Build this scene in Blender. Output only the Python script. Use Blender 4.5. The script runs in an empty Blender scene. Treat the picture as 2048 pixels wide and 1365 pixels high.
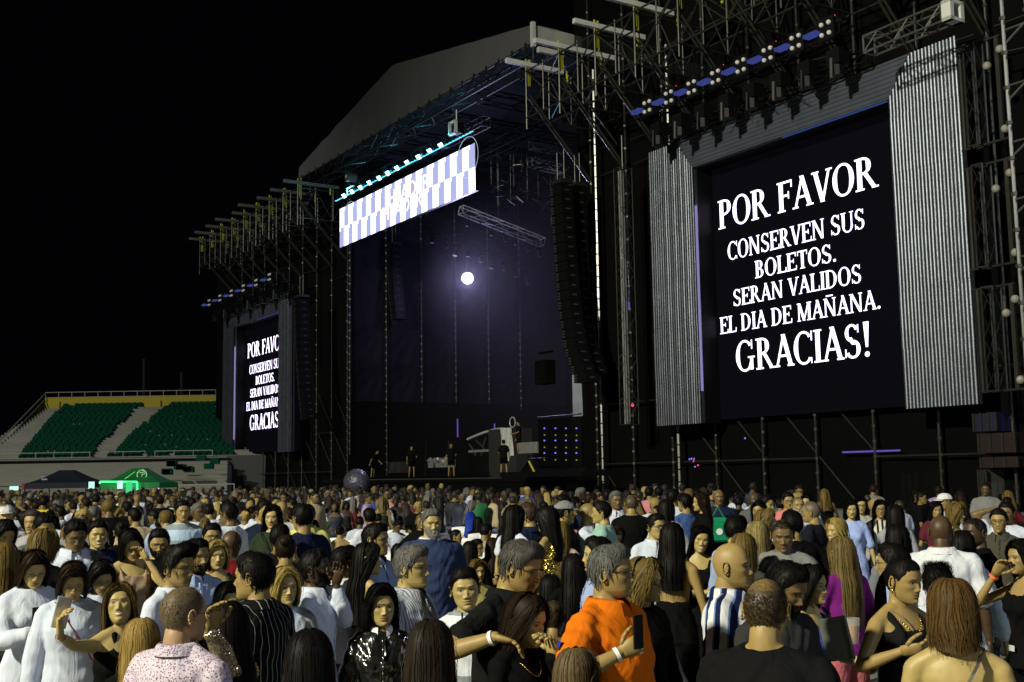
import bpy, bmesh, math, random
from mathutils import Vector, Matrix, noise
random.seed(7)
SC = bpy.context.scene; COL = SC.collection
# ------------------------------------------------------------------ camera
FPX = 2300.0
TH = math.atan(269/FPX); RO = 0.016
CAM = Vector((0, 0, 2.12))
_f = Vector((0, math.cos(TH), math.sin(TH))); _u0 = Vector((0, -math.sin(TH), math.cos(TH))); _r0 = Vector((1, 0, 0))
_r = _r0*math.cos(RO) - _u0*math.sin(RO); _u = _u0*math.cos(RO) + _r0*math.sin(RO)
cd = bpy.data.cameras.new('camera'); cam = bpy.data.objects.new('camera', cd); COL.objects.link(cam)
m = Matrix((( _r.x, _u.x, -_f.x, 0), (_r.y, _u.y, -_f.y, 0), (_r.z, _u.z, -_f.z, 0), (0, 0, 0, 1))); m.translation = CAM
cam.matrix_world = m
cd.lens = FPX/2048*36; cd.sensor_width = 36; cd.clip_end = 3000; cd.clip_start = .1
SC.camera = cam
# ------------------------------------------------------------------ night world
w = bpy.data.worlds.new("World"); SC.world = w; w.use_nodes = True
w.node_tree.nodes['Background'].inputs[0].default_value = (.30, .33, .55, 1)
w.node_tree.nodes['Background'].inputs[1].default_value = .0018
vs = SC.view_settings; vs.view_transform = 'Standard'; vs.look = 'None'; vs.exposure = 0; vs.gamma = 1
SC.cycles.use_denoising = True
SC.cycles.max_bounces = 4; SC.cycles.diffuse_bounces = 2; SC.cycles.glossy_bounces = 2; SC.cycles.transparent_max_bounces = 12; SC.cycles.volume_bounces = 0
SC.cycles.sample_clamp_indirect = 3
# key and fill stadium floodlights on masts behind the photographer (outside the frame)
def flood(name, loc, aim, power, col, size=1.4, cone=75):
    l = bpy.data.lights.new(name, 'SPOT'); l.energy = power; l.color = col; l.shadow_soft_size = size
    l.spot_size = math.radians(cone); l.spot_blend = .9
    o = bpy.data.objects.new(name, l); COL.objects.link(o); o.location = loc
    o.rotation_euler = (Vector(aim)-Vector(loc)).to_track_quat('-Z', 'Y').to_euler()
flood('offscreen_flood', (-36, -20, 31), (2, 18, 0), 190000, (1, .965, .74), cone=84)
flood('offscreen_flood', (44, -24, 27), (4, 20, 0), 19000, (.72, .82, 1), cone=70)
flood('offscreen_flood', (-52, 22, 30), (-30, 92, 6), 75000, (1, .97, .85), cone=60)  # added flood out of view, put in to brighten the grandstand
# ------------------------------------------------------------------ projection helpers (image pixel of the 2048 px photo -> world)
def ray(px, py):
    return (_f + _r*((px-1024)/FPX) + _u*((682.5-py)/FPX))
def at(px, py, d):
    """point on the ray of a pixel at the ground distance d (world Y)"""
    v = ray(px, py); return CAM + v*(d/v.y)
def ground(px, d, z=0):
    p = at(px, 960, d); return Vector((p.x, p.y, z))
_v = ray(-450, 973); U = Vector((_v.x, _v.y, 0)).normalized()      # along the front of the stage, away from us
N = Vector((U.y, -U.x, 0))                                          # into the stage
H = 11.2
P1 = Vector((0.3957*3.096*H, 3.096*H, 0))
def F(t, q, z): return P1 + U*t + N*q + Vector((0, 0, z))           # metres
def fp(px, py, q=0):
    """pixel -> (t, z) on the plane parallel to the stage front, q metres behind it"""
    v = ray(px, py); k = ((P1 + N*q) - CAM).dot(N)/v.dot(N); p = CAM + v*k
    return (p-P1).dot(U), p.z
def sp(px, py, t):
    """pixel -> (q, z) on the plane square to the stage front at t"""
    v = ray(px, py); k = ((P1 + U*t) - CAM).dot(U)/v.dot(U); p = CAM + v*k
    return (p-P1).dot(N), p.z
# ------------------------------------------------------------------ mesh builder
class MB:
    def __init__(s): s.v = []; s.f = []; s.m = []
    def add(s, vs_, fs_, mi=0):
        b = len(s.v); s.v += [tuple(x) for x in vs_]; s.f += [tuple(b+i for i in f) for f in fs_]; s.m += [mi]*len(fs_)
    def tube(s, a, b, r, n=6, r2=None, mi=0):
        a = Vector(a); b = Vector(b); d = b-a
        if d.length < 1e-6: return s
        r2 = r if r2 is None else r2
        x = d.orthogonal().normalized(); y = d.cross(x).normalized()
        vs_ = [a + x*(r*math.cos(2*math.pi*i/n)) + y*(r*math.sin(2*math.pi*i/n)) for i in range(n)] + \
              [b + x*(r2*math.cos(2*math.pi*i/n)) + y*(r2*math.sin(2*math.pi*i/n)) for i in range(n)]
        fs_ = [(i, (i+1) % n, n+(i+1) % n, n+i) for i in range(n)] + [tuple(range(n))[::-1], tuple(range(n, 2*n))]
        s.add(vs_, fs_, mi); return s
    def box(s, c, ax, ay, az, mi=0):
        c = Vector(c); ax = Vector(ax); ay = Vector(ay); az = Vector(az)
        vs_ = [c+ax*i+ay*j+az*k for k in (-1, 1) for j in (-1, 1) for i in (-1, 1)]
        s.add(vs_, [(0, 2, 3, 1), (4, 5, 7, 6), (0, 1, 5, 4), (2, 6, 7, 3), (0, 4, 6, 2), (1, 3, 7, 5)], mi); return s
    def fbox(s, t0, t1, q0, q1, z0, z1, mi=0):
        return s.box(F((t0+t1)/2, (q0+q1)/2, (z0+z1)/2), U*(t0-t1)/2, N*(q1-q0)/2, (0, 0, (z1-z0)/2), mi)
    def abox(s, x0, x1, y0, y1, z0, z1, mi=0):
        return s.box(((x0+x1)/2, (y0+y1)/2, (z0+z1)/2), ((x1-x0)/2, 0, 0), (0, (y1-y0)/2, 0), (0, 0, (z1-z0)/2), mi)
    def ball(s, c, rx, ry=None, rz=None, n=10, k=6, mi=0):
        ry = ry or rx; rz = rz or rx; c = Vector(c); vs_ = []
        for i in range(1, k):
            a = math.pi*i/k
            for j in range(n):
                b = 2*math.pi*j/n; vs_.append(c+Vector((rx*math.sin(a)*math.cos(b), ry*math.sin(a)*math.sin(b), rz*math.cos(a))))
        vs_ += [c+Vector((0, 0, rz)), c-Vector((0, 0, rz))]; T = len(vs_)-2; fs_ = []
        for i in range(k-2):
            for j in range(n): fs_.append((i*n+j, (i+1)*n+j, (i+1)*n+(j+1) % n, i*n+(j+1) % n))
        for j in range(n): fs_.append((T, j, (j+1) % n)); fs_.append((T+1, (k-2)*n+(j+1) % n, (k-2)*n+j))
        s.add(vs_, fs_, mi); return s
    def truss(s, a, b, w=.3, h=None, r=.025, bay=.6, up=Vector((0, 0, 1)), mi=0, n=4):
        """box truss"""
        a = Vector(a); b = Vector(b); h = h or w; d = (b-a); L = d.length; d.normalize()
        x = d.cross(up).normalized(); y = x.cross(d).normalized()
        cs = [(x*(i*w/2)+y*(j*h/2)) for i, j in ((-1, -1), (1, -1), (1, 1), (-1, 1))]
        for c in cs: s.tube(a+c, b+c, r, n, mi=mi)
        k = max(1, round(L/bay))
        for i in range(k):
            p = a+d*(L*i/k); q = a+d*(L*(i+1)/k)
            for e in range(4):
                c0, c1 = cs[e], cs[(e+1) % 4]
                if i % 2: c0, c1 = c1, c0
                s.tube(p+c0, q+c1, r*.6, 3, mi=mi)
        for e in range(4):
            s.tube(a+cs[e], a+cs[(e+1) % 4], r, n, mi=mi); s.tube(b+cs[e], b+cs[(e+1) % 4], r, n, mi=mi)
        return s
    def mesh(s, name, mats, smooth=False):
        me = bpy.data.meshes.new(name); me.from_pydata(s.v, [], s.f)
        for mm in (mats if isinstance(mats, (list, tuple)) else [mats]): me.materials.append(mm)
        me.polygons.foreach_set('material_index', s.m)
        if smooth: me.polygons.foreach_set('use_smooth', [True]*len(s.f))
        me.update(); return me
    def build(s, name, mats, parent=None, smooth=False):
        me = s.mesh(name, mats, smooth)
        o = bpy.data.objects.new(name, me); COL.objects.link(o)
        if parent is not None:
            o.parent = parent; o.matrix_parent_inverse = parent_inv(parent)
        return o
def parent_inv(p): return (Matrix.Translation(p.location) @ p.rotation_euler.to_matrix().to_4x4() @ Matrix.Diagonal((*p.scale, 1))).inverted()
def tag(o, label=None, cat=None, group=None, kind=None):
    if label: o['label'] = label
    if cat: o['category'] = cat
    if group: o['group'] = group
    if kind: o['kind'] = kind
    return o
def thing(name, loc, label, cat, group=None):
    o = bpy.data.objects.new(name, None); COL.objects.link(o); o.location = loc; o.empty_display_size = .2
    return tag(o, label, cat, group)
# ------------------------------------------------------------------ materials
def mat(name, col, rough=.6, metal=0, spec=.5, emit=None, es=0, bump=0, bscale=20, var=0, vscale=3, alpha=None):
    m = bpy.data.materials.new(name); m.use_nodes = True; nt = m.node_tree; b = nt.nodes['Principled BSDF']
    b.inputs['Base Color'].default_value = (*col, 1); b.inputs['Roughness'].default_value = rough
    b.inputs['Metallic'].default_value = metal; b.inputs['Specular IOR Level'].default_value = spec
    if emit: b.inputs['Emission Color'].default_value = (*emit, 1); b.inputs['Emission Strength'].default_value = es
    tc = nt.nodes.new('ShaderNodeTexCoord')
    if var:
        n = nt.nodes.new('ShaderNodeTexNoise'); n.inputs['Scale'].default_value = vscale; n.inputs['Detail'].default_value = 5
        nt.links.new(tc.outputs['Object'], n.inputs['Vector'])
        mx = nt.nodes.new('ShaderNodeMix'); mx.data_type = 'RGBA'
        mx.inputs[6].default_value = (*[c*(1-var) for c in col], 1); mx.inputs[7].default_value = (*[min(1, c*(1+var)) for c in col], 1)
        nt.links.new(n.outputs['Fac'], mx.inputs[0]); nt.links.new(mx.outputs[2], b.inputs['Base Color'])
    if bump:
        n = nt.nodes.new('ShaderNodeTexNoise'); n.inputs['Scale'].default_value = bscale; n.inputs['Detail'].default_value = 4
        nt.links.new(tc.outputs['Object'], n.inputs['Vector'])
        bp = nt.nodes.new('ShaderNodeBump'); bp.inputs['Strength'].default_value = bump; bp.inputs['Distance'].default_value = .05
        nt.links.new(n.outputs['Fac'], bp.inputs['Height']); nt.links.new(bp.outputs[0], b.inputs['Normal'])
    if alpha is not None: b.inputs['Alpha'].default_value = alpha
    return m
def emat(name, col, s):
    m = bpy.data.materials.new(name); m.use_nodes = True; nt = m.node_tree; nt.nodes.clear()
    e = nt.nodes.new('ShaderNodeEmission'); e.inputs[0].default_value = (*col, 1); e.inputs[1].default_value = s
    o = nt.nodes.new('ShaderNodeOutputMaterial'); nt.links.new(e.outputs[0], o.inputs[0]); return m
M = dict(
    steel=mat('galvanised_steel', (.068, .068, .06), .42, .75, var=.35, vscale=4),
    alu=mat('aluminium', (.25, .25, .24), .35, .85, var=.25, vscale=6),
    alu_white=mat('bright_aluminium', (.75, .76, .74), .45, .2, var=.2, vscale=2),
    yellow=mat('yellow_paint', (.55, .55, .02), .5),
    black=mat('black_metal', (.005, .005, .006), .5, spec=.15),
    blackf=mat('black_cloth', (.0045, .0045, .005), .95, spec=.05, bump=.5, bscale=1.2, var=.3, vscale=.8),
    scrim=mat('black_mesh_scrim', (.0042, .0042, .0046), .95, spec=.05, bump=.6, bscale=.9, var=.4, vscale=.5, alpha=.86),
    navyf=mat('dark_blue_cloth', (.009, .009, .018), .6, spec=.15, bump=1, bscale=1.1, var=.2, vscale=.6),
    roof=mat('grey_roof_fabric', (.10, .10, .115), .8, bump=.4, bscale=.7, var=.15, vscale=.3),
    roofw=mat('pale_roof_fabric', (.45, .46, .43), .7, bump=.5, bscale=1.5, var=.2, vscale=1),
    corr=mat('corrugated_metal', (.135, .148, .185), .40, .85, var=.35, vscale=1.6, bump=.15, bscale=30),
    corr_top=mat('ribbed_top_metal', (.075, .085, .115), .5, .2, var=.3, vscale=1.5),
    led_off=mat('dark_led_panel', (.006, .006, .009), .35),
    ledpanel=mat('lit_black_led_panel', (.002, .002, .003), .8, spec=.02, emit=(.30, .28, .50), es=.006),
    text=emat('lit_letters', (.80, .74, 1), 3.0),
    ban_w=emat('banner_white', (.88, .92, 1), 2.6), ban_g=emat('banner_lavender', (.40, .43, .74), 1.15),
    ban_o=emat('banner_orange', (.9, .45, .25), 1.0), ban_c=emat('banner_pale_cyan', (.6, .8, .95), 1.0),
    cyan=emat('cyan_spill_glow', (.08, .6, .8), 2.2), cyanw=emat('cyan_lamp_face', (.45, .9, 1), 5),
    blue=emat('blue_strip', (.05, .07, .30), .7), beam_unlit=mat('unlit_beam', (.13, .13, .12), .5, .3), blueled=emat('blue_led', (.20, .20, 1), 1.2), yled=emat('yellow_led', (.8, .75, .05), .35),
    red=emat('red_led', (1, .05, .12), 1.5), green_neon=emat('green_neon', (.05, 1, .25), 3), white_lamp=emat('white_lamp', (.95, .95, 1), 5),
    lens=mat('lens_glass', (.65, .64, .6), .2, emit=(.8, .8, .8), es=.07), silver=mat('silver_sheet', (.6, .6, .62), .28, .6, bump=1, bscale=3, var=.3, vscale=6),
    white=mat('white_plastic', (.78, .78, .80), .45), grey=mat('grey_panel', (.035, .035, .035), .6),
    lav=emat('lavender_edge_glow', (.30, .26, .55), .8), blue_edge_glow=emat('blue_edge_glow', (.03, .06, .22), .8),
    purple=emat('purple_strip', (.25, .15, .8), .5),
)
# ================================================================== GROUND
def asphalt():
    m = bpy.data.materials.new('worn_floor'); m.use_nodes = True; nt = m.node_tree; b = nt.nodes['Principled BSDF']
    tc = nt.nodes.new('ShaderNodeTexCoord'); n = nt.nodes.new('ShaderNodeTexNoise'); n.inputs['Scale'].default_value = .7; n.inputs['Detail'].default_value = 8
    n2 = nt.nodes.new('ShaderNodeTexVoronoi'); n2.inputs['Scale'].default_value = 1.1; n2.feature = 'DISTANCE_TO_EDGE'
    nt.links.new(tc.outputs['Object'], n.inputs[0]); nt.links.new(tc.outputs['Object'], n2.inputs[0])
    r = nt.nodes.new('ShaderNodeValToRGB'); r.color_ramp.elements[0].color = (.10, .105, .09, 1); r.color_ramp.elements[1].color = (.34, .34, .29, 1)
    r.color_ramp.elements[0].position = .3; r.color_ramp.elements[1].position = .7
    nt.links.new(n.outputs['Fac'], r.inputs[0])
    r2 = nt.nodes.new('ShaderNodeValToRGB'); r2.color_ramp.elements[0].color = (.25, .25, .25, 1); r2.color_ramp.elements[1].color = (1, 1, 1, 1); r2.color_ramp.elements[1].position = .03
    nt.links.new(n2.outputs['Distance'], r2.inputs[0])
    mx = nt.nodes.new('ShaderNodeMix'); mx.data_type = 'RGBA'; mx.blend_type = 'MULTIPLY'; mx.inputs[0].default_value = .6
    nt.links.new(r.outputs[0], mx.inputs[6]); nt.links.new(r2.outputs[0], mx.inputs[7]); nt.links.new(mx.outputs[2], b.inputs['Base Color'])
    b.inputs['Roughness'].default_value = .7; return m
g = MB(); g.add([(-400, -60, 0), (400, -60, 0), (400, 900, 0), (-400, 900, 0)], [(0, 1, 2, 3)])
tag(g.build('ground', asphalt()), kind='structure')
# ================================================================== STAGE BUILDING
BAY = 2.57
def fline(mb, px0, py0, px1, py1, q, r=.05, n=6, mi=0):
    t0, z0 = fp(px0, py0, q); t1, z1 = fp(px1, py1, q); mb.tube(F(t0, q, z0), F(t1, q, z1), r, n, mi=mi)
T_open_r = fp(1150, 700)[0]; T_open_l = fp(697, 700)[0]
T_end_l = fp(424, 780)[0]; T_end_r = -16.0
# scrims (black cloth walls)
def scrim(t0, t1, z0, z1, q, label, m='scrim', n=14, name='scrim'):
    mb = MB(); k = max(4, int(abs(t1-t0)/.8)); rows = 10
    vs_ = []
    for j in range(rows+1):
        for i in range(k+1):
            t = t0+(t1-t0)*i/k; z = z0+(z1-z0)*j/rows
            d = .10*noise.noise(Vector((t*.45, z*.35, q)))+.06*noise.noise(Vector((t*1.3, z*.2, q)))
            vs_.append(F(t, q+d, z))
    fs_ = [(j*(k+1)+i, j*(k+1)+i+1, (j+1)*(k+1)+i+1, (j+1)*(k+1)+i) for j in range(rows) for i in range(k)]
    mb.add(vs_, fs_); o = mb.build(name, M[m], smooth=True); return tag(o, label, 'scrim')
ZTOP = fp(1250, 60)[1]
scrim(T_end_r, T_open_r, 0.02, 24.5, .35, 'tall black mesh scrim hung behind the right screen', 'scrim')
scrim(T_open_l, T_end_l, 0.02, 19, .35, 'tall black mesh scrim hung behind the left screen', 'blackf')
# scaffold wings
def wing(t0, t1, ztop, zsp, label, qf=-3.4, seed=1, frame_h=2.1, first=0):
    rnd = random.Random(seed)
    root = thing('scaffolding', F((t0+t1)/2, 0, 0), label, 'scaffolding', 'scaffolding wings of the stage')
    n = int(round((t1-t0)/BAY)); ts = [t0+(t1-t0)*i/n for i in range(n+1)]
    for i, t in enumerate(ts):
        mb = MB()                                           # standards with couplers
        jz = rnd.uniform(-.03, .03)
        mb.tube(F(t+jz, 0, 0), F(t, 0, ztop), .045, 7)
        z = .5
        while z < ztop: mb.tube(F(t, 0, z), F(t, 0, z+.09), .075, 6); z += .5 if z < 7 else 1.0
        mb.build('pole', M['steel'], root)
        mb = MB()                                           # raking double struts carrying the overhang
        for dx in (-.09, .09):
            mb.tube(F(t+dx, qf+.1, zsp-frame_h*.5), F(t+dx, -.05, zsp-frame_h-2.4), .05, 6)
        mb.build('strut', M['steel'], root)
        if i % 2 == 0:
            mb = MB(); mb.tube(F(t+.5, qf+1.1, zsp-.9), F(t+.5, -.05, zsp-3.3), .045, 6); mb.build('strut', M['steel'], root)
        mb = MB()                                           # cross frame (in depth) of the overhang
        zt, zb = zsp, zsp-frame_h
        mb.tube(F(t, qf, zt), F(t, .1, zt), .04); mb.tube(F(t, qf, zb), F(t, .1, zb), .04)
        mb.tube(F(t, qf, zb-.5), F(t, qf, zt+.15), .04); mb.tube(F(t, qf+1.2, zb), F(t, qf+1.2, zt+.15), .035); mb.tube(F(t, qf+2.4, zb), F(t, qf+2.4, zt+.15), .035)
        mb.tube(F(t, qf, zb), F(t, qf+1.2, zt), .03); mb.tube(F(t, qf+1.2, zt), F(t, qf+2.4, zb), .03); mb.tube(F(t, qf+2.4, zb), F(t, .0, zt), .03)
        mb.build('cross_frame', M['steel'], root)
        mb = MB()                                           # aluminium roof beams; spotlit and unlit brightness put into their colour
        mb.fbox(t-.09, t+.09, qf-1.1+rnd.uniform(-.3, .3), qf+2.5+rnd.uniform(-.6, .5), zt+.22, zt+.42)
        mb.build('roof_beam', M['beam_unlit'] if t1 > 30 or i < n-6 else M['alu_white'], root)
        mb = MB()                                           # yellow clamps
        for k in range(3):
            qq = qf+k*.12; mb.tube(F(t+k*.04, qq, zt-.75+.2*rnd.random()), F(t+k*.04, qq, zt+.45+.2*rnd.random()), .035, 5)
        mb.tube(F(t-.02, qf, zt), F(t+.1, qf+.24, zt), .03, 5)
        mb.build('clamp', M['yellow'], root)
        MB().tube(F(t, qf+2.2, zt-.2), F(t, qf+2.2, zt+.4), .05, 5).build('clamp', M['yellow'], root)
    mb = MB()
    for q in (qf, qf+1.2, 0):
        mb.tube(F(t0, q, zsp), F(t1, q, zsp), .045); mb.tube(F(t0, q, zsp-frame_h), F(t1, q, zsp-frame_h), .045)
    for i in range(n):
        a, b = (zsp, zsp-frame_h) if i % 2 else (zsp-frame_h, zsp)
        for q in (qf, qf+1.2): mb.tube(F(ts[i], q, a), F(ts[i+1], q, b), .03)
        mb.tube(F(ts[i], qf, zsp), F(ts[i+1], qf+1.2, zsp), .03); mb.tube(F(ts[i], qf, zsp-frame_h), F(ts[i+1], qf+1.2, zsp-frame_h), .03)
        mb.tube(F(ts[i], qf, zsp), F(ts[i+1], qf+2.4, zsp), .03)
        mb.tube(F(ts[i]+1.2, qf, zsp-frame_h), F(ts[i]+1.2, qf, zsp+.1), .03)
    mb.build('edge_truss', M['steel'], root)
    for z in (5.1, 2.55):
        for i in range(n):
            if rnd.random() < .75: MB().tube(F(ts[i], .02, z), F(ts[i+1], .02, z), .035).build('ledger', M['steel'], root)
    for i in range(n):                                      # diagonal braces behind the mesh
        for z in (0.1, 2.6, 5.2):
            if rnd.random() < .6:
                MB().tube(F(ts[i], .14, z), F(ts[i+1], .14, z+2.5), .03).build('diagonal_brace', M['steel'], root)
    # boards and small gear on the wall above the screens
    for i in range(n):
        for k in range(3):
            z = zsp-frame_h-1.2-k*1.05; a = rnd.uniform(0, .6)
            if rnd.random() < .5: MB().tube(F(ts[i]+a, .1, z), F(ts[i+1]-a, .1, z+rnd.uniform(-.3, .3)), .025, 4).build('rail', M['steel'], root)
    return root
tr0, zr = fp(1262, 27, -3.4); tr1 = fp(1052, 150, -3.4)[0]
wing(-14.0, tr1, zr+4, zr, 'steel scaffolding wing with yellow clamps above the right screen', seed=3)
tl0 = fp(596, 330, -3.4)[0]; tl1, zl = fp(400, 488, -3.4)
wing(tl0, tl1, zl+.8, zl, 'steel scaffolding wing with yellow clamps above the left screen', seed=5, frame_h=1.9)
# bright roped poles in the right wing
for k, (a, b, c, d) in enumerate([(1186, 140, 1207, 1000), (1331, 90, 1342, 330)]):
    mb = MB(); t0, z0 = fp(a, b, -.3); t1 = t0; n = 40
    for i in range(n):
        z = z0*(1-i/n)+.3*(i/n); z2 = z0*(1-(i+1)/n)+.3*((i+1)/n)
        mb.tube(F(t0, -.3, z), F(t0, -.3, z2+.05), .055+.02*random.random(), 6)
    tag(mb.build('steel_pole', M['alu']), ['bright steel pole wrapped with cable beside the stage opening', 'short bright pole above the left corner of the right screen frame'][k], 'pole')
    if k: break
# --------------------------------------------------------------- big screens
def glyph(mb, ch, x, y, s, pl):
    """serif capitals drawn with thick and thin strokes; unit height 1; returns the advance"""
    TK, TN = .172, .070; st = [0]
    def quad(p):
        st[0] += 1; off = .0006*(st[0] % 9); mb.add([pl(x+a*s, y+b*s, off) for a, b in p], [tuple(range(len(p)))])
    def stem(cx, w=TK, y0=0, y1=1, sl=True, sh=True):
        quad([(cx-w/2, y0), (cx+w/2, y0), (cx+w/2, y1), (cx-w/2, y1)])
        if sl: ser(cx, y0, w)
        if sh: ser(cx, y1-.05, w)
    def ser(cx, yb, w=TK, e=.075): quad([(cx-w/2-e, yb), (cx+w/2+e, yb), (cx+w/2+e, yb+.05), (cx-w/2-e, yb+.05)])
    def bar(x0, x1, yc, h=TN): quad([(x0, yc-h/2), (x1, yc-h/2), (x1, yc+h/2), (x0, yc+h/2)])
    def diag(x0, y0, x1, y1, w): quad([(x0-w/2, y0), (x0+w/2, y0), (x1+w/2, y1), (x1-w/2, y1)])
    def arc(cx, cy, rx, ry, a0, a1, wt=TK, n=22, wn=TN):
        for i in range(n):
            p = []
            for a in (a0+(a1-a0)*i/n, a0+(a1-a0)*(i+1)/n):
                ar = math.radians(a); wv = wn+(wt-wn)*abs(math.cos(ar))**1.3
                p.append(((cx+rx*math.cos(ar), cy+ry*math.sin(ar)), (cx+(rx-wv)*math.cos(ar), cy+(ry-wn if abs(math.cos(ar)) < .02 else ry-wn*1.0)*math.sin(ar))))
            quad([p[0][0], p[1][0], p[1][1], p[0][1]])
    c = ch
    if c == 'Ñ': c = 'N'
    if c == 'P': stem(.16); arc(.30, .73, .30, .27, -90, 90); bar(.16, .32, .972); bar(.16, .32, .488); a = .66
    elif c == 'R': stem(.16); arc(.30, .74, .28, .26, -90, 90); bar(.16, .32, .972); bar(.16, .32, .508); diag(.68, 0, .36, .5, .15); ser(.70, 0, .1, .07); a = .80
    elif c == 'O': arc(.42, .5, .40, .52, 0, 360, n=36); a = .86
    elif c == 'F': stem(.16); bar(.16, .60, .965, .07); bar(.16, .48, .52); diag(.60, .76, .60, 1, .05); diag(.47, .40, .47, .64, .045); a = .64
    elif c == 'E': stem(.16); bar(.16, .62, .965, .07); bar(.16, .48, .52); bar(.16, .64, .035, .07); diag(.61, .76, .61, 1, .05); diag(.47, .40, .47, .64, .045); diag(.64, 0, .66, .25, .05); a = .70
    elif c == 'L': stem(.16); bar(.16, .60, .035, .07); diag(.60, 0, .62, .27, .05); a = .66
    elif c == 'A': diag(.10, 0, .40, 1, TN+.015); diag(.68, 0, .38, 1.02, .16); bar(.20, .58, .34); ser(.10, 0, .08, .08); ser(.68, 0, .12, .08); a = .80
    elif c == 'V': diag(.38, -.01, .12, 1, .16); diag(.38, -.01, .66, 1, TN+.015); ser(.12, .95, .12, .08); ser(.66, .95, .08, .08); a = .76
    elif c == 'C': arc(.42, .5, .40, .52, 42, 318, n=30); diag(.74, .70, .74, 1, .05); diag(.72, 0, .72, .18, .04); a = .80
    elif c == 'G': arc(.42, .5, .40, .52, 42, 330, n=30); diag(.74, .70, .74, 1, .05); stem(.72, .13, 0.03, .44, False, False); bar(.56, .86, .44, .05); a = .92
    elif c == 'N': stem(.14, TN+.02); stem(.72, TN+.02, sl=False); diag(.70, 0, .16, 1, .16); a = .90
    elif c == 'M': stem(.14, TN+.02); stem(.86, TK); diag(.50, 0, .18, 1, .16); diag(.48, 0, .82, 1, TN+.01); a = 1.04
    elif c == 'S':
        arc(.32, .745, .25, .265, 25, 250, wt=.13, n=20, wn=.07); arc(.34, .265, .28, .275, -155, 78, wt=.14, n=20, wn=.07)
        diag(.40, .40, .22, .62, .17); diag(.55, .74, .55, .98, .045); diag(.08, .03, .08, .28, .045); a = .68
    elif c == 'U': stem(.16, TK, .32, 1, False); stem(.68, TN+.02, .32, 1, False); arc(.42, .33, .335, .35, 180, 360, wt=.13, n=20); a = .84
    elif c == 'B': stem(.16); arc(.30, .755, .25, .245, -90, 90); arc(.30, .265, .30, .265, -90, 90); bar(.16, .32, .972); bar(.16, .32, .51); bar(.16, .32, .028); a = .70
    elif c == 'T': stem(.36, sh=False); bar(.04, .68, .965, .07); diag(.06, .74, .06, 1, .05); diag(.66, .74, .66, 1, .05); a = .72
    elif c == 'I': stem(.18); a = .36
    elif c == 'D': stem(.16); arc(.30, .5, .46, .5, -90, 90, n=26); bar(.16, .32, .972); bar(.16, .32, .028); a = .84
    elif c == '.': quad([(.14+.09*math.cos(k*.785), .07+.08*math.sin(k*.785)) for k in range(8)]); a = .30
    elif c == '!': quad([(.13, .28), (.21, .28), (.27, 1.02), (.07, 1.02)]); quad([(.17+.09*math.cos(k*.785), .07+.08*math.sin(k*.785)) for k in range(8)]); a = .34
    else: a = .34
    if ch == 'Ñ': quad([(.20, 1.10), (.66, 1.10), (.66, 1.17), (.20, 1.17)])
    return a*s
def adv(txt, s):
    class D: 
        def add(self, *a): pass
    return sum(glyph(D(), c, 0, 0, s, lambda a, b, c: (0, 0, 0)) for c in txt)
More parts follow.
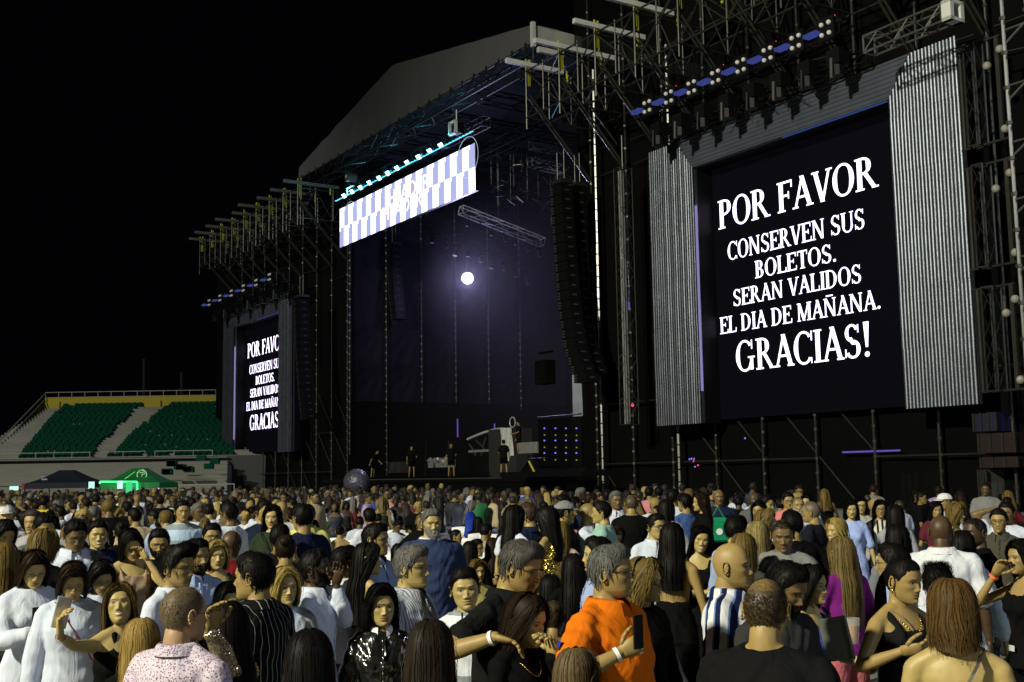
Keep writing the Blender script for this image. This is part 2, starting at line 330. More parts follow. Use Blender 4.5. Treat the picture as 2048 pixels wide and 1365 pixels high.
# outline of the right screen frame, measured on the frame plane
QF = -1.15; QS = -.15
fr_r = fp(1934, 436, QF)[0]; fr_l = fp(1304, 560, QF)[0]
zt = (fp(1833, 97, QF)[1]+fp(1340, 293, QF)[1])/2; zb = (fp(1320, 852, QF)[1]+fp(1950, 809, QF)[1])/2
in_r = fp(1793, 500, QF)[0]; in_l = fp(1393, 560, QF)[0]; zin = (fp(1778, 198, QF)[1]+fp(1385, 336, QF)[1])/2
scr = dict(W=fr_l-fr_r, a=in_r-fr_r, b=in_l-fr_r)
def bigscreen(t0, label, lbls):
    """t0 = near end of the frame, t grows away from us"""
    root = thing('video_screen', F(t0+scr['W']/2, QF, zb), label, 'video screen', 'screens either side of the stage')
    A, B, W = t0+scr['a'], t0+scr['b'], scr['W']
    barh = zt-zin
    def ribs(poly_fn, horizontal, name, lab):
        mb = MB()
        if not horizontal:
            c0, c1 = poly_fn; n = int((c1-c0)/.125); p = (c1-c0)/n
            for i in range(n):
                ta = c0+i*p; tb = ta+p*.5; tc = ta+p
                # mitre limits the top of ribs close to the opening
                def top(t):
                    return min(zt, zin+ (t0+scr['a']-t)/max(.01, 1)*1.35) if t < A else (min(zt, zin+(t-B)*1.35) if t > B else zt)
                rh = random.Random(int(i*13+t0*7)).choice([.85, .95, 1, 1.05, 1.15])*.016
                for (x0, x1, q0, q1) in ((ta, ta+p*.26, QF, QF), (ta+p*.26, ta+p*.5, QF, QF-rh), (ta+p*.5, ta+p*.76, QF-rh, QF-rh), (ta+p*.76, tc, QF-rh, QF)):
                    segs = 6; jit = .012*noise.noise(Vector((x0*3, 0, t0)))
                    for k in range(segs):
                        za = zb+(zt-zb)*k/segs; zc = zb+(zt-zb)*(k+1)/segs-.005
                        zc0, zc1 = min(zc, top(x0)), min(zc, top(x1))
                        if zc0 <= za and zc1 <= za: continue
                        jk = .006*math.sin(k*2.3+i//7)+jit*.3
                        mb.add([F(x0, q0+jk, za), F(x1, q1+jk, za), F(x1, q1+jk, max(za, zc1)), F(x0, q0+jk, max(za, zc0))], [(0, 1, 2, 3)])
            mb.fbox(c0+.01, c1-.01, QF+.09, QF+.2, zb, zin)
        else:
            n = int((zt-zin)/.14); p = (zt-zin)/n
            for i in range(n):
                za = zin+i*p
                for (z0, z1, q0, q1) in ((za, za+p*.3, QF, QF), (za+p*.3, za+p*.5, QF, QF-.03), (za+p*.5, za+p*.8, QF-.03, QF-.03), (za+p*.8, za+p, QF-.03, QF)):
                    e0, e1 = (z0-zin)/1.35, (z1-zin)/1.35
                    mb.add([F(A-e0, q0, z0), F(B+e0, q0, z0), F(B+e1, q1, z1), F(A-e1, q1, z1)], [(0, 1, 2, 3)])
            mb.fbox(A, B, QF+.09, QF+.2, zin, zt-.05)
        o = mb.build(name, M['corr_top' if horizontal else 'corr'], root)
        if lab: o['label'] = lab
    ribs((t0, A), False, 'frame_column', 'near upright of ribbed metal'); ribs((B, t0+W), False, 'frame_column', 'far upright of ribbed metal')
    ribs(None, True, 'frame_top', 'ribbed metal top of the frame')
    mb = MB(); mb.fbox(A-.15, A, QF+.21, QS-.05, zb, zt-.1); mb.fbox(B, B+.15, QF+.21, QS-.05, zb, zt-.1); mb.fbox(A, B, QF+.21, QS-.05, zin, zin+.12)
    mb.build('reveal', M['black'], root)
    MB().fbox(B-.045, B-.012, QF+.02, QF+.12, zb+1.2, zin-1.5).build('edge_glow', M['lav'], root); MB().fbox(A+.1, (A+B)/2, QF+.02, QF+.12, zin-.035, zin-.01).build('edge_glow', M['blue_edge_glow'], root)  # glowing strips stand in for screen light on the frame's metal edges
    mb = MB(); mb.fbox(A-1.0, B+.4, QS, QS+.25, zb+.15, zt-.2); mb.build('led_panel', M['ledpanel'], root)
    mb = MB(); mb.fbox(A-1.9, B+1.5, QS+.26, QS+.4, zb+.3, zt-.3); mb.build('backing', M['black'], root)
    # writing: rows given by baseline/cap height and extents measured on the right screen
    mb = MB()
    rows = [('POR FAVOR', (1438, 461), (1757, 372), (1435, 405)), ('CONSERVEN SUS', (1456, 516), (1732, 463), (1453, 481)), ('BOLETOS.', (1511, 557), (1675, 523), (1509, 523)),
            ('SERAN VALIDOS', (1467, 613), (1725, 566), (1466, 580)), ('EL DIA DE MAÑANA.', (1441, 669), (1764, 617), (1440, 636)), ('GRACIAS!', (1473, 745), (1745, 712), (1470, 685))]
    for txt, l, r_, top in rows:
        tl, z0 = fp(*l, QS); tr_, z1 = fp(*r_, QS); zc = fp(*top, QS)[1]
        zbse = (z0+z1)/2; h = zc-z0; wdt = tl-tr_; a = adv(txt, h); kx = wdt/a
        tl += t0-fr_r; x = 0
        for ch in txt:
            x += glyph(mb, ch, x, 0, h, lambda a_, b_, o_: F(tl-a_*kx, QS-.012-o_, zbse+b_))
    mb.build('lettering', M['text'], root)
    return root
T_left = fp(584, 740, QF)[0]
bigscreen(fr_r, 'large near screen with full Spanish ticket notice in a wide ribbed frame', None)
bigscreen(T_left, 'far screen left of the stage, its ticket notice cut off by the ribbed frame', None)
# --------------------------------------------------------------- roof of the stage
QR = -1.7
ra, za = fp(598, 357, QR); rb, zb2 = fp(1066, 86, QR); zlow = (za+zb2)/2
zs_ = fp(598, 335, QR)[1]; rm, zm = fp(785, 130, QR)
root = thing('stage_roof', F(rm, 0, zlow), 'grey fabric gable roof over the stage opening', 'stage roof')
mb = MB(); n = 46; top = []; bot = []
for i in range(n+1):
    t = ra+(rb-ra)*i/n; k = abs(t-rm)/abs((ra if t > rm else rb)-rm); z = zm+(zs_-zm)*k
    d = .05*math.sin(i*2.1)*(1 if i % 9 else 3); mid = (zlow+z)/2
    top.append(F(t, QR+.02*math.sin(i), z)); bot.append(F(t, QR+d, zlow))
vs_ = []
R = 8
for j in range(R+1):
    for i in range(n+1):
        p = bot[i].lerp(top[i], j/R); vs_.append(p+N*(.07*noise.noise(Vector((i*.55, j*.15, 2)))))
mb.add(vs_, [(j*(n+1)+i, j*(n+1)+i+1, (j+1)*(n+1)+i+1, (j+1)*(n+1)+i) for j in range(R) for i in range(n)])
mb.build('gable_cover', M['roof'], root, smooth=True)
mb = MB()
for (t0, t1, z0, z1) in ((ra, rm, zs_, zm), (rm, rb, zm, zs_)):
    mb.add([F(t0, QR, z0), F(t1, QR, z1), F(t1, 15, z1), F(t0, 15, z0)], [(0, 1, 2, 3)])
mb.build('roof_sheet', M['roof'], root)
mb = MB(); vs_ = []
for i in range(13):
    for z in (zlow, zs_+.0): vs_.append(F(rb+.04*math.sin(i*1.7), QR+i*1.3, z+.05*math.sin(i*2.2)))
mb.add(vs_, [(2*i, 2*i+2, 2*i+3, 2*i+1) for i in range(12)]); mb.build('side_cover', M['roofw'], root)
mb = MB(); mb.fbox(rb-.1, rb+.1, QR-.08, QR+.1, zlow-.25, zs_+.12); mb.fbox(rb-.2, rb, QR+.2, QR+1.6, zlow-.5, zlow-.25); mb.build('corner_post', M['alu_white'], root)
mb = MB()
mb.truss(F(ra, QR+.4, zlow-.45), F(rb, QR+.4, zlow-.45), .8, .8, .05, 1.1); 
for i in range(24):
    t = ra+(rb-ra)*(i+.5)/24; mb.fbox(t-.06, t+.06, QR-.06, QR-.02, zlow-.35, zlow+.12)
mb.build('eaves_truss', M['steel'], root)
mb = MB()
for i in range(7):
    t = ra+(rb-ra)*(i+.5)/7
    mb.truss(F(t, QR+.8, zlow-.7), F(t, 15, zlow-.7), .6, .6, .045, 1.5)
for q in (3, 7, 11, 15): mb.truss(F(ra, q, zlow-1.5), F(rb, q, zlow-1.5), .6, .6, .045, 1.5)
mb.build('roof_truss', M['black'], root)
# --------------------------------------------------------------- stage house: side wall, back wall, deck
ZD = 2.05
DEP = 17.0
root = thing('stage', F((T_open_l+T_open_r)/2, 5, 0), 'black raised stage deck with a skirt, under the gable roof', 'stage')
mb = MB(); mb.fbox(T_open_r-1, T_open_l+.5, -1.5, DEP, ZD-.2, ZD); mb.build('deck', M['black'], root)
mb = MB(); mb.fbox(T_open_r-1, T_open_l+.5, -1.45, -1.4, 0, ZD-.2); mb.build('skirt', M['blackf'], root)
mb = MB(); mb.fbox(T_open_r+4, T_open_l-6, -1.53, -1.51, ZD-.06, ZD-.01); mb.fbox(T_open_r+1, T_open_r+8, -3.5, -1.6, ZD-.9, ZD-.8); mb.build('deck_edge', M['alu'], root)
# dark blue cloth of the far side of the stage house, panels between poles, pleats fanning from the ties
zc0 = sp(858, 806, T_open_l)[1]; zc1 = 21.5
mb = MB(); nx, nz = 84, 60; vs_ = []
for j in range(nz+1):
    for i in range(nx+1):
        q = DEP*i/nx; z = zc0+(zc1-zc0)*j/nz
        fx = (q/BAY) % 1; fz = ((z-zc0)/BAY) % 1
        a = math.atan2(1-fz, 1-fx+.02); rr = math.hypot(1-fx, 1-fz)
        d = .09*math.sin(a*17+int(q/BAY)*2.1)*max(0, 1-rr*.8)*min(1, rr*4)+.10*math.sin(fx*math.pi)*math.sin(fz*3.1)
        d += .10*noise.noise(Vector((q*.5+z*.45, z*.3-q*.2, 1)))
        if fx < .04 or fx > .97: d *= .2
        vs_.append(F(T_open_l+.1+d, q, z))
mb.add(vs_, [(j*(nx+1)+i, j*(nx+1)+i+1, (j+1)*(nx+1)+i+1, (j+1)*(nx+1)+i) for j in range(nz) for i in range(nx)])
tag(mb.build('cloth_wall', M['navyf'], smooth=True), 'dark blue pleated cloth wall inside the stage', 'cloth wall')
root = thing('side_scaffold', F(T_open_l, 0, 0), 'slim steel uprights standing before the dark blue cloth wall', 'scaffolding')
for i in range(6):
    z0 = [ZD+1.5, ZD+.2, zc0, zc0, zc0, zc0-.4][i]; mb = MB(); mb.tube(F(T_open_l-.2, i*BAY, z0), F(T_open_l-.2, i*BAY, zlow-1), .045, 7)
    z = z0+.3
    while z < zlow-1: mb.tube(F(T_open_l-.2, i*BAY, z), F(T_open_l-.2, i*BAY, z+.1), .08, 6); z += .5
    mb.build('pole', M['steel'], root)
mb = MB()
for i in range(6):
    for k in range(5): mb.tube(F(T_open_l+.45, i*BAY, zc0+2.57*k+2.57), F(T_open_l+.45, (i+1)*BAY, zc0+2.57*k), .05)
mb.build('brace', M['steel'], root)
mb = MB(); mb.fbox(T_open_l-.1, T_open_l+.1, 0, DEP, ZD, zc0); tag(mb.build('lower_wall', M['blackf']), 'plain black cloth wall under the blue cloth, left of the DJ desk', 'cloth wall')
mb = MB(); mb.fbox(T_open_r-1, T_open_l, DEP, DEP+.2, ZD, zlow-.5); tag(mb.build('back_wall', M['blackf']), 'black cloth wall at the back of the stage', 'cloth wall')
mb = MB(); mb.fbox(T_open_r-.2, T_open_r, .5, DEP, ZD, zlow-.5); tag(mb.build('wing_wall', M['blackf']), 'black cloth wall on the near side of the stage', 'cloth wall')
# --------------------------------------------------------------- header LED banner
QB = -1.45
bt0, bz0 = fp(680, 419, QB); bt1, bz1 = fp(950, 286, QB); zt_b = (bz0+bz1)/2; bz2 = (fp(681, 496, QB)[1]+fp(951, 381, QB)[1])/2
root = thing('led_banner', F((bt0+bt1)/2, QB, bz2), 'long bright LED banner striped white and lavender over the stage', 'LED banner')
mb = MB(); mb.fbox(bt1, bt0, QB, QB+.2, bz2, zt_b); mb.build('housing', M['black'], root)
mb = MB(); nb = 13; p = (bt0-bt1)/nb; zmid = (bz2+zt_b)/2
for i in range(nb):
    for row in (0, 1):
        z0, z1 = (zmid, zt_b) if row == 0 else (bz2, zmid)
        a = bt0-i*p; fsh = .5 if row == 0 else 0
        w_ = [(a, a-p*.5), (a-p*.5, a-p)]
        for k in (0, 1):
            x0, x1 = w_[k]; lav = (k == 1) if row == 0 else (k == 0)
            mb.add([F(x0, QB-.01, z0), F(x1, QB-.01, z0), F(x1, QB-.01, z1), F(x0, QB-.01, z1)], [(0, 1, 2, 3)], 1 if lav else 0)
        # stepped white tab at each bar head
        x0, x1 = (a-p*.5, a-p*.62) if row == 0 else (a, a-p*.12)
        mb.add([F(x0, QB-.014, z1-.22), F(x1, QB-.014, z1-.22), F(x1, QB-.014, z1), F(x0, QB-.014, z1)], [(0, 1, 2, 3)], 0)
mb.build('striped_picture', [M['ban_w'], M['ban_g']], root)
def textmesh(name, txt, m, place, parent, size=1, ol=0):
    c = bpy.data.curves.new(name, 'FONT'); c.body = txt; c.size = size; c.resolution_u = 3
    if ol: c.fill_mode = 'NONE'; c.bevel_depth = ol; c.bevel_resolution = 0
    else: c.offset = .0
    o = bpy.data.objects.new(name, c); COL.objects.link(o)
    dg = bpy.context.evaluated_depsgraph_get(); me = bpy.data.meshes.new_from_object(o.evaluated_get(dg)); bpy.data.objects.remove(o)
    for v in me.vertices: v.co = place(v.co.x, v.co.y, v.co.z)
    me.materials.clear(); me.materials.append(m); me.name = name
    o = bpy.data.objects.new(name, me); COL.objects.link(o)
    if parent is not None: o.parent = parent; o.matrix_parent_inverse = parent_inv(parent)
    return o
def ban(px, py, s, k):
    t, z = fp(px, py, QB-.03)
    return lambda x, y, zz: F(t-x*s*1.05, QB-.03-.02*k-zz*.5, z+y*s)
textmesh('header_text', 'HEADER', M['ban_w'], ban(764, 446, 1.25, 0), root, 1)
textmesh('header_outline', 'HEADER', M['ban_o'], ban(764, 446, 1.25, 1), root, 1, .012)
textmesh('header_text', 'HEADER', M['ban_w'], ban(776, 414, 1.25, 0), root, 1)
textmesh('header_outline', 'DER', M['ban_o'], ban(806, 400, 1.25, 1), root, 1, .012)
for cx in (700, 935):
    mb = MB()
    t, z = fp(cx, 438 if cx == 700 else 315, QB-.03); prev = None
    for k in range(25):
        a = 2*math.pi*k/24; p_ = F(t-1.05*math.cos(a), QB-.03, z+1.05*math.sin(a))
        if abs(math.cos(a)) > .25 or True:
            if prev is not None and abs(p_.z-z) < 1.3: mb.tube(prev, p_, .010, 4)
        prev = p_
    mb.build('test_circle', M['ban_c'], root); mb = MB()
mb = MB(); qc = QB+.05; zc_ = zt_b+.55
mb.tube(F(bt0+.3, qc-.2, zc_), F(bt1-.1, qc-.2, zc_), .02, 5)
for i in range(48):
    t = bt0-(bt0-bt1)*i/47; mb.tube(F(t, qc-.2, zc_), F(t-.15, qc-.45, zc_-.10), .02, 4)
mb.build('cyan_edge_spill', M['cyan'], root)  # emissive line imitates cyan lamplight falling along the banner's top edge
mb = MB(); mb.truss(F(bt0+.5, QB+.3, zt_b+1.0), F(bt1-.6, QB+.3, zt_b+1.0), .5, .5, .035, .6); mb.build('carrier_truss', M['black'], root)
for i, (zx, zy) in enumerate([(117, 597), (175, 566), (238, 536), (304, 500), (376, 466), (440, 430), (508, 393), (583, 352), (667, 311), (750, 266), (832, 224)]):
    t, z = fp(660+zx/3.689, 230+zy/3.689, QB-.1); o = thing('cyan_light', F(t, QB-.1, z), '', 'stage light', 'row of cyan lights above the banner')
    o['label'] = 'square cyan stage light, number %d counted from the left end of the banner' % (i+1) if 0 else ['leftmost square cyan light above the banner', 'second square cyan light from the left above the banner', 'third square cyan light from the left above the banner', 'fourth square cyan light from the left above the banner', 'fifth square cyan light from the left above the banner', 'middle square cyan light above the banner', 'fifth square cyan light from the right above the banner', 'fourth square cyan light from the right above the banner', 'third square cyan light from the right above the banner', 'second square cyan light from the right above the banner', 'rightmost square cyan light above the banner'][i]
    mb = MB(); mb.fbox(t-.22, t+.22, QB-.1, QB+.2, z-.12, z+.15); mb.tube(F(t, QB+.1, z+.1), F(t, QB+.1, z+.5), .03); mb.build('housing', M['black'], o)
    mb = MB(); mb.add([F(t+.2, QB-.14, z-.13), F(t-.2, QB-.14, z-.13), F(t-.22, QB-.3, z+.07), F(t+.22, QB-.3, z+.07)], [(0, 1, 2, 3)]); mb.build('lamp_face', M['cyanw'], o)
for k in range(4):
    l = bpy.data.lights.new('cyan_glow', 'POINT'); l.energy = 60; l.color = (.1, .8, 1); l.shadow_soft_size = .2
    lo = bpy.data.objects.new('cyan_glow', l); COL.objects.link(lo); lo.location = F(bt1+(bt0-bt1)*(k+.5)/4, QB-.5, zt_b+.9)
# roof-hung boxes
t, z = fp(903, 256, -2); mb = MB()
for (a, b, c, d) in ((-.35, .35, .28, .36), (-.35, .35, -.36, -.28), (-.35, -.27, -.36, .36), (.27, .35, -.36, .36)): mb.fbox(t+a, t+b, -2, -1.85, z+c, z+d)
mb.fbox(t-.27, t+.27, -1.7, -1.4, z-.28, z+.28, 1); mb.ball(F(t, -1.75, z+.02), .17, mi=1); mb.tube(F(t, -1.7, z+.36), F(t, -1.7, z+1), .03)
tag(mb.build('projector', [M['alu_white'], M['black']]), 'white framed projector box hanging above the banner', 'projector')
t, z = fp(702, 355, -2); mb = MB()
mb.tube(F(t, -2.3, z), F(t, -1.7, z), .28, 14); mb.tube(F(t, -2.33, z), F(t, -2.3, z), .12, 10, mi=1); mb.fbox(t-.1, t+.9, -1.9, -1.8, z-.55, z-.48, 1); mb.fbox(t+.85, t+.9, -1.9, -1.8, z-.9, z-.5, 1)
tag(mb.build('roof_fan', [M['grey'], M['alu_white']]), 'round grey fan on a bracket above the left end of the banner', 'fan')
# --------------------------------------------------------------- trusses and lamps inside the stage
def rig(pA, pB, tA, tB, label, w=.5, m='alu_white'):
    (qa, z0), (qb, z1) = sp(*pA, tA), sp(*pB, tB)
    mb = MB(); mb.truss(F(tA, qa, z0), F(tB, qb, z1), w, w, .028, .75)
    o = mb.build('lighting_truss', M[m]); tag(o, label, 'truss', 'trusses inside the stage'); return (tA, qa, z0), (tB, qb, z1)
tin = T_open_l-8
A_ = rig((922, 420), (1085, 485), tin, tin, 'short lit truss sloping down behind the right end of the banner')
B_ = rig((850, 447), (1062, 535), tin+2, tin+2, 'dim truss of hanging lamps sloping down above the bright spotlight', m='black')
rig((1062, 290), (1120, 300), tin-3, tin-3, 'upper short truss in the dark roof right of the banner')
rig((1060, 325), (1122, 340), tin-3, tin-3, 'lower short truss in the dark roof right of the banner')
M['lens_d'] = mat('dim_lens', (.3, .3, .3), .15)
def head_light(c, s, label, tail=True, tilt=0, grp='moving lights inside the stage'):
    s *= .75; o = thing('moving_head_light', c, label, 'stage light', grp)
    mb = MB(); mb.tube(c, c-Vector((0, 0, .25*s)), .05*s); mb.box(c-Vector((0, 0, .32*s)), U*.2*s, N*.15*s, (0, 0, .08*s)); mb.build('yoke', M['black'], o)
    d = Vector((0, 0, -1))+N*tilt; d.normalize(); a = c-Vector((0, 0, .45*s)); mb = MB(); mb.tube(a, a+d*.5*s, .14*s, 8, .18*s); mb.build('lamp_body', M['black'], o)
    mb = MB(); mb.tube(a+d*.5*s, a+d*.53*s, .16*s, 8); mb.build('lens', M['lens_d'], o); return o
wd = ['first', 'second', 'third', 'fourth', 'fifth', 'sixth', 'seventh', 'eighth', 'ninth', 'tenth']
for (X, nm, k, s) in ((A_, 'on the lit sloping truss', 7, .9), (B_, 'on the dim sloping truss', 9, 1.1)):
    for i in range(k):
        a = (i+.6)/k; c = F(*[X[0][j]*(1-a)+X[1][j]*a for j in range(3)])-Vector((0, 0, .3))
        head_light(c, s*(.8+.4*random.random()), '%s hanging lamp from the left %s' % (wd[i], nm), tilt=random.uniform(-.5, .5))
mb = MB(); rr = random.Random(4)
for i in range(110):
    px = rr.uniform(960, 1130); py = rr.uniform(230, 420); q, z = sp(px, py, tin-4+rr.random()*3); a = F(tin-4, q, z)
    mb.tube(a, a+Vector((rr.uniform(-.5, .5), rr.uniform(-.5, .5), rr.uniform(-.5, .5))), .02, 4)
for i in range(14):
    px = rr.uniform(980, 1120); q, z = sp(px, 230, tin-3); mb.tube(F(tin-3, q, z), F(tin-3, q, z-rr.uniform(3, 7)), .02, 4)
tag(mb.build('roof_rigging', M['alu']), 'loose cables, chains and clamps hanging in the dark roof right of the banner', 'rigging', kind='stuff')
# the one lit spotlight
q, z = sp(935, 557, T_open_l-6); c = F(T_open_l-6, q, z); toc = (CAM-c).normalized()
o = thing('spotlight', c, 'blazing white violet spotlight hanging inside the stage', 'spotlight')
mb = MB(); mb.tube(c-toc*.7, c-toc*.03, .3, 14, .42); mb.tube(c+Vector((0, 0, .3)), c+Vector((0, 0, 2.2)), .04); mb.build('housing', M['black'], o)
mb = MB(); mb.tube(c-toc*.03, c, .34, 20); mb.build('lamp_face', emat('spot_face', (.72, .66, 1), 40), o)
l = bpy.data.lights.new('spotlight_lamp', 'POINT'); l.energy = 380; l.color = (.50, .46, 1); l.shadow_soft_size = .4
lo = bpy.data.objects.new('spotlight_lamp', l); COL.objects.link(lo); lo.location = c+toc*.6
l = bpy.data.lights.new('spotlight_beam', 'SPOT'); l.energy = 5500; l.color = (.62, .56, 1); l.shadow_soft_size = .25; l.spot_size = math.radians(84); l.spot_blend = 1
lo = bpy.data.objects.new('spotlight_beam', l); COL.objects.link(lo); lo.location = c+toc*.1; lo.rotation_euler = (toc+Vector((0, 0, -.05))).to_track_quat('-Z', 'Y').to_euler()
HZ = MB(); HZ.fbox(T_open_r+1.2, T_open_l-.6, .6, DEP-.5, ZD+.1, zlow-3)
hm = bpy.data.materials.new('stage_haze'); hm.use_nodes = True; nt = hm.node_tree; nt.nodes.clear()
pv = nt.nodes.new('ShaderNodeVolumePrincipled'); pv.inputs['Density'].default_value = .0035; pv.inputs['Color'].default_value = (.8, .8, .9, 1); pv.inputs['Anisotropy'].default_value = .3
oo = nt.nodes.new('ShaderNodeOutputMaterial'); nt.links.new(pv.outputs[0], oo.inputs[1])
tag(HZ.build('haze', hm), 'thin smoke hanging in the air inside the stage', 'smoke', kind='stuff')
# --------------------------------------------------------------- PA line arrays
def line_array(pts, w, dpt, label, t_or_q, toe=0, n=None):
    """pts: pixels down the front of the hang"""
    o = None
    P = [Vector((*fp(px, py, t_or_q), 0)) for px, py in pts]     # (t, z)
    L = sum((P[i+1]-P[i]).length for i in range(len(P)-1)); n = n or int(L/.42)
    o = thing('line_array', F(P[0].x, t_or_q, P[0].y), label, 'loudspeaker', 'hanging loudspeaker columns')
    def along(s):
        for i in range(len(P)-1):
            d = (P[i+1]-P[i]).length
            if s <= d: return P[i].lerp(P[i+1], s/d)
            s -= d
        return P[-1]
    for i in range(n):
        a = along(L*i/n); b = along(L*(i+1)/n); c = (a+b)/2; hh = (a-b).length/2*.93
        mb = MB(); mb.box(F(c.x, t_or_q, c.y), U*w/2, N*dpt/2, (0, 0, hh))
        for k in range(3): mb.box(F(c.x+w*.35, t_or_q-dpt/2-.01, c.y-hh*.6+k*hh*.6), U*.09*w, N*.01, (0, 0, hh*.16), 1)
        mb.box(F(c.x-w/2-.01, t_or_q, c.y), U*.02, N*.1, (0, 0, .03), 1)
        mb.build('speaker_box', [M['black'], M['grey']], o)
    mb = MB(); a = along(0); mb.tube(F(a.x-w*.3, t_or_q, a.y+.2), F(a.x-w*.3, t_or_q, a.y+1.6), .018); mb.tube(F(a.x+w*.3, t_or_q, a.y+.2), F(a.x+w*.3, t_or_q, a.y+1.6), .018)
    mb.box(F(a.x, t_or_q, a.y+.2), U*w*.55, N*dpt*.5, (0, 0, .08)); mb.build('hanger', M['steel'], o)
    return o
line_array([(1122, 375), (1130, 500), (1140, 620), (1152, 700), (1175, 765)], 0.85, .6, 'curved black loudspeaker column hanging right of the stage opening', -2.2)
line_array([(1155, 380), (1158, 500), (1164, 620), (1176, 690), (1198, 750)], 0.6, .6, 'second black loudspeaker column close behind the curved one', -1.2)
line_array([(603, 600), (606, 700), (612, 790), (618, 840)], 0.9, .7, 'far black loudspeaker column beside the left screen', -2.2)
line_array([(788, 495), (790, 560), (797, 640)], .8, .7, 'short loudspeaker column hanging in front of the blue cloth wall', 3)
q = 0
# tall narrow lighting ladder between the arrays and the right screen
t, z = fp(1245, 338, -1.6); t2, z2 = fp(1256, 850, -1.6)
o = thing('hanging_light_ladder', F(t, -1.6, z2), 'tall narrow frame with a grey light tube left of the right screen', 'light frame', 'tall hanging light frames')
mb = MB(); mb.truss(F(t, -1.6, z), F(t, -1.6, z2), .62, .4, .022, .9, up=U); mb.tube(F(t, -1.6, z), F(t, -1.6, z+1.4), .03); mb.build('frame', M['steel'], o)
mb = MB(); mb.fbox(t-.13, t+.13, -1.75, -1.65, z2, z-.1); mb.build('light_tube', mat('grey_tube', (.22, .22, .23), .4), o)
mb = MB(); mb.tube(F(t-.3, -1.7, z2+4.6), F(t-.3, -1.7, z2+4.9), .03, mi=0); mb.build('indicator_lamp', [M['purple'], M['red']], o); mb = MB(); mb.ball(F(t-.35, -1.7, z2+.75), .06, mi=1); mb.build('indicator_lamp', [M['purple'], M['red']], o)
M['lens_dull'] = mat('dull_lens', (.30, .29, .25), .3)
# side towers right of the right screen: three stacked frames
for i, (a, b, c, d) in enumerate([(1935, 82, 2000, 290), (1952, 325, 2020, 533), (1972, 572, 2030, 782)]):
    t0, z0 = fp(a, b, -1.6); t1, z1 = fp(c, d, -1.6); t0 = fp(a, (b+d)/2, -1.6)[0]; t1 = fp(c, (b+d)/2, -1.6)[0]
    z0 = fp((a+c)/2, b, -1.6)[1]; z1 = fp((a+c)/2, d, -1.6)[1]
    o = thing('hanging_lamp_rig', F(t0, -1.6, z1), ['top', 'middle', 'bottom'][i]+' hanging frame with round lamps, right of the right screen', 'light frame', 'stacked frames right of the screen')
    mb = MB(); m_ = (t0+t1)/2
    mb.truss(F(t0-.25, -1.6, z0), F(t0-.25, -1.6, z1), .4, .35, .03, .8, up=U); mb.tube(F(t0+.2, -1.6, z0), F(t0+.2, -1.6, z1), .05)
    mb.fbox(t1-.06, t1+.06, -1.65, -1.55, z1, z0)
    mb.tube(F(t0+.3, -1.6, z0), F(t1-.1, -1.6, z0), .04); mb.tube(F(t0+.3, -1.6, z1), F(t1-.3, -1.6, z1), .04); mb.build('frame', M['steel'], o)
    for (tt, zz) in ((t1-.15, z0-.45), (t0-.75, z0-.8), (t1-.15, z1+.25)):
        mb = MB(); mb.ball(F(tt, -1.7, zz), .12); mb.build('lamp', M['lens_dull'], o)
    mb = MB()
    for k in range(14):
        zz = z1+(z0-z1)*k/14; mb.fbox(t0+.06, t0+.2+.03*math.sin(k*3), -1.6, -1.4, zz, zz+.2, 0)
    mb.build('cable_boxes', [M['black'], M['grey']], o)
# lit truss upper right
t0, z0 = fp(1738, 92, -3.2); t1, z1 = fp(1893, 26, -3.2)
o = thing('roof_truss', F(t1, -3.2, z1), 'pale box truss with a bright square end above the screen frame', 'truss')
mb = MB(); mb.truss(F(t0, -3.2, z0), F(t1, -3.2, z0), .5, .5, .035, .55); mb.build('lattice', M['alu'], o)
mb = MB(); mb.fbox(t1-.35, t1-.05, -3.5, -2.9, z0-.3, z0-.2); mb.fbox(t1-.35, t1-.05, -3.5, -2.9, z0+.2, z0+.3); mb.fbox(t1-.35, t1-.05, -3.5, -3.35, z0-.3, z0+.3); mb.fbox(t1-.35, t1-.05, -3.05, -2.9, z0-.3, z0+.3); mb.build('end_plate', M['alu_white'], o)
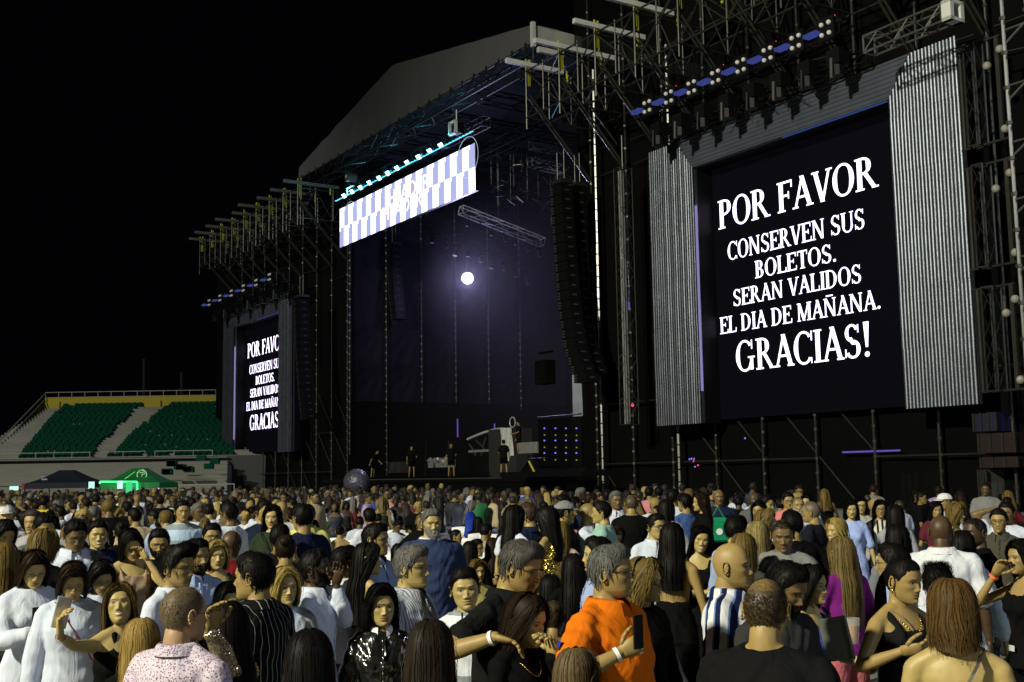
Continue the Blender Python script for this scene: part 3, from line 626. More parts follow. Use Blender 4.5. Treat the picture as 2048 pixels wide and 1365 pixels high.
# lighting bar over the right screen and over the left screen
def light_bar(pA, pB, q, n, dt, tagtxt, s=1, lit=True):
    t0, z0 = fp(*pA, q); t1, z1 = fp(*pB, q); zz = (z0+z1)/2
    t0 += dt; t1 += dt
    o = thing('light_truss', F((t0+t1)/2, q, zz), 'long black lighting truss %s' % tagtxt, 'truss', 'lighting trusses over the screens')
    mb = MB(); mb.truss(F(t0, q, zz), F(t1, q, zz), .55, .5, .03, .7); mb.truss(F(t0, q+1.1, zz-.75), F(t1, q+1.1, zz-.75), .4, .4, .03, .7); mb.build('lattice', M['black'], o)
    rnd = random.Random(9); mb = MB()
    for i in range(60):
        t = t0+1.5+(t1-t0-2)*rnd.random(); a = F(t, q+1.1+rnd.uniform(-.4, .4), zz-.7-rnd.random()*.5); mb.tube(a, a+U*rnd.uniform(-.4, .4)+Vector((0, 0, rnd.uniform(-.35, .35))), .018, 4)
    mb.build('cable', M['steel'], o)['kind'] = 'stuff'
    for i in range(n):
        t = t0+(t1-t0)*(i+.35)/n; w_ = wd[i]
        o = thing('blinder_light', F(t, q-.3, zz), '%s four lamp blinder from the left %s' % (w_, tagtxt), 'stage light', 'four lamp blinders over the screens')
        mb = MB(); mb.fbox(t-.33, t+.33, q-.38, q-.28, zz-.36, zz+.36); mb.tube(F(t, q-.3, zz+.3), F(t, q-.1, zz+.5), .03); mb.build('housing', M['black'], o)
        for a in (-.15, .15):
            for b in (-.17, .17): MB().ball(F(t+a, q-.40, zz+b), .08, n=8, k=4).build('lamp', M['lens'], o)
        t = t0+(t1-t0)*(i+.75)/n
        o = tag(MB().box(F(t, q-.45, zz-.05), U*.27, N*.14, (0, 0, .05)).build('strip_light', M['blue'] if lit else M['led_off']), '%s blue strip light from the left %s' % (w_, tagtxt), 'stage light', 'blue strip lights over the screens')
        t = t0+(t1-t0)*(i+.5)/n
        o = thing('beam_light', F(t, q+.3, zz-.5), '%s hanging black beam light from the left %s' % (w_, tagtxt), 'stage light', 'hanging beam lights over the screens')
        mb = MB(); mb.fbox(t-.26, t+.26, q+.1, q+.6, zz-1.0, zz-.5); mb.tube(F(t, q+.3, zz-1), F(t, q+.3, zz-1.35), .2, 8); mb.build('yoke', M['black'], o)
        mb = MB(); mb.tube(F(t+.05, q+.08, zz-.8), F(t+.05, q+.05, zz-1.45), .06, 8); mb.build('barrel', M['black'] if i % 2 else M['grey'], o)
        if i % 2 == 0:
            mb = MB(); mb.ball(F(t-.5, q-.3, zz+.35), .03, n=6, k=4)
            tag(mb.build('red_indicator', M['red']), 'tiny red indicator beside the %s blinder %s' % (w_, tagtxt), 'indicator light')
light_bar((1690, 62), (1283, 222), -2.6, 8, 0, 'over the right screen')
t0_ = fp(600, 500, -2.6)[0]-fp(1690, 62, -2.6)[0]
light_bar((560, 562), (415, 603), -2.6, 6, 0, 'over the left screen')
# --------------------------------------------------------------- things behind the mesh at lower right
def fb(px0, py0, px1, py1, q, mb, th=.4, mi=0):
    t0, z0 = fp(px0, py0, q); t1, z1 = fp(px1, py1, q); mb.fbox(t1, t0, q, q+th, z1, z0, mi)
cm = mat('container_red', (.012, .004, .003), .6, var=.3, vscale=2); cb = mat('container_blue', (.004, .004, .02), .6, emit=(.1, .1, .5), es=.012); cw = mat('door_grey', (.09, .10, .08), .6, var=.3, vscale=1.5)
for (r, m_, lb) in (((1955, 868, 2030, 905), cm, 'dull red shipping container behind the mesh at far right'), ((1945, 827, 1992, 862), cb, 'blue lit crate stacked above the red container'),
                    ((1960, 915, 2035, 935), cm, 'low red container standing under the stacked ones at far right'), ((1798, 947, 1840, 1010), cw, 'pale door panel behind the mesh under the right screen'), ((1955, 940, 1975, 1015), cw, 'narrow pale panel behind the mesh near the right edge')):
    mb = MB(); fb(*r, -.5 if r[0] > 1900 else .6, mb, 1.2)
    t0, z0 = fp(r[0], r[1], -.55 if r[0] > 1900 else .55); t1, z1 = fp(r[2], r[3], -.55 if r[0] > 1900 else .55); qq = -.55 if r[0] > 1900 else .55
    n_ = max(3, int(abs(t0-t1)/.35))
    for i in range(n_+1): t = t1+(t0-t1)*i/n_; mb.fbox(t-.03, t+.03, qq, qq+.06, z1, z0, 1)
    tag(mb.build('container' if 'cont' in lb or 'crate' in lb else 'door_panel', [m_, M['steel']]), lb, 'container' if 'cont' in lb else 'panel')
mb = MB()
for (x, y, m_) in ((1379, 919, 0), (1383, 918, 0), (1388, 918, 0), (1387, 923, 1), (1390, 934, 0), (1396, 931, 1), (1490, 877, 0)):
    t, z = fp(x, y, -.1); mb.ball(F(t, -.1, z), .035, n=6, k=4, mi=m_)
tag(mb.build('indicator_cluster', [M['blueled'], M['red']]), 'cluster of tiny blue and red indicator lights under the right screen', 'indicator light')
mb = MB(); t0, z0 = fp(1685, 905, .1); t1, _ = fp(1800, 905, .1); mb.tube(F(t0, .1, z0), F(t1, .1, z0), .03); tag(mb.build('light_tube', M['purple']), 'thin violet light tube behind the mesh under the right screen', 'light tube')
# far right scaffold tower
root = thing('scaffold_tower', F(-4.6, -2, 0), 'pale scaffold tower at the right edge of the photo', 'scaffolding')
for tt in (fp(2030, 400, -2)[0], fp(2052, 400, -2)[0]-.4):
    mb = MB(); mb.tube(F(tt, -2, 0), F(tt, -2, 24), .06, 7); z = .5
    while z < 24: mb.tube(F(tt, -2, z), F(tt, -2, z+.1), .1, 6); z += 1
    mb.build('pole', M['alu'], root)
mb = MB(); tt = fp(2030, 400, -2)[0]
for k in range(14): mb.tube(F(tt, -2, 1+k*1.6), F(tt-2.2, -2, 1+k*1.6+1.4), .035); mb.tube(F(tt, -2, 1.4+k*1.6), F(tt-2.2, -2, 1.4+k*1.6), .035)
mb.build('brace', M['alu'], root)
mb = MB(); 
for i in range(5):
    mb.tube(F(-3.6-i*1.3, .2, 0), F(-3.6-i*1.3, .2, 5.6), .05)
    for z in (2.2, 3.4, 4.6, 5.6): mb.tube(F(-3.6, .2, z), F(-8.8, .2, z), .04)
tag(mb.build('guard_frame', M['alu']), 'ladder like steel guard frames behind the mesh near the right edge', 'guard frame')
# --------------------------------------------------------------- stage furniture
def stg(px, py, q):                     # point on the deck seen at column px, q metres back
    t, z = fp(px, py, q); return t
def sbox(px0, px1, py0, py1, q, dep, m_, name, lab, cat, extra=None):
    t0, z0 = fp(px0, py0, q); t1, z1 = fp(px1, py1, q); z1 = max(z1, ZD+.005); mb = MB(); mb.fbox(t1, t0, q, q+dep, z1, z0)
    if extra: extra(mb, t0, t1, z0, z1, q)
    return tag(mb.build(name, m_), lab, cat)
t0, z0 = fp(1002, 858, 3); t1, z1 = fp(1028, 945, 3)
o = thing('dj_desk', F(t0, 3, ZD), 'tall DJ desk draped with a crumpled silver cloth', 'DJ desk')
MB().fbox(t1, t0+1.4, 3.05, 4.2, ZD, z0).build('desk_body', M['grey'], o)
mb = MB(); vs_ = []; zc_ = fp(1010, 912, 3)[1]
for j in range(9):
    for i in range(9): vs_.append(F(t0+(t1-t0)*i/8, 3-.06+.07*math.sin(i*2.2+j*.4), z0+.02+(zc_-z0-(.3 if i % 3 else 0))*j/8))
mb.add(vs_, [(j*9+i, j*9+i+1, (j+1)*9+i+1, (j+1)*9+i) for j in range(8) for i in range(8)]); mb.build('silver_cloth', mat('pale_cloth', (.75, .76, .78), .35, bump=1, bscale=5), o, smooth=True)
o = thing('arc_table', F(t0+3, 3, ZD), 'curved white edged DJ table top on bent metal legs', 'table')
mb = MB(); prev = None
for i in range(13):
    a = i/12; x = 935+a*75; y = 879-21*math.sin(a*math.pi/2); t, z = fp(x, y, 3.2); p_ = F(t, 3.2, z)
    if prev: mb.tube(prev, p_, .07, 6)
    prev = p_
mb.build('curved_edge', M['alu_white'], o)
mb = MB()
for (a, b) in (((938, 888), (948, 903)), ((948, 903), (952, 912)), ((951, 880), (968, 897)), ((968, 897), (962, 912)), ((972, 875), (966, 893))):
    ta, za_ = fp(*a, 3.2); tb, zb_ = fp(*b, 3.2); mb.tube(F(ta, 3.2, za_), F(tb, 3.2, zb_), .05, 6)
mb.build('leg', M['alu'], o)
MB().fbox(fp(984, 908, 3.2)[0], fp(938, 908, 3.2)[0], 3.2, 4, ZD, fp(960, 905, 3.2)[1]).build('plinth', M['black'], o)
MB().fbox(fp(984, 908, 3.2)[0]+.1, fp(940, 908, 3.2)[0], 3.1, 4.1, fp(960, 905, 3.2)[1]+.003, fp(960, 900, 3.2)[1]).build('foil_cover', M['silver'], o)
def wall_of_leds():
    t0, z0 = fp(1076, 840, .6); t1, z1 = fp(1165, 935, .6)
    o = thing('lamp_wall', F((t0+t1)/2, .6, ZD), 'black wall of twelve blue and yellow lamps right of the DJ desk', 'lamp wall')
    mb = MB(); mb.fbox(t1, t0, .6, 1.1, max(z1, ZD), z0); mb.tube(F(t1, .6, z0+.1), F(t0, .6, z0+.1), .04); mb.build('cabinet', M['black'], o)
    for x in (1087, 1109, 1130, 1151):
        for y in (857, 881.5, 906.5):
            t, z = fp(x, y, .5); mb = MB(); mb.ball(F(t, .55, z), .04, n=8, k=5); mb.build('lamp', [M['blueled'], M['yled'], M['white_lamp']], o); mb = MB(); mb.ball(F(t, .55, z-.32), .035, n=6, k=4, mi=1); mb.build('lamp', [M['blueled'], M['yled'], M['white_lamp']], o)
wall_of_leds()
sbox(1038, 1075, 886, 906, 1.5, .6, M['silver'], 'foil_box', 'flat case under crumpled silver foil beside the lamp wall', 'case')
sbox(1020, 1033, 912, 944, 2.4, .8, M['grey'], 'flight_case', 'tall grey case right of the DJ desk', 'case')
def foil(mb, t0, t1, z0, z1, q):
    rnd = random.Random(2)
    for i in range(26): mb.ball(F(rnd.uniform(t1, t0), q+rnd.uniform(-.1, .5), rnd.uniform(z1+.3, z0)), rnd.uniform(.1, .25), rnd.uniform(.1, .25), rnd.uniform(.06, .2), n=6, k=4)
sbox(856, 892, 920, 935, 1.5, .6, M['silver'], 'foil_heap', 'low table covered with crumpled silver foil on the stage', 'table', foil)
sbox(905, 1000, 908, 945, 5, .8, M['black'], 'riser', 'wide black riser behind the stagehands', 'riser')
sbox(1000, 1165, 945, 1010, -3.2, 1.6, M['black'], 'subwoofer', 'row of black subwoofer boxes at the foot of the stage', 'loudspeaker')
sbox(775, 800, 925, 946, 1, .7, M['grey'], 'monitor_speaker', 'dark stage monitor box near the left side of the stage', 'loudspeaker')
o = tag(MB().ball(at(713, 964, 55), .62, .62, .62, n=24, k=14).build('clear_ball', mat('crinkled_foil', (.16, .16, .22), .3, .5, bump=1, bscale=9, var=.6, vscale=7), smooth=True), 'big crinkled silvery ball in front of the stage edge', 'ball')
t0, z0 = fp(843, 880, 4); t1, _ = fp(896, 880, 4); mb = MB(); mb.fbox(t1, t0, 4, 4.4, z0-.04, z0+.06); mb.tube(F(t1+.3, 4.2, z0), F(t1+.0, 4.2, ZD), .04); mb.tube(F(t0-.3, 4.2, z0), F(t0-.1, 4.2, ZD), .04)
tag(mb.build('keyboard_stand', [M['black']]), 'violet lit keyboard on a thin stand behind the stagehands', 'keyboard')
mb = MB(); a, za_ = fp(1058, 923, -.5); b, zb_ = fp(1078, 963, -.5); c_, zc2 = fp(1034, 955, -.5)
mb.tube(F(a, -.5, za_), F(b, -.5, zb_), .05, mi=1); mb.tube(F(a, -.5, za_), F(c_, -.5, zc2), .05); mb.tube(F(a, -.5, za_+.1), F(a-1.4, -.5, za_+.1), .05)
mb.add([F(a, -.45, za_), F(b+.1, -.45, zb_), F(c_-.1, -.45, zc2)], [(0, 1, 2)])
tag(mb.build('camera_crane', [M['black'], M['yellow']]), 'black draped tripod with a yellow leg at the stage edge', 'tripod')
# vertical lit tubes on stage, round drum
for (x, ya, yb, lb) in ((915, 838, 875, 'left short violet light tube behind the DJ table'), (989, 848, 862, 'right short violet light tube behind the DJ table')):
    t, z = fp(x, ya, 6); _, z2 = fp(x, yb, 6); tag(MB().tube(F(t, 6, z), F(t, 6, z2), .04).build('light_tube', M['purple']), lb, 'light tube', 'violet tubes on stage')
t, z = fp(1025, 845, 3.6); mb = MB(); prev = None
for i in range(17): p_ = F(t-.28*math.cos(i*math.pi/8), 3.6, z+.28*math.sin(i*math.pi/8)); mb.tube(prev, p_, .03, 5) if prev else None; prev = p_
tag(mb.build('hoop', M['alu_white']), 'pale ring shaped hoop standing behind the DJ desk', 'hoop')
# corrugated strip right of stage (far frame seen past the array)
t0, z0 = fp(1143, 700, 4); t1, z1 = fp(1166, 840, 4); mb = MB()
for i in range(12): a = t0+(t1-t0)*i/12; b = t0+(t1-t0)*(i+1)/12; mb.add([F(a, 4+.05*(i % 2), z1), F(b, 4+.05*((i+1) % 2), z1), F(b, 4+.05*((i+1) % 2), z0-(0.9)*0), F(a, 4+.05*(i % 2), z0)], [(0, 1, 2, 3)])
tag(mb.build('ribbed_panel', M['corr']), 'upright strip of ribbed metal behind the curved loudspeaker column', 'panel')
t, z = fp(1090, 745, -.5); mb = MB(); mb.box(F(t, -.5, z), U*.42, N*.3, (0, 0, .55)); mb.box(F(t-.2, -.6, z+.9), U*.5, N*.1, (0, 0, .04)); tag(mb.build('hanging_speaker', M['blackf']), 'dark covered speaker box hanging near the right side of the stage', 'loudspeaker')
# ================================================================== GRANDSTAND (left)
D0 = 100.0
def gx(px, d): return at(px, 900, d).x
root = thing('grandstand', (gx(200, 92), 92, 0), 'concrete grandstand with blocks of green seats and a yellow top wall', 'grandstand')
conc = mat('pale_concrete', (.24, .245, .21), .85, var=.25, vscale=.8, bump=.2, bscale=3); seatm = mat('green_seats', (.001, .050, .026), .8, spec=.1, var=.4, vscale=2)
yel = mat('yellow_wall', (.42, .34, .008), .7); NR = 24
zT = at(300, 814, D0).z; zL = at(150, 915, D0-14).z
xl, xr = -46.5, -16.5
mb = MB(); seat = MB(); seat2 = MB()
for r in range(NR):
    a = r/(NR-1); y = D0-14*(1-a); z = zL+(zT-zL)*a; dy = 14/(NR-1)
    mb.abox(gx(80, D0)+.1, xr+3, y, y+dy*1.0+.002, z-1.2, z)
    for (pa, pb, sb) in (((108, 24), (272, 172), seat), ((324, 205), (460, 460), seat2)):
        x0 = gx(pa[0]*a+pa[1]*(1-a) if 0 else (pa[1]+(pa[0]-pa[1])*a)+8, y); x1 = gx((pb[1]+(pb[0]-pb[1])*a)+(0), y)
        x = x0+random.uniform(0, .3)
        while x < x1:
            if random.random() > .03:
                sb.abox(x, x+.40, y+.10, y+.42, z+.005, z+.22); sb.abox(x, x+.40, y+.40, y+.46, z+.2, z+.44)
            x += .5
mb.build('terrace', conc, root); tag(seat.build('seat_block', seatm, root), None, None, None, 'stuff'); tag(seat2.build('seat_block', seatm, root), None, None, None, 'stuff')
mb = MB(); mb.abox(gx(80, D0)+.0, xr+3, D0+.7, D0+1, zT-.2, zT+.95); mb.abox(gx(80, D0), gx(112, D0), D0+.45, D0+.68, zT-.5, zT+.6); mb.abox(gx(293, D0), gx(316, D0), D0+.45, D0+.68, zT-.3, zT+.6); mb.build('yellow_wall', yel, root)
mb = MB()
for z in (zT+1.45, zT+1.0): mb.tube((gx(80, D0), D0+.85, z), (xr+3, D0+.85, z), .035, 4)
x = gx(80, D0)
while x < xr: mb.tube((x, D0+.85, zT+.9), (x, D0+.85, zT+1.45), .03, 4); x += 1.15
# sloping end rail and wall
a0 = Vector((gx(80, D0), D0+.85, zT+1.4)); a1 = Vector((gx(-60, 84), 84, at(-60, 945, 84).z)); mb.tube(a0, a1, .05, 4); mb.tube(a0-Vector((0, 0, .5)), a1-Vector((0, 0, .5)), .03, 4)
for (u0, u1) in ((10, 280), (205, 290), (310, 420)):
    zz = zL+.15; y = D0-14.6
    pass
y = D0-14.4; 
for (pa, pb) in ((0, 180), (203, 290), (310, 425)):
    xa, xb = gx(pa, y), gx(pb, y)
    for z in (zL+.35, zL-.05): mb.tube((xa, y, z), (xb, y, z), .035, 4)
    n_ = int((xb-xa)/1.15)
    for i in range(n_+1): mb.tube((xa+(xb-xa)*i/n_, y, zL-.1), (xa+(xb-xa)*i/n_, y, zL+.4), .03, 4)
mb.build('railing', mat('pale_rail', (.3, .3, .27), .5), root)
mb = MB(); mb.add([a0-Vector((0, 0, .5)), a1-Vector((0, 0, .5)), a1-Vector((0, 0, 6)), a0-Vector((0, 0, 9))], [(0, 1, 2, 3)]); mb.abox(xl-3, xr+4, D0-14.35, D0-14.2, 0, zL-.05); mb.build('dark_wall', M['grey'], root)
mb = MB(); NL = 8
for r in range(NL):
    a = r/(NL-1); y = D0-24+9*a; z = 1.2+(zL-.45-1.2)*a; mb.abox(xl-2, gx(455, y), y, y+9/(NL-1)+.002, z-2, z); mb.abox(xl-2, gx(454, y), y+.1, y+.4, z+.25, z+.31)
mb.build('bench_tier', mat('pale_benches', (.24, .24, .20), .8, var=.25, vscale=.6), root)
mb = MB()
for (px, py) in ((343, 926), (345, 925), (358, 932), (363, 933), (375, 936), (379, 938), (333, 941), (336, 943), (403, 915), (418, 931), (430, 921)):
    p_ = at(px, py, 78); mb.abox(p_.x-.3, p_.x+.3, 77.8, 78.2, p_.z-.25, p_.z+.12)
mb.build('loose_seats', seatm, root)['kind'] = 'stuff'
for i, (px, top_, h_) in enumerate(((288, 718, 795), (363, 745, 795))):
    p0 = at(px, h_+160, 130); p1 = at(px, top_, 130); tag(MB().tube((p0.x, p0.y, 0), (p1.x, p0.y, p1.z), .16, 6).build('mast', M['grey']), ['taller', 'shorter'][i]+' thin grey mast rising behind the grandstand', 'mast')
# perimeter low fence at left
mb = MB(); y = 66
for z in (.1, 1.9, 1.0): mb.tube((gx(-20, y), y, z), (gx(470, y), y, z), .04, 4)
x = gx(-20, y)
while x < gx(470, y): mb.tube((x, y, 0), (x, y, 1.9), .035, 4); x += 1.4
tag(mb.build('metal_fence', mat('pale_fence', (.3, .3, .28), .5)), 'thin pale metal fence in front of the grandstand', 'fence')
# tents
def tent(px0, px1, pyt, pye, d, m_, label, leg=True):
    a = at(px0, pye, d); b = at(px1, pye, d); apx = at((px0+px1)/2, pyt, d+1.5); w_ = (b.x-a.x); zE = a.z; zA = apx.z
    o = thing('canopy_tent', ((a.x+b.x)/2, d+w_/2, 0), label, 'tent')
    y0, y1 = d, d+w_; cx, cy = (a.x+b.x)/2, d+w_/2; mb = MB(); k = 8; vs_ = []
    cs = [(a.x, y0), (b.x, y0), (b.x, y1), (a.x, y1)]
    r_ = w_*.10
    tp = [(cx-r_, cy-r_), (cx+r_, cy-r_), (cx+r_, cy+r_), (cx-r_, cy+r_)]
    for s in range(4):
        c0, c1 = cs[s], cs[(s+1) % 4]; t0, t1 = tp[s], tp[(s+1) % 4]
        vs_ = []
        for j in range(k+1):
            u = j/k; z = zE+(zA-zE)*(u**1.35)
            for (c, t) in ((c0, t0), (c1, t1)): vs_.append((c[0]+(t[0]-c[0])*u, c[1]+(t[1]-c[1])*u, z))
        mb.add(vs_, [(2*j, 2*j+1, 2*j+3, 2*j+2) for j in range(k)])
        mb.add([(c0[0], c0[1], zE-.28), (c1[0], c1[1], zE-.28), (c1[0], c1[1], zE), (c0[0], c0[1], zE)], [(0, 1, 2, 3)])
    mb.add([(*t, zA) for t in tp], [(0, 1, 2, 3)])
    mb.build('canopy', m_, o)
    for c in cs: MB().tube((c[0], c[1], 0), (c[0], c[1], zE-.05), .035, 5).build('leg', M['steel'], o)
    return o, a, b, zE, zA
navy_t = mat('navy_canvas', (.006, .007, .022), .7); green_t = mat('green_canvas', (.006, .13, .035), .6, emit=(.01, .25, .05), es=.06)
nt_, a, b, zE, zA = tent(50, 172, 941, 967, 58, navy_t, 'navy pop up tent with faint white lettering at far left')
pm = mat('pale_print', (.35, .35, .45), .6); mb = MB(); rnd = random.Random(1); prev = None
for row, (x0, x1, yy) in enumerate(((92, 113, 954), (93, 104, 959))):
    prev = None
    for i in range(26):
        p_ = at(x0+(x1-x0)*i/25, yy+1.6*math.sin(i*1.9), 59.0+(0 if row else .5)); p_.y -= .6
        if prev is not None: mb.tube(prev, p_, .025, 4)
        prev = p_
mb.build('faint_lettering', pm, nt_)
gt_, a, b, zE, zA = tent(200, 320, 937, 967, 58, green_t, 'green pop up tent with a round white emblem and neon edge')
c = at(284, 950, 58.6); mb = MB(); prev = None
for k in range(21):
    p_ = c+Vector((.24*math.cos(k*math.pi/10), 0, .24*math.sin(k*math.pi/10)))
    if prev is not None: mb.tube(prev, p_, .04, 4)
    prev = p_
for (x0, z0, x1, z1) in ((-.02, -.14, .02, .14), (-.12, .1, .1, .14), (.1, .14, .13, .04), (.13, .04, .02, .0)): mb.tube(c+Vector((x0, 0, z0)), c+Vector((x1, 0, z1)), .025, 4)
mb.build('round_emblem', mat('emblem_white', (.6, .62, .5), .5), gt_)
mb = MB(); rows_ = [(249+k*2.1, 959-k*1.5) for k in range(11)]; prev = None
for k, (x, y_) in enumerate(rows_):
    p_ = at(x, y_+(1 if k % 2 else -1), 58.3)
    if prev is not None: mb.tube(prev, p_, .02, 4)
    prev = p_
mb.build('faint_lettering', mat('green_print', (.3, .6, .2), .5), gt_)
mb = MB(); p = [at(200, 968, 57.8), at(200, 964, 57.8), at(274, 964, 57.8), at(274.5, 982, 57.8)]
for i in range(3): mb.tube(p[i], p[i+1], .045, 5)
tag(mb.build('neon_strip', M['green_neon']), 'green neon strip bent round the bar under the green tent', 'neon light')
gl = bpy.data.lights.new('neon_glow', 'POINT'); gl.energy = 40; gl.color = (.1, 1, .3); gl.shadow_soft_size = .05; go = bpy.data.objects.new('neon_glow', gl); COL.objects.link(go); go.location = at(240, 968, 57.2)
for (px, py, w_, h_, m_, lb) in ((183, 972, .13, .2, 'white_lamp', 'small pale lit sign left of the green tent'), (240, 970, .12, .2, 'white_lamp', 'small pale lit sign inside the green tent'), (28, 977, .2, .1, 'white_lamp', 'small white lamp at the far left behind the crowd'),
                                 (258, 976, .14, .3, 'green_neon', 'small green lit menu board inside the green tent')):
    c = at(px, py, 57); tag(MB().box(c, (w_, 0, 0), (0, .05, 0), (0, 0, h_)).build('lit_sign', emat('sign_glow', (.5, .9, .8) if m_ != 'green_neon' else (.05, .6, .2), 1.2)), lb, 'lit sign')
mb = MB(); a, b = at(302, 970, 60), at(318, 970, 60); mb.tube(a, b, .05, 4); mb.tube(b, b-Vector((0, 0, .8)), .05, 4); tag(mb.build('neon_bar', emat('violet_white', (.6, .55, 1), 1.5)), 'pale violet lit frame right of the green tent', 'lit sign')
mb = MB(); a = at(0, 974, 60); b = at(82, 974, 60); mb.tube(a, b, .05, 4); mb.tube(a-Vector((0, 0, .4)), b-Vector((0, 0, .4)), .04, 4)
mb.box(at(66, 973, 60), (.5, 0, 0), (0, .2, 0), (0, 0, .16), 1); tag(mb.build('counter_rail', [M['steel'], mat('red_banner', (.3, .02, .06), .6)]), 'rail with a small red banner at the far left behind the crowd', 'railing')
# ================================================================== crowd barriers
def barrier(x, y, rz, label, L=2.3, h=1.12):
    o = thing('crowd_barrier', (x, y, 0), label, 'barrier', 'steel crowd barriers before the stage'); o.rotation_euler = (0, 0, rz)
    d = Vector((math.cos(rz), math.sin(rz), 0)); c = Vector((x, y, 0)); nrm = Vector((-d.y, d.x, 0)); up = Vector((0, 0, 1))
    mb = MB()
    for z in (.2, h): mb.tube(c-d*L/2+up*z, c+d*L/2+up*z, .024, 6)
    for s in (-1, 1): mb.tube(c+d*s*L/2, c+d*s*L/2+up*h, .024, 6); mb.tube(c+d*s*L/2+up*h, c+d*s*L*.45+nrm*.6, .02, 5); mb.box(c+d*s*L/2+up*.01, d*.04, nrm*.35, up*.01)
    mb.build('frame', M['alu'], o)
    mb = MB(); mb.box(c+up*(h*.58), d*L*.49, nrm*.004, up*h*.40); mb.build('panel', mat('perforated_panel', (.22, .22, .23), .5, .3) if 'bp' not in M else M['bp'], o); return o
M['bp'] = mat('perforated_panel', (.2, .2, .21), .5, .3, alpha=.75)
pos = []
qbar = -7.0; t = -16.0; i = 0
names_ = []
while t < 52:
    p_ = F(t, qbar, 0); v = p_-CAM; px = 1024+FPX*(v.dot(_r)/v.dot(_f))
    if px < 2120 and (px > 1400 or 960 < px < 1200 or px < 900):
        if px > 400: names_.append((t, px))
    t += 2.4
for (t, px) in names_:
    p_ = F(t, qbar, 0)
    lm = 'below the left screen' if px < 600 else 'below the LED banner' if px < 900 else 'below the DJ desk' if px < 1100 else 'below the line arrays' if px < 1300 else 'under the right screen' if px < 1800 else 'near the right edge'
    k_ = sum(1 for (a, b) in names_ if a <= t and (b > 1100) == (px > 1100))
    barrier(p_.x, p_.y, math.atan2(U.y, U.x), 'steel crowd barrier panel %s, %s from the right end of its row' % (lm, ['first', 'second', 'third', 'fourth', 'fifth', 'sixth', 'seventh', 'eighth', 'ninth', 'tenth', 'eleventh', 'twelfth', 'thirteenth', 'fourteenth', 'fifteenth', 'sixteenth', 'seventeenth', 'eighteenth', 'nineteenth', 'twentieth', 'twenty first', 'twenty second', 'twenty third', 'twenty fourth'][k_-1]))
# ================================================================== PEOPLE: builder
import numpy as np
LOD = {0: dict(nz=76, nt=96, vox=.010, rib=1000, rw=.0021, seg=14, n=10), 1: dict(nz=54, nt=68, vox=.014, rib=420, rw=.0034, seg=11, n=8),
       2: dict(nz=36, nt=44, vox=.020, rib=170, rw=.0065, seg=9, n=6), 3: dict(nz=22, nt=26, vox=.028, rib=44, rw=.016, seg=7, n=5), 4: dict(nz=12, nt=14, vox=.05, rib=14, rw=.03, seg=5, n=4)}
def prof(z):
    """half width, front and back of the skull at height z above the middle of the head"""
    Z = np.array([-.112, -.104, -.095, -.08, -.06, -.04, -.02, 0, .015])
    w = np.interp(z, Z, [.026, .036, .0435, .054, .0625, .0685, .073, .0755, .0765])
    f = np.interp(z, Z, [.080, .0865, .089, .0895, .0905, .0905, .0905, .0905, .0935])
    b = np.interp(z, Z, [.030, .036, .042, .052, .068, .083, .093, .099, .101])
    k = np.sqrt(np.clip(1-(np.clip(z-.015, 0, .1009)/.101)**2.2, 0, 1)); return w*k, f*k, b*k
def skull(th, z, off=0):
    w, f, b = prof(z); c, s = np.cos(th), np.sin(th); n = .87
    x = (w+off)*np.sign(s)*np.abs(s)**n; y = -np.where(c > 0, f+off, b+off)*np.sign(c)*np.abs(c)**n
    return x, y
def G(x, m, s): return np.exp(-((x-m)/s)**2)
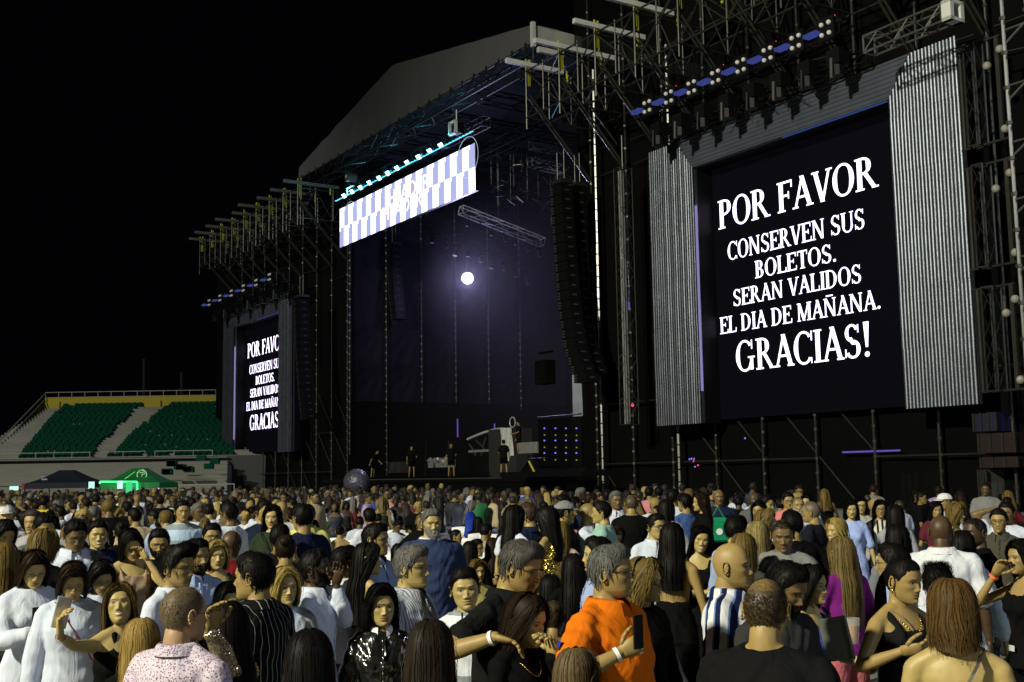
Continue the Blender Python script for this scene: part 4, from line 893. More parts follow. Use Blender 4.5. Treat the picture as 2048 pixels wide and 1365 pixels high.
def make_head(lod, P):
    L = LOD[lod]; nz, nt = L['nz'], L['nt']
    zl = np.concatenate([.116*np.cos(np.linspace(.06, 1.15, nz//4)), np.linspace(.045, -.112, nz-nz//4)])
    ph = np.linspace(0, 2*math.pi, nt, endpoint=False); th = ph-.38*np.sin(ph)
    Zg, Tg = np.meshgrid(zl, th, indexing='ij'); x, y = skull(Tg, Zg); z = Zg.copy(); fr = np.clip(np.cos(Tg), 0, 1)
    fem = P['fem']; ax = np.abs(x); sm = P.get('smile', .0); vr = random.Random(int(P.get('fs', P['S']*9973+P.get('hyaw', 0)*31+P['skin'][0]*997))); v1, v2, v3, v4 = [vr.uniform(-1, 1) for _ in range(4)]
    d = -.0105*G(ax, .031, .016)*G(z, .001, .0115) + .0065*G(ax, .031, .0105)*G(z, .001, .0075)
    d += (.0030 if fem else .0055)*G(ax, .028, .022)*G(z, .021, .009)
    d += -.004*G(x, 0, .010)*G(z, .006, .010)
    nose = np.interp(z, [-.052, -.047, -.040, -.034, -.02, 0, .012], [0, .006, .019, .0235, .015, .006, 0])
    nose = nose*(1+.22*v1); d += nose*G(x, 0, np.interp(z, [-.045, -.02, .01], [.0115, .009, .0075])) + .010*G(ax, .0135, .0065)*G(z, -.040, .0075)
    d += -.0045*G(ax, .033, .014)*G(z, -.045, .014)*0 + .0045*G(ax, .047, .018)*G(z, -.022+.004*sm, .018)*(1+sm)
    zm = -.0655+.010*sm*(ax/.024)**2
    d += .0062*G(x, 0, .019)*G(z-zm, .0055, .0055) + .0068*G(x, 0, .017)*G(z-zm, -.0065, .0058) - .0052*G(x, 0, .021)*G(z-zm, 0, .0022)
    d += -.004*G(x, 0, .018)*G(z, -.083, .007) + .0055*G(x, 0, .017)*G(z, -.099, .012)
    d += -.003*G(ax, .050, .012)*G(z, -.060, .020)
    d *= np.clip(fr*2.2, 0, 1); y = y-d
    if not fem: x = x*(1+.05*G(z, -.085, .03)); 
    x = x*(1+.05*v2*G(z, -.07, .05)+.02*v3)*P.get('fat', 1.0); y = y-.004*v4*G(z, -.1, .03)*fr; z = z*(1+.025*v4)
    V = np.stack([x, y, z], -1).reshape(-1, 3)
    col = np.zeros((nz, nt, 4)); 
    def paint(mask, c, a):
        m_ = np.clip(mask*a, 0, 1)[..., None]; nonlocal col
        col[..., :3] = col[..., :3]*(1-m_)+np.array(c)*m_; col[..., 3:] = np.maximum(col[..., 3:], m_)
    F_ = (fr > .25)*1.0; hc = np.array(P['hair_col'])
    dark = sum(P['skin'])/3 < .14
    if P.get('beard', 0):
        bm = np.clip((np.interp(ax, [0, .03, .05, .075], [-.049, -.047, -.038, .0])-z)/.008, 0, 1)*np.clip((ax+.4)/1, 0, 1)*(fr > -.2)
        bm = np.where((np.abs(z-zm) < .008) & (ax < .022), 0, bm); bm = np.where(np.cos(Tg) < -.15, 0, bm)
        paint(bm, P.get('beard_col', hc*.8), min(1, P['beard']))
    if P['hair'] == 'buzz':
        up = z-hairline(Tg, P); bm = np.clip(up/.035, 0, 1)**.8; cr = np.exp(-((np.hypot(x, y-.035)/.045)**2))*(z > .08); bm = bm*(1-P.get('thin', 0)*cr)*(.86+.14*np.sin(x*900)*np.sin(z*1100+y*700)); paint(bm, hc*.6, .97)
    paint(F_*G(x, 0, .021)**1*(np.abs(z-zm) < .0105)*(ax < .024), (.30, .075, .06) if fem else (.28, .13, .09), .8 if fem else .35)
    paint(F_*(np.abs(z-zm) < .0016+.001*(lod > 0))*(ax < .022), (.03, .008, .006), .9)
    if sm > .6: paint(F_*(np.abs(z-zm+.001) < .0042)*(ax < .019), (.75, .72, .66), 1)
    zb = .0175+.004*np.clip(1-((ax-.031)/.017)**2, -1, 1); paint(F_*(np.abs(z-zb) < (.0022 if fem else .0032))*(ax > .014)*(ax < .048), hc*.5+.004, .85)
    e = ((ax-.031)/.0140)**2+((z-.0015)/.0047)**2; paint(F_*(e < 1.9)*(e > .75), (.05, .03, .02), .55); paint(F_*(e < 1), (.34, .31, .27), 1)
    paint(F_*(((ax-.031)/.0064)**2+((z-.0015)/.0056)**2 < 1), (.02, .012, .008), 1); paint(F_*(np.abs(z-.0066) < .0020)*(np.abs(ax-.031) < .015), (.015, .01, .008), .9)
    paint(F_*G(ax, .0085, .004)*G(z, -.0465, .0028), (.05, .02, .012), 1)
    paint(F_*G(ax, .048, .014)*G(z, -.028, .014), (P['skin'][0]*1.1, P['skin'][1]*.72, P['skin'][2]*.7), .35)
    paint(G(ax, .031, .014)*F_*G(z, -.0105, .0035), (P['skin'][0]*.6, P['skin'][1]*.55, P['skin'][2]*.55), .4)
    fs = []
    for i in range(nz-1):
        for j in range(nt): fs.append((i*nt+j, (i+1)*nt+j, (i+1)*nt+(j+1) % nt, i*nt+(j+1) % nt))
    V = V.tolist()+[[0, 0, .1163], [0, -.02, -.108]]; T = len(V)
    for j in range(nt): fs.append((T-2, j, (j+1) % nt)); fs.append((T-1, (nz-1)*nt+(j+1) % nt, (nz-1)*nt+j))
    C = col.reshape(-1, 4).tolist()+[[0, 0, 0, 0]]*2
    # ears
    for s in (-1, 1):
        mb = MB(); n = 12; pr = None
        for k in range(n+1):
            a = 2*math.pi*k/n; p_ = Vector((s*(.0765*P.get('fat', 1)+.006+.006*math.cos(a+.5)**2), .012+.0155*math.sin(a), -.004+.030*math.cos(a)-.004*math.sin(a)))
            if pr is not None: mb.tube(pr, p_, .0046, 5)
            pr = p_
        mb.ball((s*.076*P.get('fat', 1), .010, -.006), .0055, .013, .026, n=8, k=6)
        b0 = len(V); V += [list(v) for v in mb.v]; fs += [tuple(b0+i for i in f) for f in mb.f]; C += [[0, 0, 0, 0]]*len(mb.v)
    return V, fs, C
def hairline(th, P):
    a = np.abs(np.arctan2(np.sin(th), np.cos(th))); rec = P.get('recede', 0)
    return np.interp(a, [0, .5, .85, 1.15, 1.45, 1.62, 1.80, 2.2, 3.15], [.064+rec*.03, .066+rec*.045, .052+rec*.03, .018, -.012, .018, -.040, -.070, -.078])
def make_hair(lod, P, rnd):
    """P['hair']: short, buzz, long, bob, pony, bun, curly, bald_ring"""
    L = LOD[lod]; kind = P['hair']; V = []; Fc = []; tone = []
    def grid(pts, nu, nt, closed=True, tn=.75):
        b = len(V); V.extend(pts); tone.extend([tn]*len(pts))
        for i in range(nu-1):
            for j in range(nt if closed else nt-1): Fc.append((b+i*nt+j, b+i*nt+(j+1) % nt, b+(i+1)*nt+(j+1) % nt, b+(i+1)*nt+j))
    def ribbon(pts, wv, tn, taper=True):
        b = len(V); n = len(pts)
        for i, p in enumerate(pts):
            k = 1 if not taper else max(.15, min(1, (n-1-i)/n*2.5)); V.append(tuple(p-wv[i]*k)); V.append(tuple(p+wv[i]*k)); tone.append(tn); tone.append(tn)
        for i in range(n-1): Fc.append((b+2*i, b+2*i+1, b+2*i+3, b+2*i+2))
    nt = max(20, L['nt']//2); nu = max(8, L['nz']//4); thick = {'short': .014, 'buzz': .004, 'long': .014, 'bob': .016, 'pony': .007, 'bun': .007, 'curly': .022, 'bald_ring': .006, 'spiky': .016, 'none': 0}[kind]*P.get('vol', 1)
    if kind == 'none' or (kind == 'buzz' and lod > 1): return None
    seed = rnd.random()*50; pts = []; th = np.linspace(0, 2*math.pi, nt, endpoint=False); hl = hairline(th, P)
    for i in range(nu):
        u = i/(nu-1)
        for j in range(nt):
            top = .116; a = (1-u)*0.0; zz = hl[j]+(top-hl[j])*math.cos(u*math.pi/2)**1.0 if u < 1 else hl[j]
            zz = min(zz, .1158)
            if kind == 'bald_ring': zz = min(zz, hl[j]+.045) if math.cos(th[j]) < .3 else hl[j]
            t = thick*(1-.9*u**5)*(1+.28*noise.noise(Vector((math.sin(th[j])*2.2+seed, math.cos(th[j])*2.2, zz*22))))
            t += .0035*math.sin(th[j]*23+zz*60)*(kind not in ('buzz', 'bald_ring')) if lod < 2 else 0
            if kind == 'short' and zz > .06: t *= 1.0+P.get('quiff', .5)*max(0, math.cos(th[j]))
            if u >= .999: t = -.004
            x, y = skull(th[j], zz, t); kz = t*max(0, (zz-.03)/.086)
            pts.append((float(x)*P.get('fat', 1), float(y), zz+kz*.9))
    if kind != 'buzz': grid(pts, nu, nt)
    if kind not in ('bald_ring', 'buzz'): b = len(V); V.append((0, 0, .116+thick*.9)); tone.append(.75); Fc.extend([(b, j, (j+1) % nt) for j in range(nt)])
    N_ = int(L['rib']*P.get('ribk', 1)); rw = L['rw']; seg = L['seg']
    Ln = P.get('len', .42)
    if kind in ('short', 'buzz', 'bald_ring', 'pony', 'bun', 'spiky') and lod < 3:
        for k in range(int(N_*(1.2 if kind != 'buzz' else 2.6))):
            t0 = rnd.uniform(0, 6.283); h0 = float(hairline(t0, P)); u = rnd.random()**.7; z0 = h0+(.112-h0)*u
            if kind == 'buzz' and (rnd.random() < P.get('thin', 0)*(u > .75) or u < .04): continue
            if kind == 'bald_ring' and (z0 > h0+.04 or math.cos(t0) > .3): continue
            pp = []; wv = []; ll = {'short': .045, 'buzz': .009, 'bald_ring': .02, 'pony': .07, 'bun': .07, 'spiky': .05}[kind]*rnd.uniform(.6, 1.3); m = 4
            for i in range(m):
                s = i/(m-1)
                if kind in ('pony', 'bun'): tt = t0+(math.pi-t0)*s*.25; zz = z0+s*ll*(.3 if z0 < .07 else -.1)
                elif math.cos(t0) > .25 and z0 < .085: tt = t0+s*ll*3; zz = z0+s*ll*.45
                else: tt = t0+s*ll*4*(1 if P.get('part', 1) > 0 else -1)*max(0, math.cos(t0*.5)**2)*(.6 if z0 > .05 else .05); zz = z0-s*ll*(.75 if z0 < .07 else .15)
                zz = min(zz, .1155); off = thick*1.0+(.007*s if kind == 'short' else 0)+(.030*s if kind == 'spiky' else 0)*(z0 > .02)
                off *= (1 if i < m-1 else .8 if kind != 'spiky' else 1)
                x, y = skull(tt, zz, off); p = Vector((float(x), float(y), zz+off*max(0, (zz-.03)/.086))); pp.append(p); r_ = Vector((-math.cos(tt), -math.sin(tt), 0)); wv.append(r_.normalized()*rw*.9)
            ribbon(pp, wv, rnd.uniform(.65, 1.3))
    if kind in ('long', 'bob', 'curly'):
        if kind == 'bob': Ln = P.get('len', .13)
        wav = P.get('wave', .3 if kind == 'long' else .2) if kind != 'curly' else 1.0
        a_in = P.get('open', 1.05)              # curtain starts this far round from the face
        def strand(th0, length, dr, ph, m, ths=None, zs=None):
            """from the parting over the skull and down"""
            pp = []; zt0 = .10
            tot = .16+length
            for i in range(m):
                s = i/(m-1); dist = s*tot
                if dist < .16:
                    q_ = dist/.16; zz = .1155*math.cos(q_*1.5)**.8-.01*q_; tt = th0*(.35+.65*q_) if th0 < math.pi else 2*math.pi-(2*math.pi-th0)*(.35+.65*q_)
                    tt = th0 if math.cos(th0) < -.2 else tt
                    if ths is not None:
                        te = th0 if th0 < math.pi else th0-2*math.pi; tt = ths+(te-ths)*q_**.7; zz = zs+(-.01-zs)*q_**1.5
                    off = .016+dr*.6; x, y = skull(tt, max(zz, .0), off); x = float(x); y = float(y); zz = zz+off*max(0, (zz-.03)/.086)
                else:
                    g_ = dist-.16; zz = -.01-g_; off = .016+dr; bx, by = skull(th0, 0, off); bx = float(bx); by = float(by)
                    fl = 1+P.get('flare', .12)*min(1, g_/.2); cl_ = .012*noise.noise(Vector((th0*3.1+ph*0, g_*4+seed, 0)))+.010*noise.noise(Vector((th0*8, g_*9, seed))); x = bx*(fl+cl_*6*min(1, g_*6)); y = by*(1+cl_*5*min(1, g_*6))*(1 if by < 0 else (1+.12*min(1, g_/.15)))
                    if by > 0: y += .025*min(1, max(0, g_-.12)/.1)
                    elif P.get('front', 0) == 0: y = by+(.07)*min(1, g_/.15)
                    if kind == 'bob': x *= 1-.12*max(0, g_-.08)/.06
                w_ = wav*.008*math.sin(dist*(38 if kind != 'curly' else 75)+ph)*min(1, dist*5); x += w_*math.cos(th0); y += w_*math.sin(th0)*.8
                pp.append(Vector((x*P.get('fat', 1), y, zz)))
            return pp
        m = seg; ntc = max(14, L['nt']//3); ths = np.linspace(a_in, 2*math.pi-a_in, ntc); pts = []
        st = [strand(t, Ln*.94, -.008, 0, m) for t in ths]
        for i in range(m): pts += [tuple(st[j][i]) for j in range(ntc)]
        grid(pts, m, ntc, False, .6)
        for k in range(N_):
            t0 = rnd.uniform(a_in-.10, 2*math.pi-a_in+.10); cl = round(t0*7)/7; t0 = t0*.88+cl*.12+rnd.uniform(-.03, .03)
            pp = strand(t0, Ln*(rnd.uniform(.72 if wav < .55 else .5, 1.06)+.10*math.sin(cl*5+seed))*(1 if math.cos(t0) < .3 else P.get('flen', .95)), rnd.uniform(-.004, .012)+(.018*rnd.random() if kind == 'curly' else 0), (t0*4+rnd.uniform(-1.2, 1.2)) if kind != 'curly' else rnd.uniform(0, 6), m)
            if k % 3 == 0 and kind != 'x':
                sg = 1 if rnd.random() < .5 else -1; te = a_in-.1+abs(rnd.gauss(0, .5)); te = te if sg > 0 else 2*math.pi-te
                pp = strand(te, Ln*rnd.uniform(.6, 1.0), rnd.uniform(-.002, .010), rnd.uniform(0, 6), m, sg*rnd.uniform(0, .35)+P.get('part', 1)*.12, rnd.uniform(.072, .1155))
            tn = Vector((-math.cos(t0), -math.sin(t0), 0)); fly = rnd.random() < .05; pp = [p_+Vector((p_.x, p_.y, 0)).normalized()*.014*rnd.uniform(.6, 1.4) for p_ in pp] if fly else pp; wv = [tn*rw*((1.2 if kind != 'curly' else 1.5) if not fly else .45) for _ in pp]; ribbon(pp, wv, rnd.uniform(.5, 1.6))
    if kind == 'pony':
        base = Vector((0, .105, .045)); Ln = P.get('len', .4)
        for k in range(N_//2):
            a = rnd.uniform(0, 6.28); r_ = rnd.random()**.5; pp = []
            for i in range(seg):
                s = i/(seg-1); R_ = .012+.028*math.sin(min(1, s*1.6)*math.pi*.6); pp.append(base+Vector((R_*r_*math.cos(a), .05*min(1, s*4)-.02*s+R_*r_*math.sin(a)*.7, -Ln*s*(.9+.2*rnd.random()*.3)+.02*math.sin(min(1, s*4)*3.14))))
            ribbon(pp, [Vector((1, 0, 0))*rw*1.4 if k % 2 else Vector((.7, .7, 0))*rw*1.4 for _ in pp], rnd.uniform(.5, 1.5))
    if kind == 'bun':
        mb = MB(); mb.ball((0, .105, .075), .042, .036, .036, n=12, k=8); b = len(V); V.extend(mb.v); tone.extend([1]*len(mb.v)); Fc.extend([tuple(b+i for i in f) for f in mb.f])
    return V, Fc, tone
# ---------------------------------------------------------------- cloth, skin, hair materials (object colour drives them)
def objcol_nodes(nm, rough, spec=.5, metal=0, coat=0):
    m = bpy.data.materials.new(nm); m.use_nodes = True; nt = m.node_tree; b = nt.nodes['Principled BSDF']
    oi = nt.nodes.new('ShaderNodeObjectInfo'); tc = nt.nodes.new('ShaderNodeTexCoord')
    b.inputs['Roughness'].default_value = rough; b.inputs['Specular IOR Level'].default_value = spec; b.inputs['Metallic'].default_value = metal; b.inputs['Coat Weight'].default_value = coat
    return m, nt, b, oi, tc
def mixn(nt, a, b, fac, bt='MIX'):
    mx = nt.nodes.new('ShaderNodeMix'); mx.data_type = 'RGBA'; mx.blend_type = bt
    for s, v in ((6, a), (7, b), (0, fac)):
        if isinstance(v, (int, float, tuple)): mx.inputs[s].default_value = v
        else: nt.links.new(v, mx.inputs[s])
    return mx.outputs[2]
def wrinkle(nt, tc, b, s=.6, sc=(9, 9, 4), dist=.03):
    mp = nt.nodes.new('ShaderNodeMapping'); mp.inputs['Scale'].default_value = sc; nt.links.new(tc.outputs['Object'], mp.inputs[0])
    n = nt.nodes.new('ShaderNodeTexNoise'); n.inputs['Scale'].default_value = 1; n.inputs['Detail'].default_value = 2.5; n.inputs['Distortion'].default_value = 1.0; nt.links.new(mp.outputs[0], n.inputs[0])
    bp = nt.nodes.new('ShaderNodeBump'); bp.inputs['Strength'].default_value = s; bp.inputs['Distance'].default_value = dist; nt.links.new(n.outputs['Fac'], bp.inputs['Height']); nt.links.new(bp.outputs[0], b.inputs['Normal'])
def mk_skin():
    m, nt, b, oi, tc = objcol_nodes('skin', .50, .40); at_ = nt.nodes.new('ShaderNodeAttribute'); at_.attribute_name = 'paint'
    n = nt.nodes.new('ShaderNodeTexNoise'); n.inputs['Scale'].default_value = 18; nt.links.new(tc.outputs['Object'], n.inputs[0])
    v = mixn(nt, oi.outputs['Color'], (.9, .55, .45, 1), .0); r = nt.nodes.new('ShaderNodeMapRange'); r.inputs[3].default_value = .82; r.inputs[4].default_value = 1.15; nt.links.new(n.outputs['Fac'], r.inputs[0])
    cmb = nt.nodes.new('ShaderNodeCombineColor'); [nt.links.new(r.outputs[0], cmb.inputs[i]) for i in range(3)]
    v = mixn(nt, oi.outputs['Color'], cmb.outputs[0], 1.0, 'MULTIPLY'); c = mixn(nt, v, at_.outputs['Color'], at_.outputs['Alpha']); nt.links.new(c, b.inputs['Base Color'])
    b.inputs['Subsurface Weight'].default_value = 0; return m
def mk_hair():
    m, nt, b, oi, tc = objcol_nodes('hair', .55, .12); at_ = nt.nodes.new('ShaderNodeAttribute'); at_.attribute_name = 'tone'
    n = nt.nodes.new('ShaderNodeTexNoise'); n.inputs['Scale'].default_value = 60; mp = nt.nodes.new('ShaderNodeMapping'); mp.inputs['Scale'].default_value = (1, 1, .08); nt.links.new(tc.outputs['Object'], mp.inputs[0]); nt.links.new(mp.outputs[0], n.inputs[0])
    ml = nt.nodes.new('ShaderNodeMath'); ml.operation = 'MULTIPLY_ADD'; ml.inputs[1].default_value = 1.1; ml.inputs[2].default_value = -.05; nt.links.new(n.outputs['Fac'], ml.inputs[0])
    m2 = nt.nodes.new('ShaderNodeMath'); m2.operation = 'ADD'; nt.links.new(ml.outputs[0], m2.inputs[0]); nt.links.new(at_.outputs['Fac'], m2.inputs[1])
    m3 = nt.nodes.new('ShaderNodeMath'); m3.operation = 'MULTIPLY'; m3.inputs[1].default_value = .66; nt.links.new(m2.outputs[0], m3.inputs[0])
    cmb = nt.nodes.new('ShaderNodeCombineColor'); [nt.links.new(m3.outputs[0], cmb.inputs[i]) for i in range(3)]
    nt.links.new(mixn(nt, oi.outputs['Color'], cmb.outputs[0], 1.0, 'MULTIPLY'), b.inputs['Base Color']); return m
def mk_cloth(nm, pattern=None, c2=(0, 0, 0), rough=.85, spec=.2, metal=0, wr=.6, wsc=(9, 9, 4), **k):
    m, nt, b, oi, tc = objcol_nodes(nm, rough, spec*(.35 if rough > .8 else 1), metal, k.get('coat', 0)); base = oi.outputs['Color']; sep = nt.nodes.new('ShaderNodeSeparateXYZ'); nt.links.new(tc.outputs['Object'], sep.inputs[0])
    def math_(op, a, v=None, v2=None):
        q = nt.nodes.new('ShaderNodeMath'); q.operation = op; nt.links.new(a, q.inputs[0])
        if v is not None: q.inputs[1].default_value = v
        if v2 is not None: q.inputs[2].default_value = v2
        return q.outputs[0]
    ax = {'x': 0, 'y': 1, 'z': 2}[k.get('axis', 'x')]
    if pattern == 'stripe':
        w_ = math_('FRACT', math_('MULTIPLY', sep.outputs[ax], k['freq'])); f = math_('LESS_THAN', w_, k.get('duty', .5)); base = mixn(nt, base, (*c2, 1), f)
        if 'c3' in k: f2 = math_('LESS_THAN', math_('FRACT', math_('MULTIPLY_ADD', sep.outputs[ax], k['freq'], .62)), .12); base = mixn(nt, base, (*k['c3'], 1), f2)
    if pattern == 'dots':
        vo = nt.nodes.new('ShaderNodeTexVoronoi'); vo.inputs['Scale'].default_value = k['freq']; nt.links.new(tc.outputs['Object'], vo.inputs[0]); f = math_('LESS_THAN', vo.outputs['Distance'], k.get('duty', .3)); base = mixn(nt, base, (*c2, 1), f)
    if pattern == 'blot':
        no = nt.nodes.new('ShaderNodeTexNoise'); no.inputs['Scale'].default_value = k['freq']; nt.links.new(tc.outputs['Object'], no.inputs[0]); f = math_('GREATER_THAN', no.outputs['Fac'], k.get('duty', .55)); base = mixn(nt, base, (*c2, 1), f)
    if pattern == 'sequin':
        vo = nt.nodes.new('ShaderNodeTexVoronoi'); vo.inputs['Scale'].default_value = 240; nt.links.new(tc.outputs['Object'], vo.inputs[0])
        bp = nt.nodes.new('ShaderNodeVectorMath'); bp.operation = 'MULTIPLY_ADD'; nt.links.new(vo.outputs['Color'], bp.inputs[0]); bp.inputs[1].default_value = (1.1, 1.1, 1.1)
        ge = nt.nodes.new('ShaderNodeNewGeometry'); s2 = nt.nodes.new('ShaderNodeVectorMath'); s2.operation = 'SUBTRACT'; nt.links.new(ge.outputs['Normal'], s2.inputs[0]); s2.inputs[1].default_value = (.55, .55, .55); nt.links.new(s2.outputs[0], bp.inputs[2])
        nt.links.new(bp.outputs[0], b.inputs['Normal']); nt.links.new(base, b.inputs['Base Color']); return m
    n = nt.nodes.new('ShaderNodeTexNoise'); n.inputs['Scale'].default_value = 5; n.inputs['Detail'].default_value = 3; nt.links.new(tc.outputs['Object'], n.inputs[0])
    r = nt.nodes.new('ShaderNodeMapRange'); r.inputs[3].default_value = .86; r.inputs[4].default_value = 1.1; nt.links.new(n.outputs['Fac'], r.inputs[0]); cmb = nt.nodes.new('ShaderNodeCombineColor'); [nt.links.new(r.outputs[0], cmb.inputs[i]) for i in range(3)]
    nt.links.new(mixn(nt, base, cmb.outputs[0], 1.0, 'MULTIPLY'), b.inputs['Base Color']); wrinkle(nt, tc, b, wr, wsc); return m
CL = dict(plain=mk_cloth('cloth'), gather=mk_cloth('gathered_cloth', wr=.32, wsc=(16, 16, 3)), denim=mk_cloth('denim', 'blot', (.10, .14, .25), freq=9, duty=.58), shiny=mk_cloth('shiny_leather', rough=.18, spec=1, wr=1.3, coat=1),
          satin=mk_cloth('satin', rough=.35, spec=.6, wr=1), sequin=mk_cloth('sequins', 'sequin', rough=.25, metal=.9), gold=mk_cloth('gold_sequins', 'sequin', rough=.2, metal=1),
          pin=mk_cloth('pinstripe_cloth', 'stripe', (.35, .35, .35), freq=28, duty=.09), fine=mk_cloth('fine_stripe_cloth', 'stripe', (.16, .19, .24), freq=75, duty=.45),
          dots=mk_cloth('dotted_cloth', 'dots', (.20, .08, .20), freq=105, duty=.36), wide=mk_cloth('wide_stripe_cloth', 'stripe', (.008, .014, .06), freq=14, duty=.5, axis='y', c3=(.16, .24, .50)),
          hstripe=mk_cloth('cross_stripe_cloth', 'stripe', (.25, .29, .32), freq=5.2, duty=.35, axis='z'), print=mk_cloth('printed_cloth', 'blot', (.03, .03, .04), freq=16, duty=.53),
          blueprint=mk_cloth('blue_print_cloth', 'blot', (.05, .10, .45), freq=7, duty=.63), vstripe=mk_cloth('two_tone_stripe_cloth', 'stripe', (.02, .015, .015), freq=16, duty=.45),
          skin=mk_skin(), hair=mk_hair(), metal=mat('thin_metal_frame', (.05, .05, .05), .3, .8), gold_m=mat('gold_chain', (.8, .55, .12), .25, 1), band_o=mat('orange_band', (1, .16, .03), .5), band_w=mat('white_band', (.8, .8, .8), .5),
          shoe=mat('dark_shoe', (.02, .02, .02), .5), strap=mat('leather_strap', (.02, .015, .012), .5), redstrap=mat('dark_red_strap', (.16, .01, .015), .5), ink=mat('tattoo_ink', (.012, .012, .015), .6), wht=mat('white_detail', (.75, .75, .76), .6))
def remesh(mb, vox, name, sm=2, disp=0, seed=0):
    me = bpy.data.meshes.new(name); me.from_pydata(mb.v, [], mb.f); o = bpy.data.objects.new(name, me); COL.objects.link(o)
    r = o.modifiers.new('r', 'REMESH'); r.mode = 'VOXEL'; r.voxel_size = vox; r.use_smooth_shade = True
    s = o.modifiers.new('s', 'SMOOTH'); s.iterations = sm; s.factor = .6
    dg = bpy.context.evaluated_depsgraph_get(); dg.update(); e = o.evaluated_get(dg); m2 = bpy.data.meshes.new_from_object(e)
    bpy.data.objects.remove(o); bpy.data.meshes.remove(me)
    n = len(m2.vertices); co = np.empty(n*3); m2.vertices.foreach_get('co', co); co = co.reshape(-1, 3)
    if disp:
        no = np.empty(n*3); m2.vertices.foreach_get('normal', no); no = no.reshape(-1, 3); p = co
        d = .5*np.sin(p[:, 2]*38+6*np.sin(p[:, 0]*9+seed)+4*p[:, 1])*np.sin(p[:, 0]*17+3*np.sin(p[:, 2]*7+seed*2))+.5*np.sin(p[:, 2]*19+p[:, 0]*23+5*np.sin(p[:, 1]*11+seed))+.35*np.sin(p[:, 2]*61+8*np.sin(p[:, 0]*13+seed))
        co = co+no*(d*disp)[:, None]
    nf = len(m2.polygons); ls = np.empty(nf, int); m2.polygons.foreach_get('loop_total', ls); vi = np.empty(len(m2.loops), int); m2.loops.foreach_get('vertex_index', vi)
    fs = np.split(vi, np.cumsum(ls)[:-1]) if nf else []; bpy.data.meshes.remove(m2)
    return co.tolist(), [tuple(int(i) for i in f) for f in fs]
def rings(mb, R, n=20):
    """closed loft through (centre, ax, ay) ellipses"""
    vs_ = []
    for c, a, b in R:
        for i in range(n): t = 2*math.pi*i/n; vs_.append(Vector(c)+Vector(a)*math.cos(t)+Vector(b)*math.sin(t))
    fs_ = [(j*n+i, j*n+(i+1) % n, (j+1)*n+(i+1) % n, (j+1)*n+i) for j in range(len(R)-1) for i in range(n)]
    fs_ += [tuple(range(n))[::-1], tuple((len(R)-1)*n+i for i in range(n))]; mb.add(vs_, fs_)
def limb(mb, pts, rad, n=12):
    for i in range(len(pts)-1):
        mb.tube(pts[i], pts[i+1], rad[i], n, rad[i+1])
        mb.ball(pts[i+1], rad[i+1]*1.0, n=n, k=8)
    mb.ball(pts[0], rad[0], n=n, k=8)
def hand(mb, W, d, pn, side, lod, curl=.5):
    """W wrist, d pointing direction, pn palm normal"""
    d = Vector(d).normalized(); pn = Vector(pn); pn = (pn-d*pn.dot(d)); pn = pn.normalized() if pn.length > 1e-3 else d.orthogonal().normalized(); x = d.cross(pn)*side
    n = 8 if lod < 2 else 5
    c0 = W-d*.02
    rings(mb, [(W-d*.01, x*.026, pn*.019), (W+d*.03, x*.036, pn*.017), (W+d*.065, x*.041, pn*.014), (W+d*.092, x*.040, pn*.011)], 10)
    for k, (off, ln) in enumerate(((-.031, .070), (-.0105, .080), (.0105, .074), (.030, .058))):
        p = W+d*.085+x*off; dd = d.copy(); r = .0092 if lod < 3 else .011
        for j, f in enumerate((.45, .32, .25)):
            a = curl*(.9 if j == 0 else 1.15)+k*.06*curl; dd = (dd*math.cos(a)+pn*math.sin(a)).normalized(); q = p+dd*ln*f; mb.tube(p, q, r, n, r*.9); mb.ball(q, r*.9, n=n, k=5); p = q; r *= .9
            if lod > 2 and j == 1: break
    p = W+d*.025-x*.03; dd = (d*.75-x*.75+pn*.35).normalized(); r = .0115
    for f in (.035, .030, .024): q = p+dd*f; mb.tube(p, q, r, n, r*.88); mb.ball(q, r*.88, n=n, k=5); p = q; r *= .9; dd = (dd+d*.5+pn*.25*curl+x*.12).normalized()
COUNTS = {}
def mkmesh(name, parts, mats, tone=None, paint=None):
    """parts: list of (V, F, matindex)"""
    V = []; Fs = []; mi = []
    for v, f, k in parts: b = len(V); V += v; Fs += [tuple(b+i for i in q) for q in f]; mi += [k]*len(f)
    me = bpy.data.meshes.new(name); me.from_pydata([tuple(v) for v in V], [], Fs)
    for m_ in mats: me.materials.append(m_)
    me.polygons.foreach_set('material_index', mi); me.polygons.foreach_set('use_smooth', [True]*len(Fs))
    if tone is not None: a = me.attributes.new('tone', 'FLOAT', 'POINT'); a.data.foreach_set('value', tone)
    if paint is not None: a = me.color_attributes.new('paint', 'FLOAT_COLOR', 'POINT'); a.data.foreach_set('color', np.array(paint).ravel())
    me.update(); return me
POSES = {   # wrist targets in body units (x out to the side, y forward is negative, z), elbow hints
    'down': ((.27, -.03, .83), (.4, .5, 0)), 'bent': ((.20, -.36, 1.10), (.5, .4, -1)), 'chest': ((.05, -.28, 1.20), (.6, .1, -1)), 'phone': ((.06, -.33, 1.24), (.7, .2, -1)),
    'hip': ((.22, -.02, 1.02), (1, .3, -.1)), 'face': ((.08, -.20, 1.50), (.6, -.2, -1)), 'up': ((.25, -.15, 1.95), (1, 0, .1)), 'cross': ((-.12, -.22, 1.17), (.7, .1, -.8)), 'out': ((.52, -.25, 1.25), (.3, .5, -.6)), 'head': ((.10, .0, 1.68), (1, -.3, 0)), 'lap': ((.10, -.38, .86), (.7, .2, -.5)), 'back': ((.10, .16, 1.0), (1, .3, 0))}
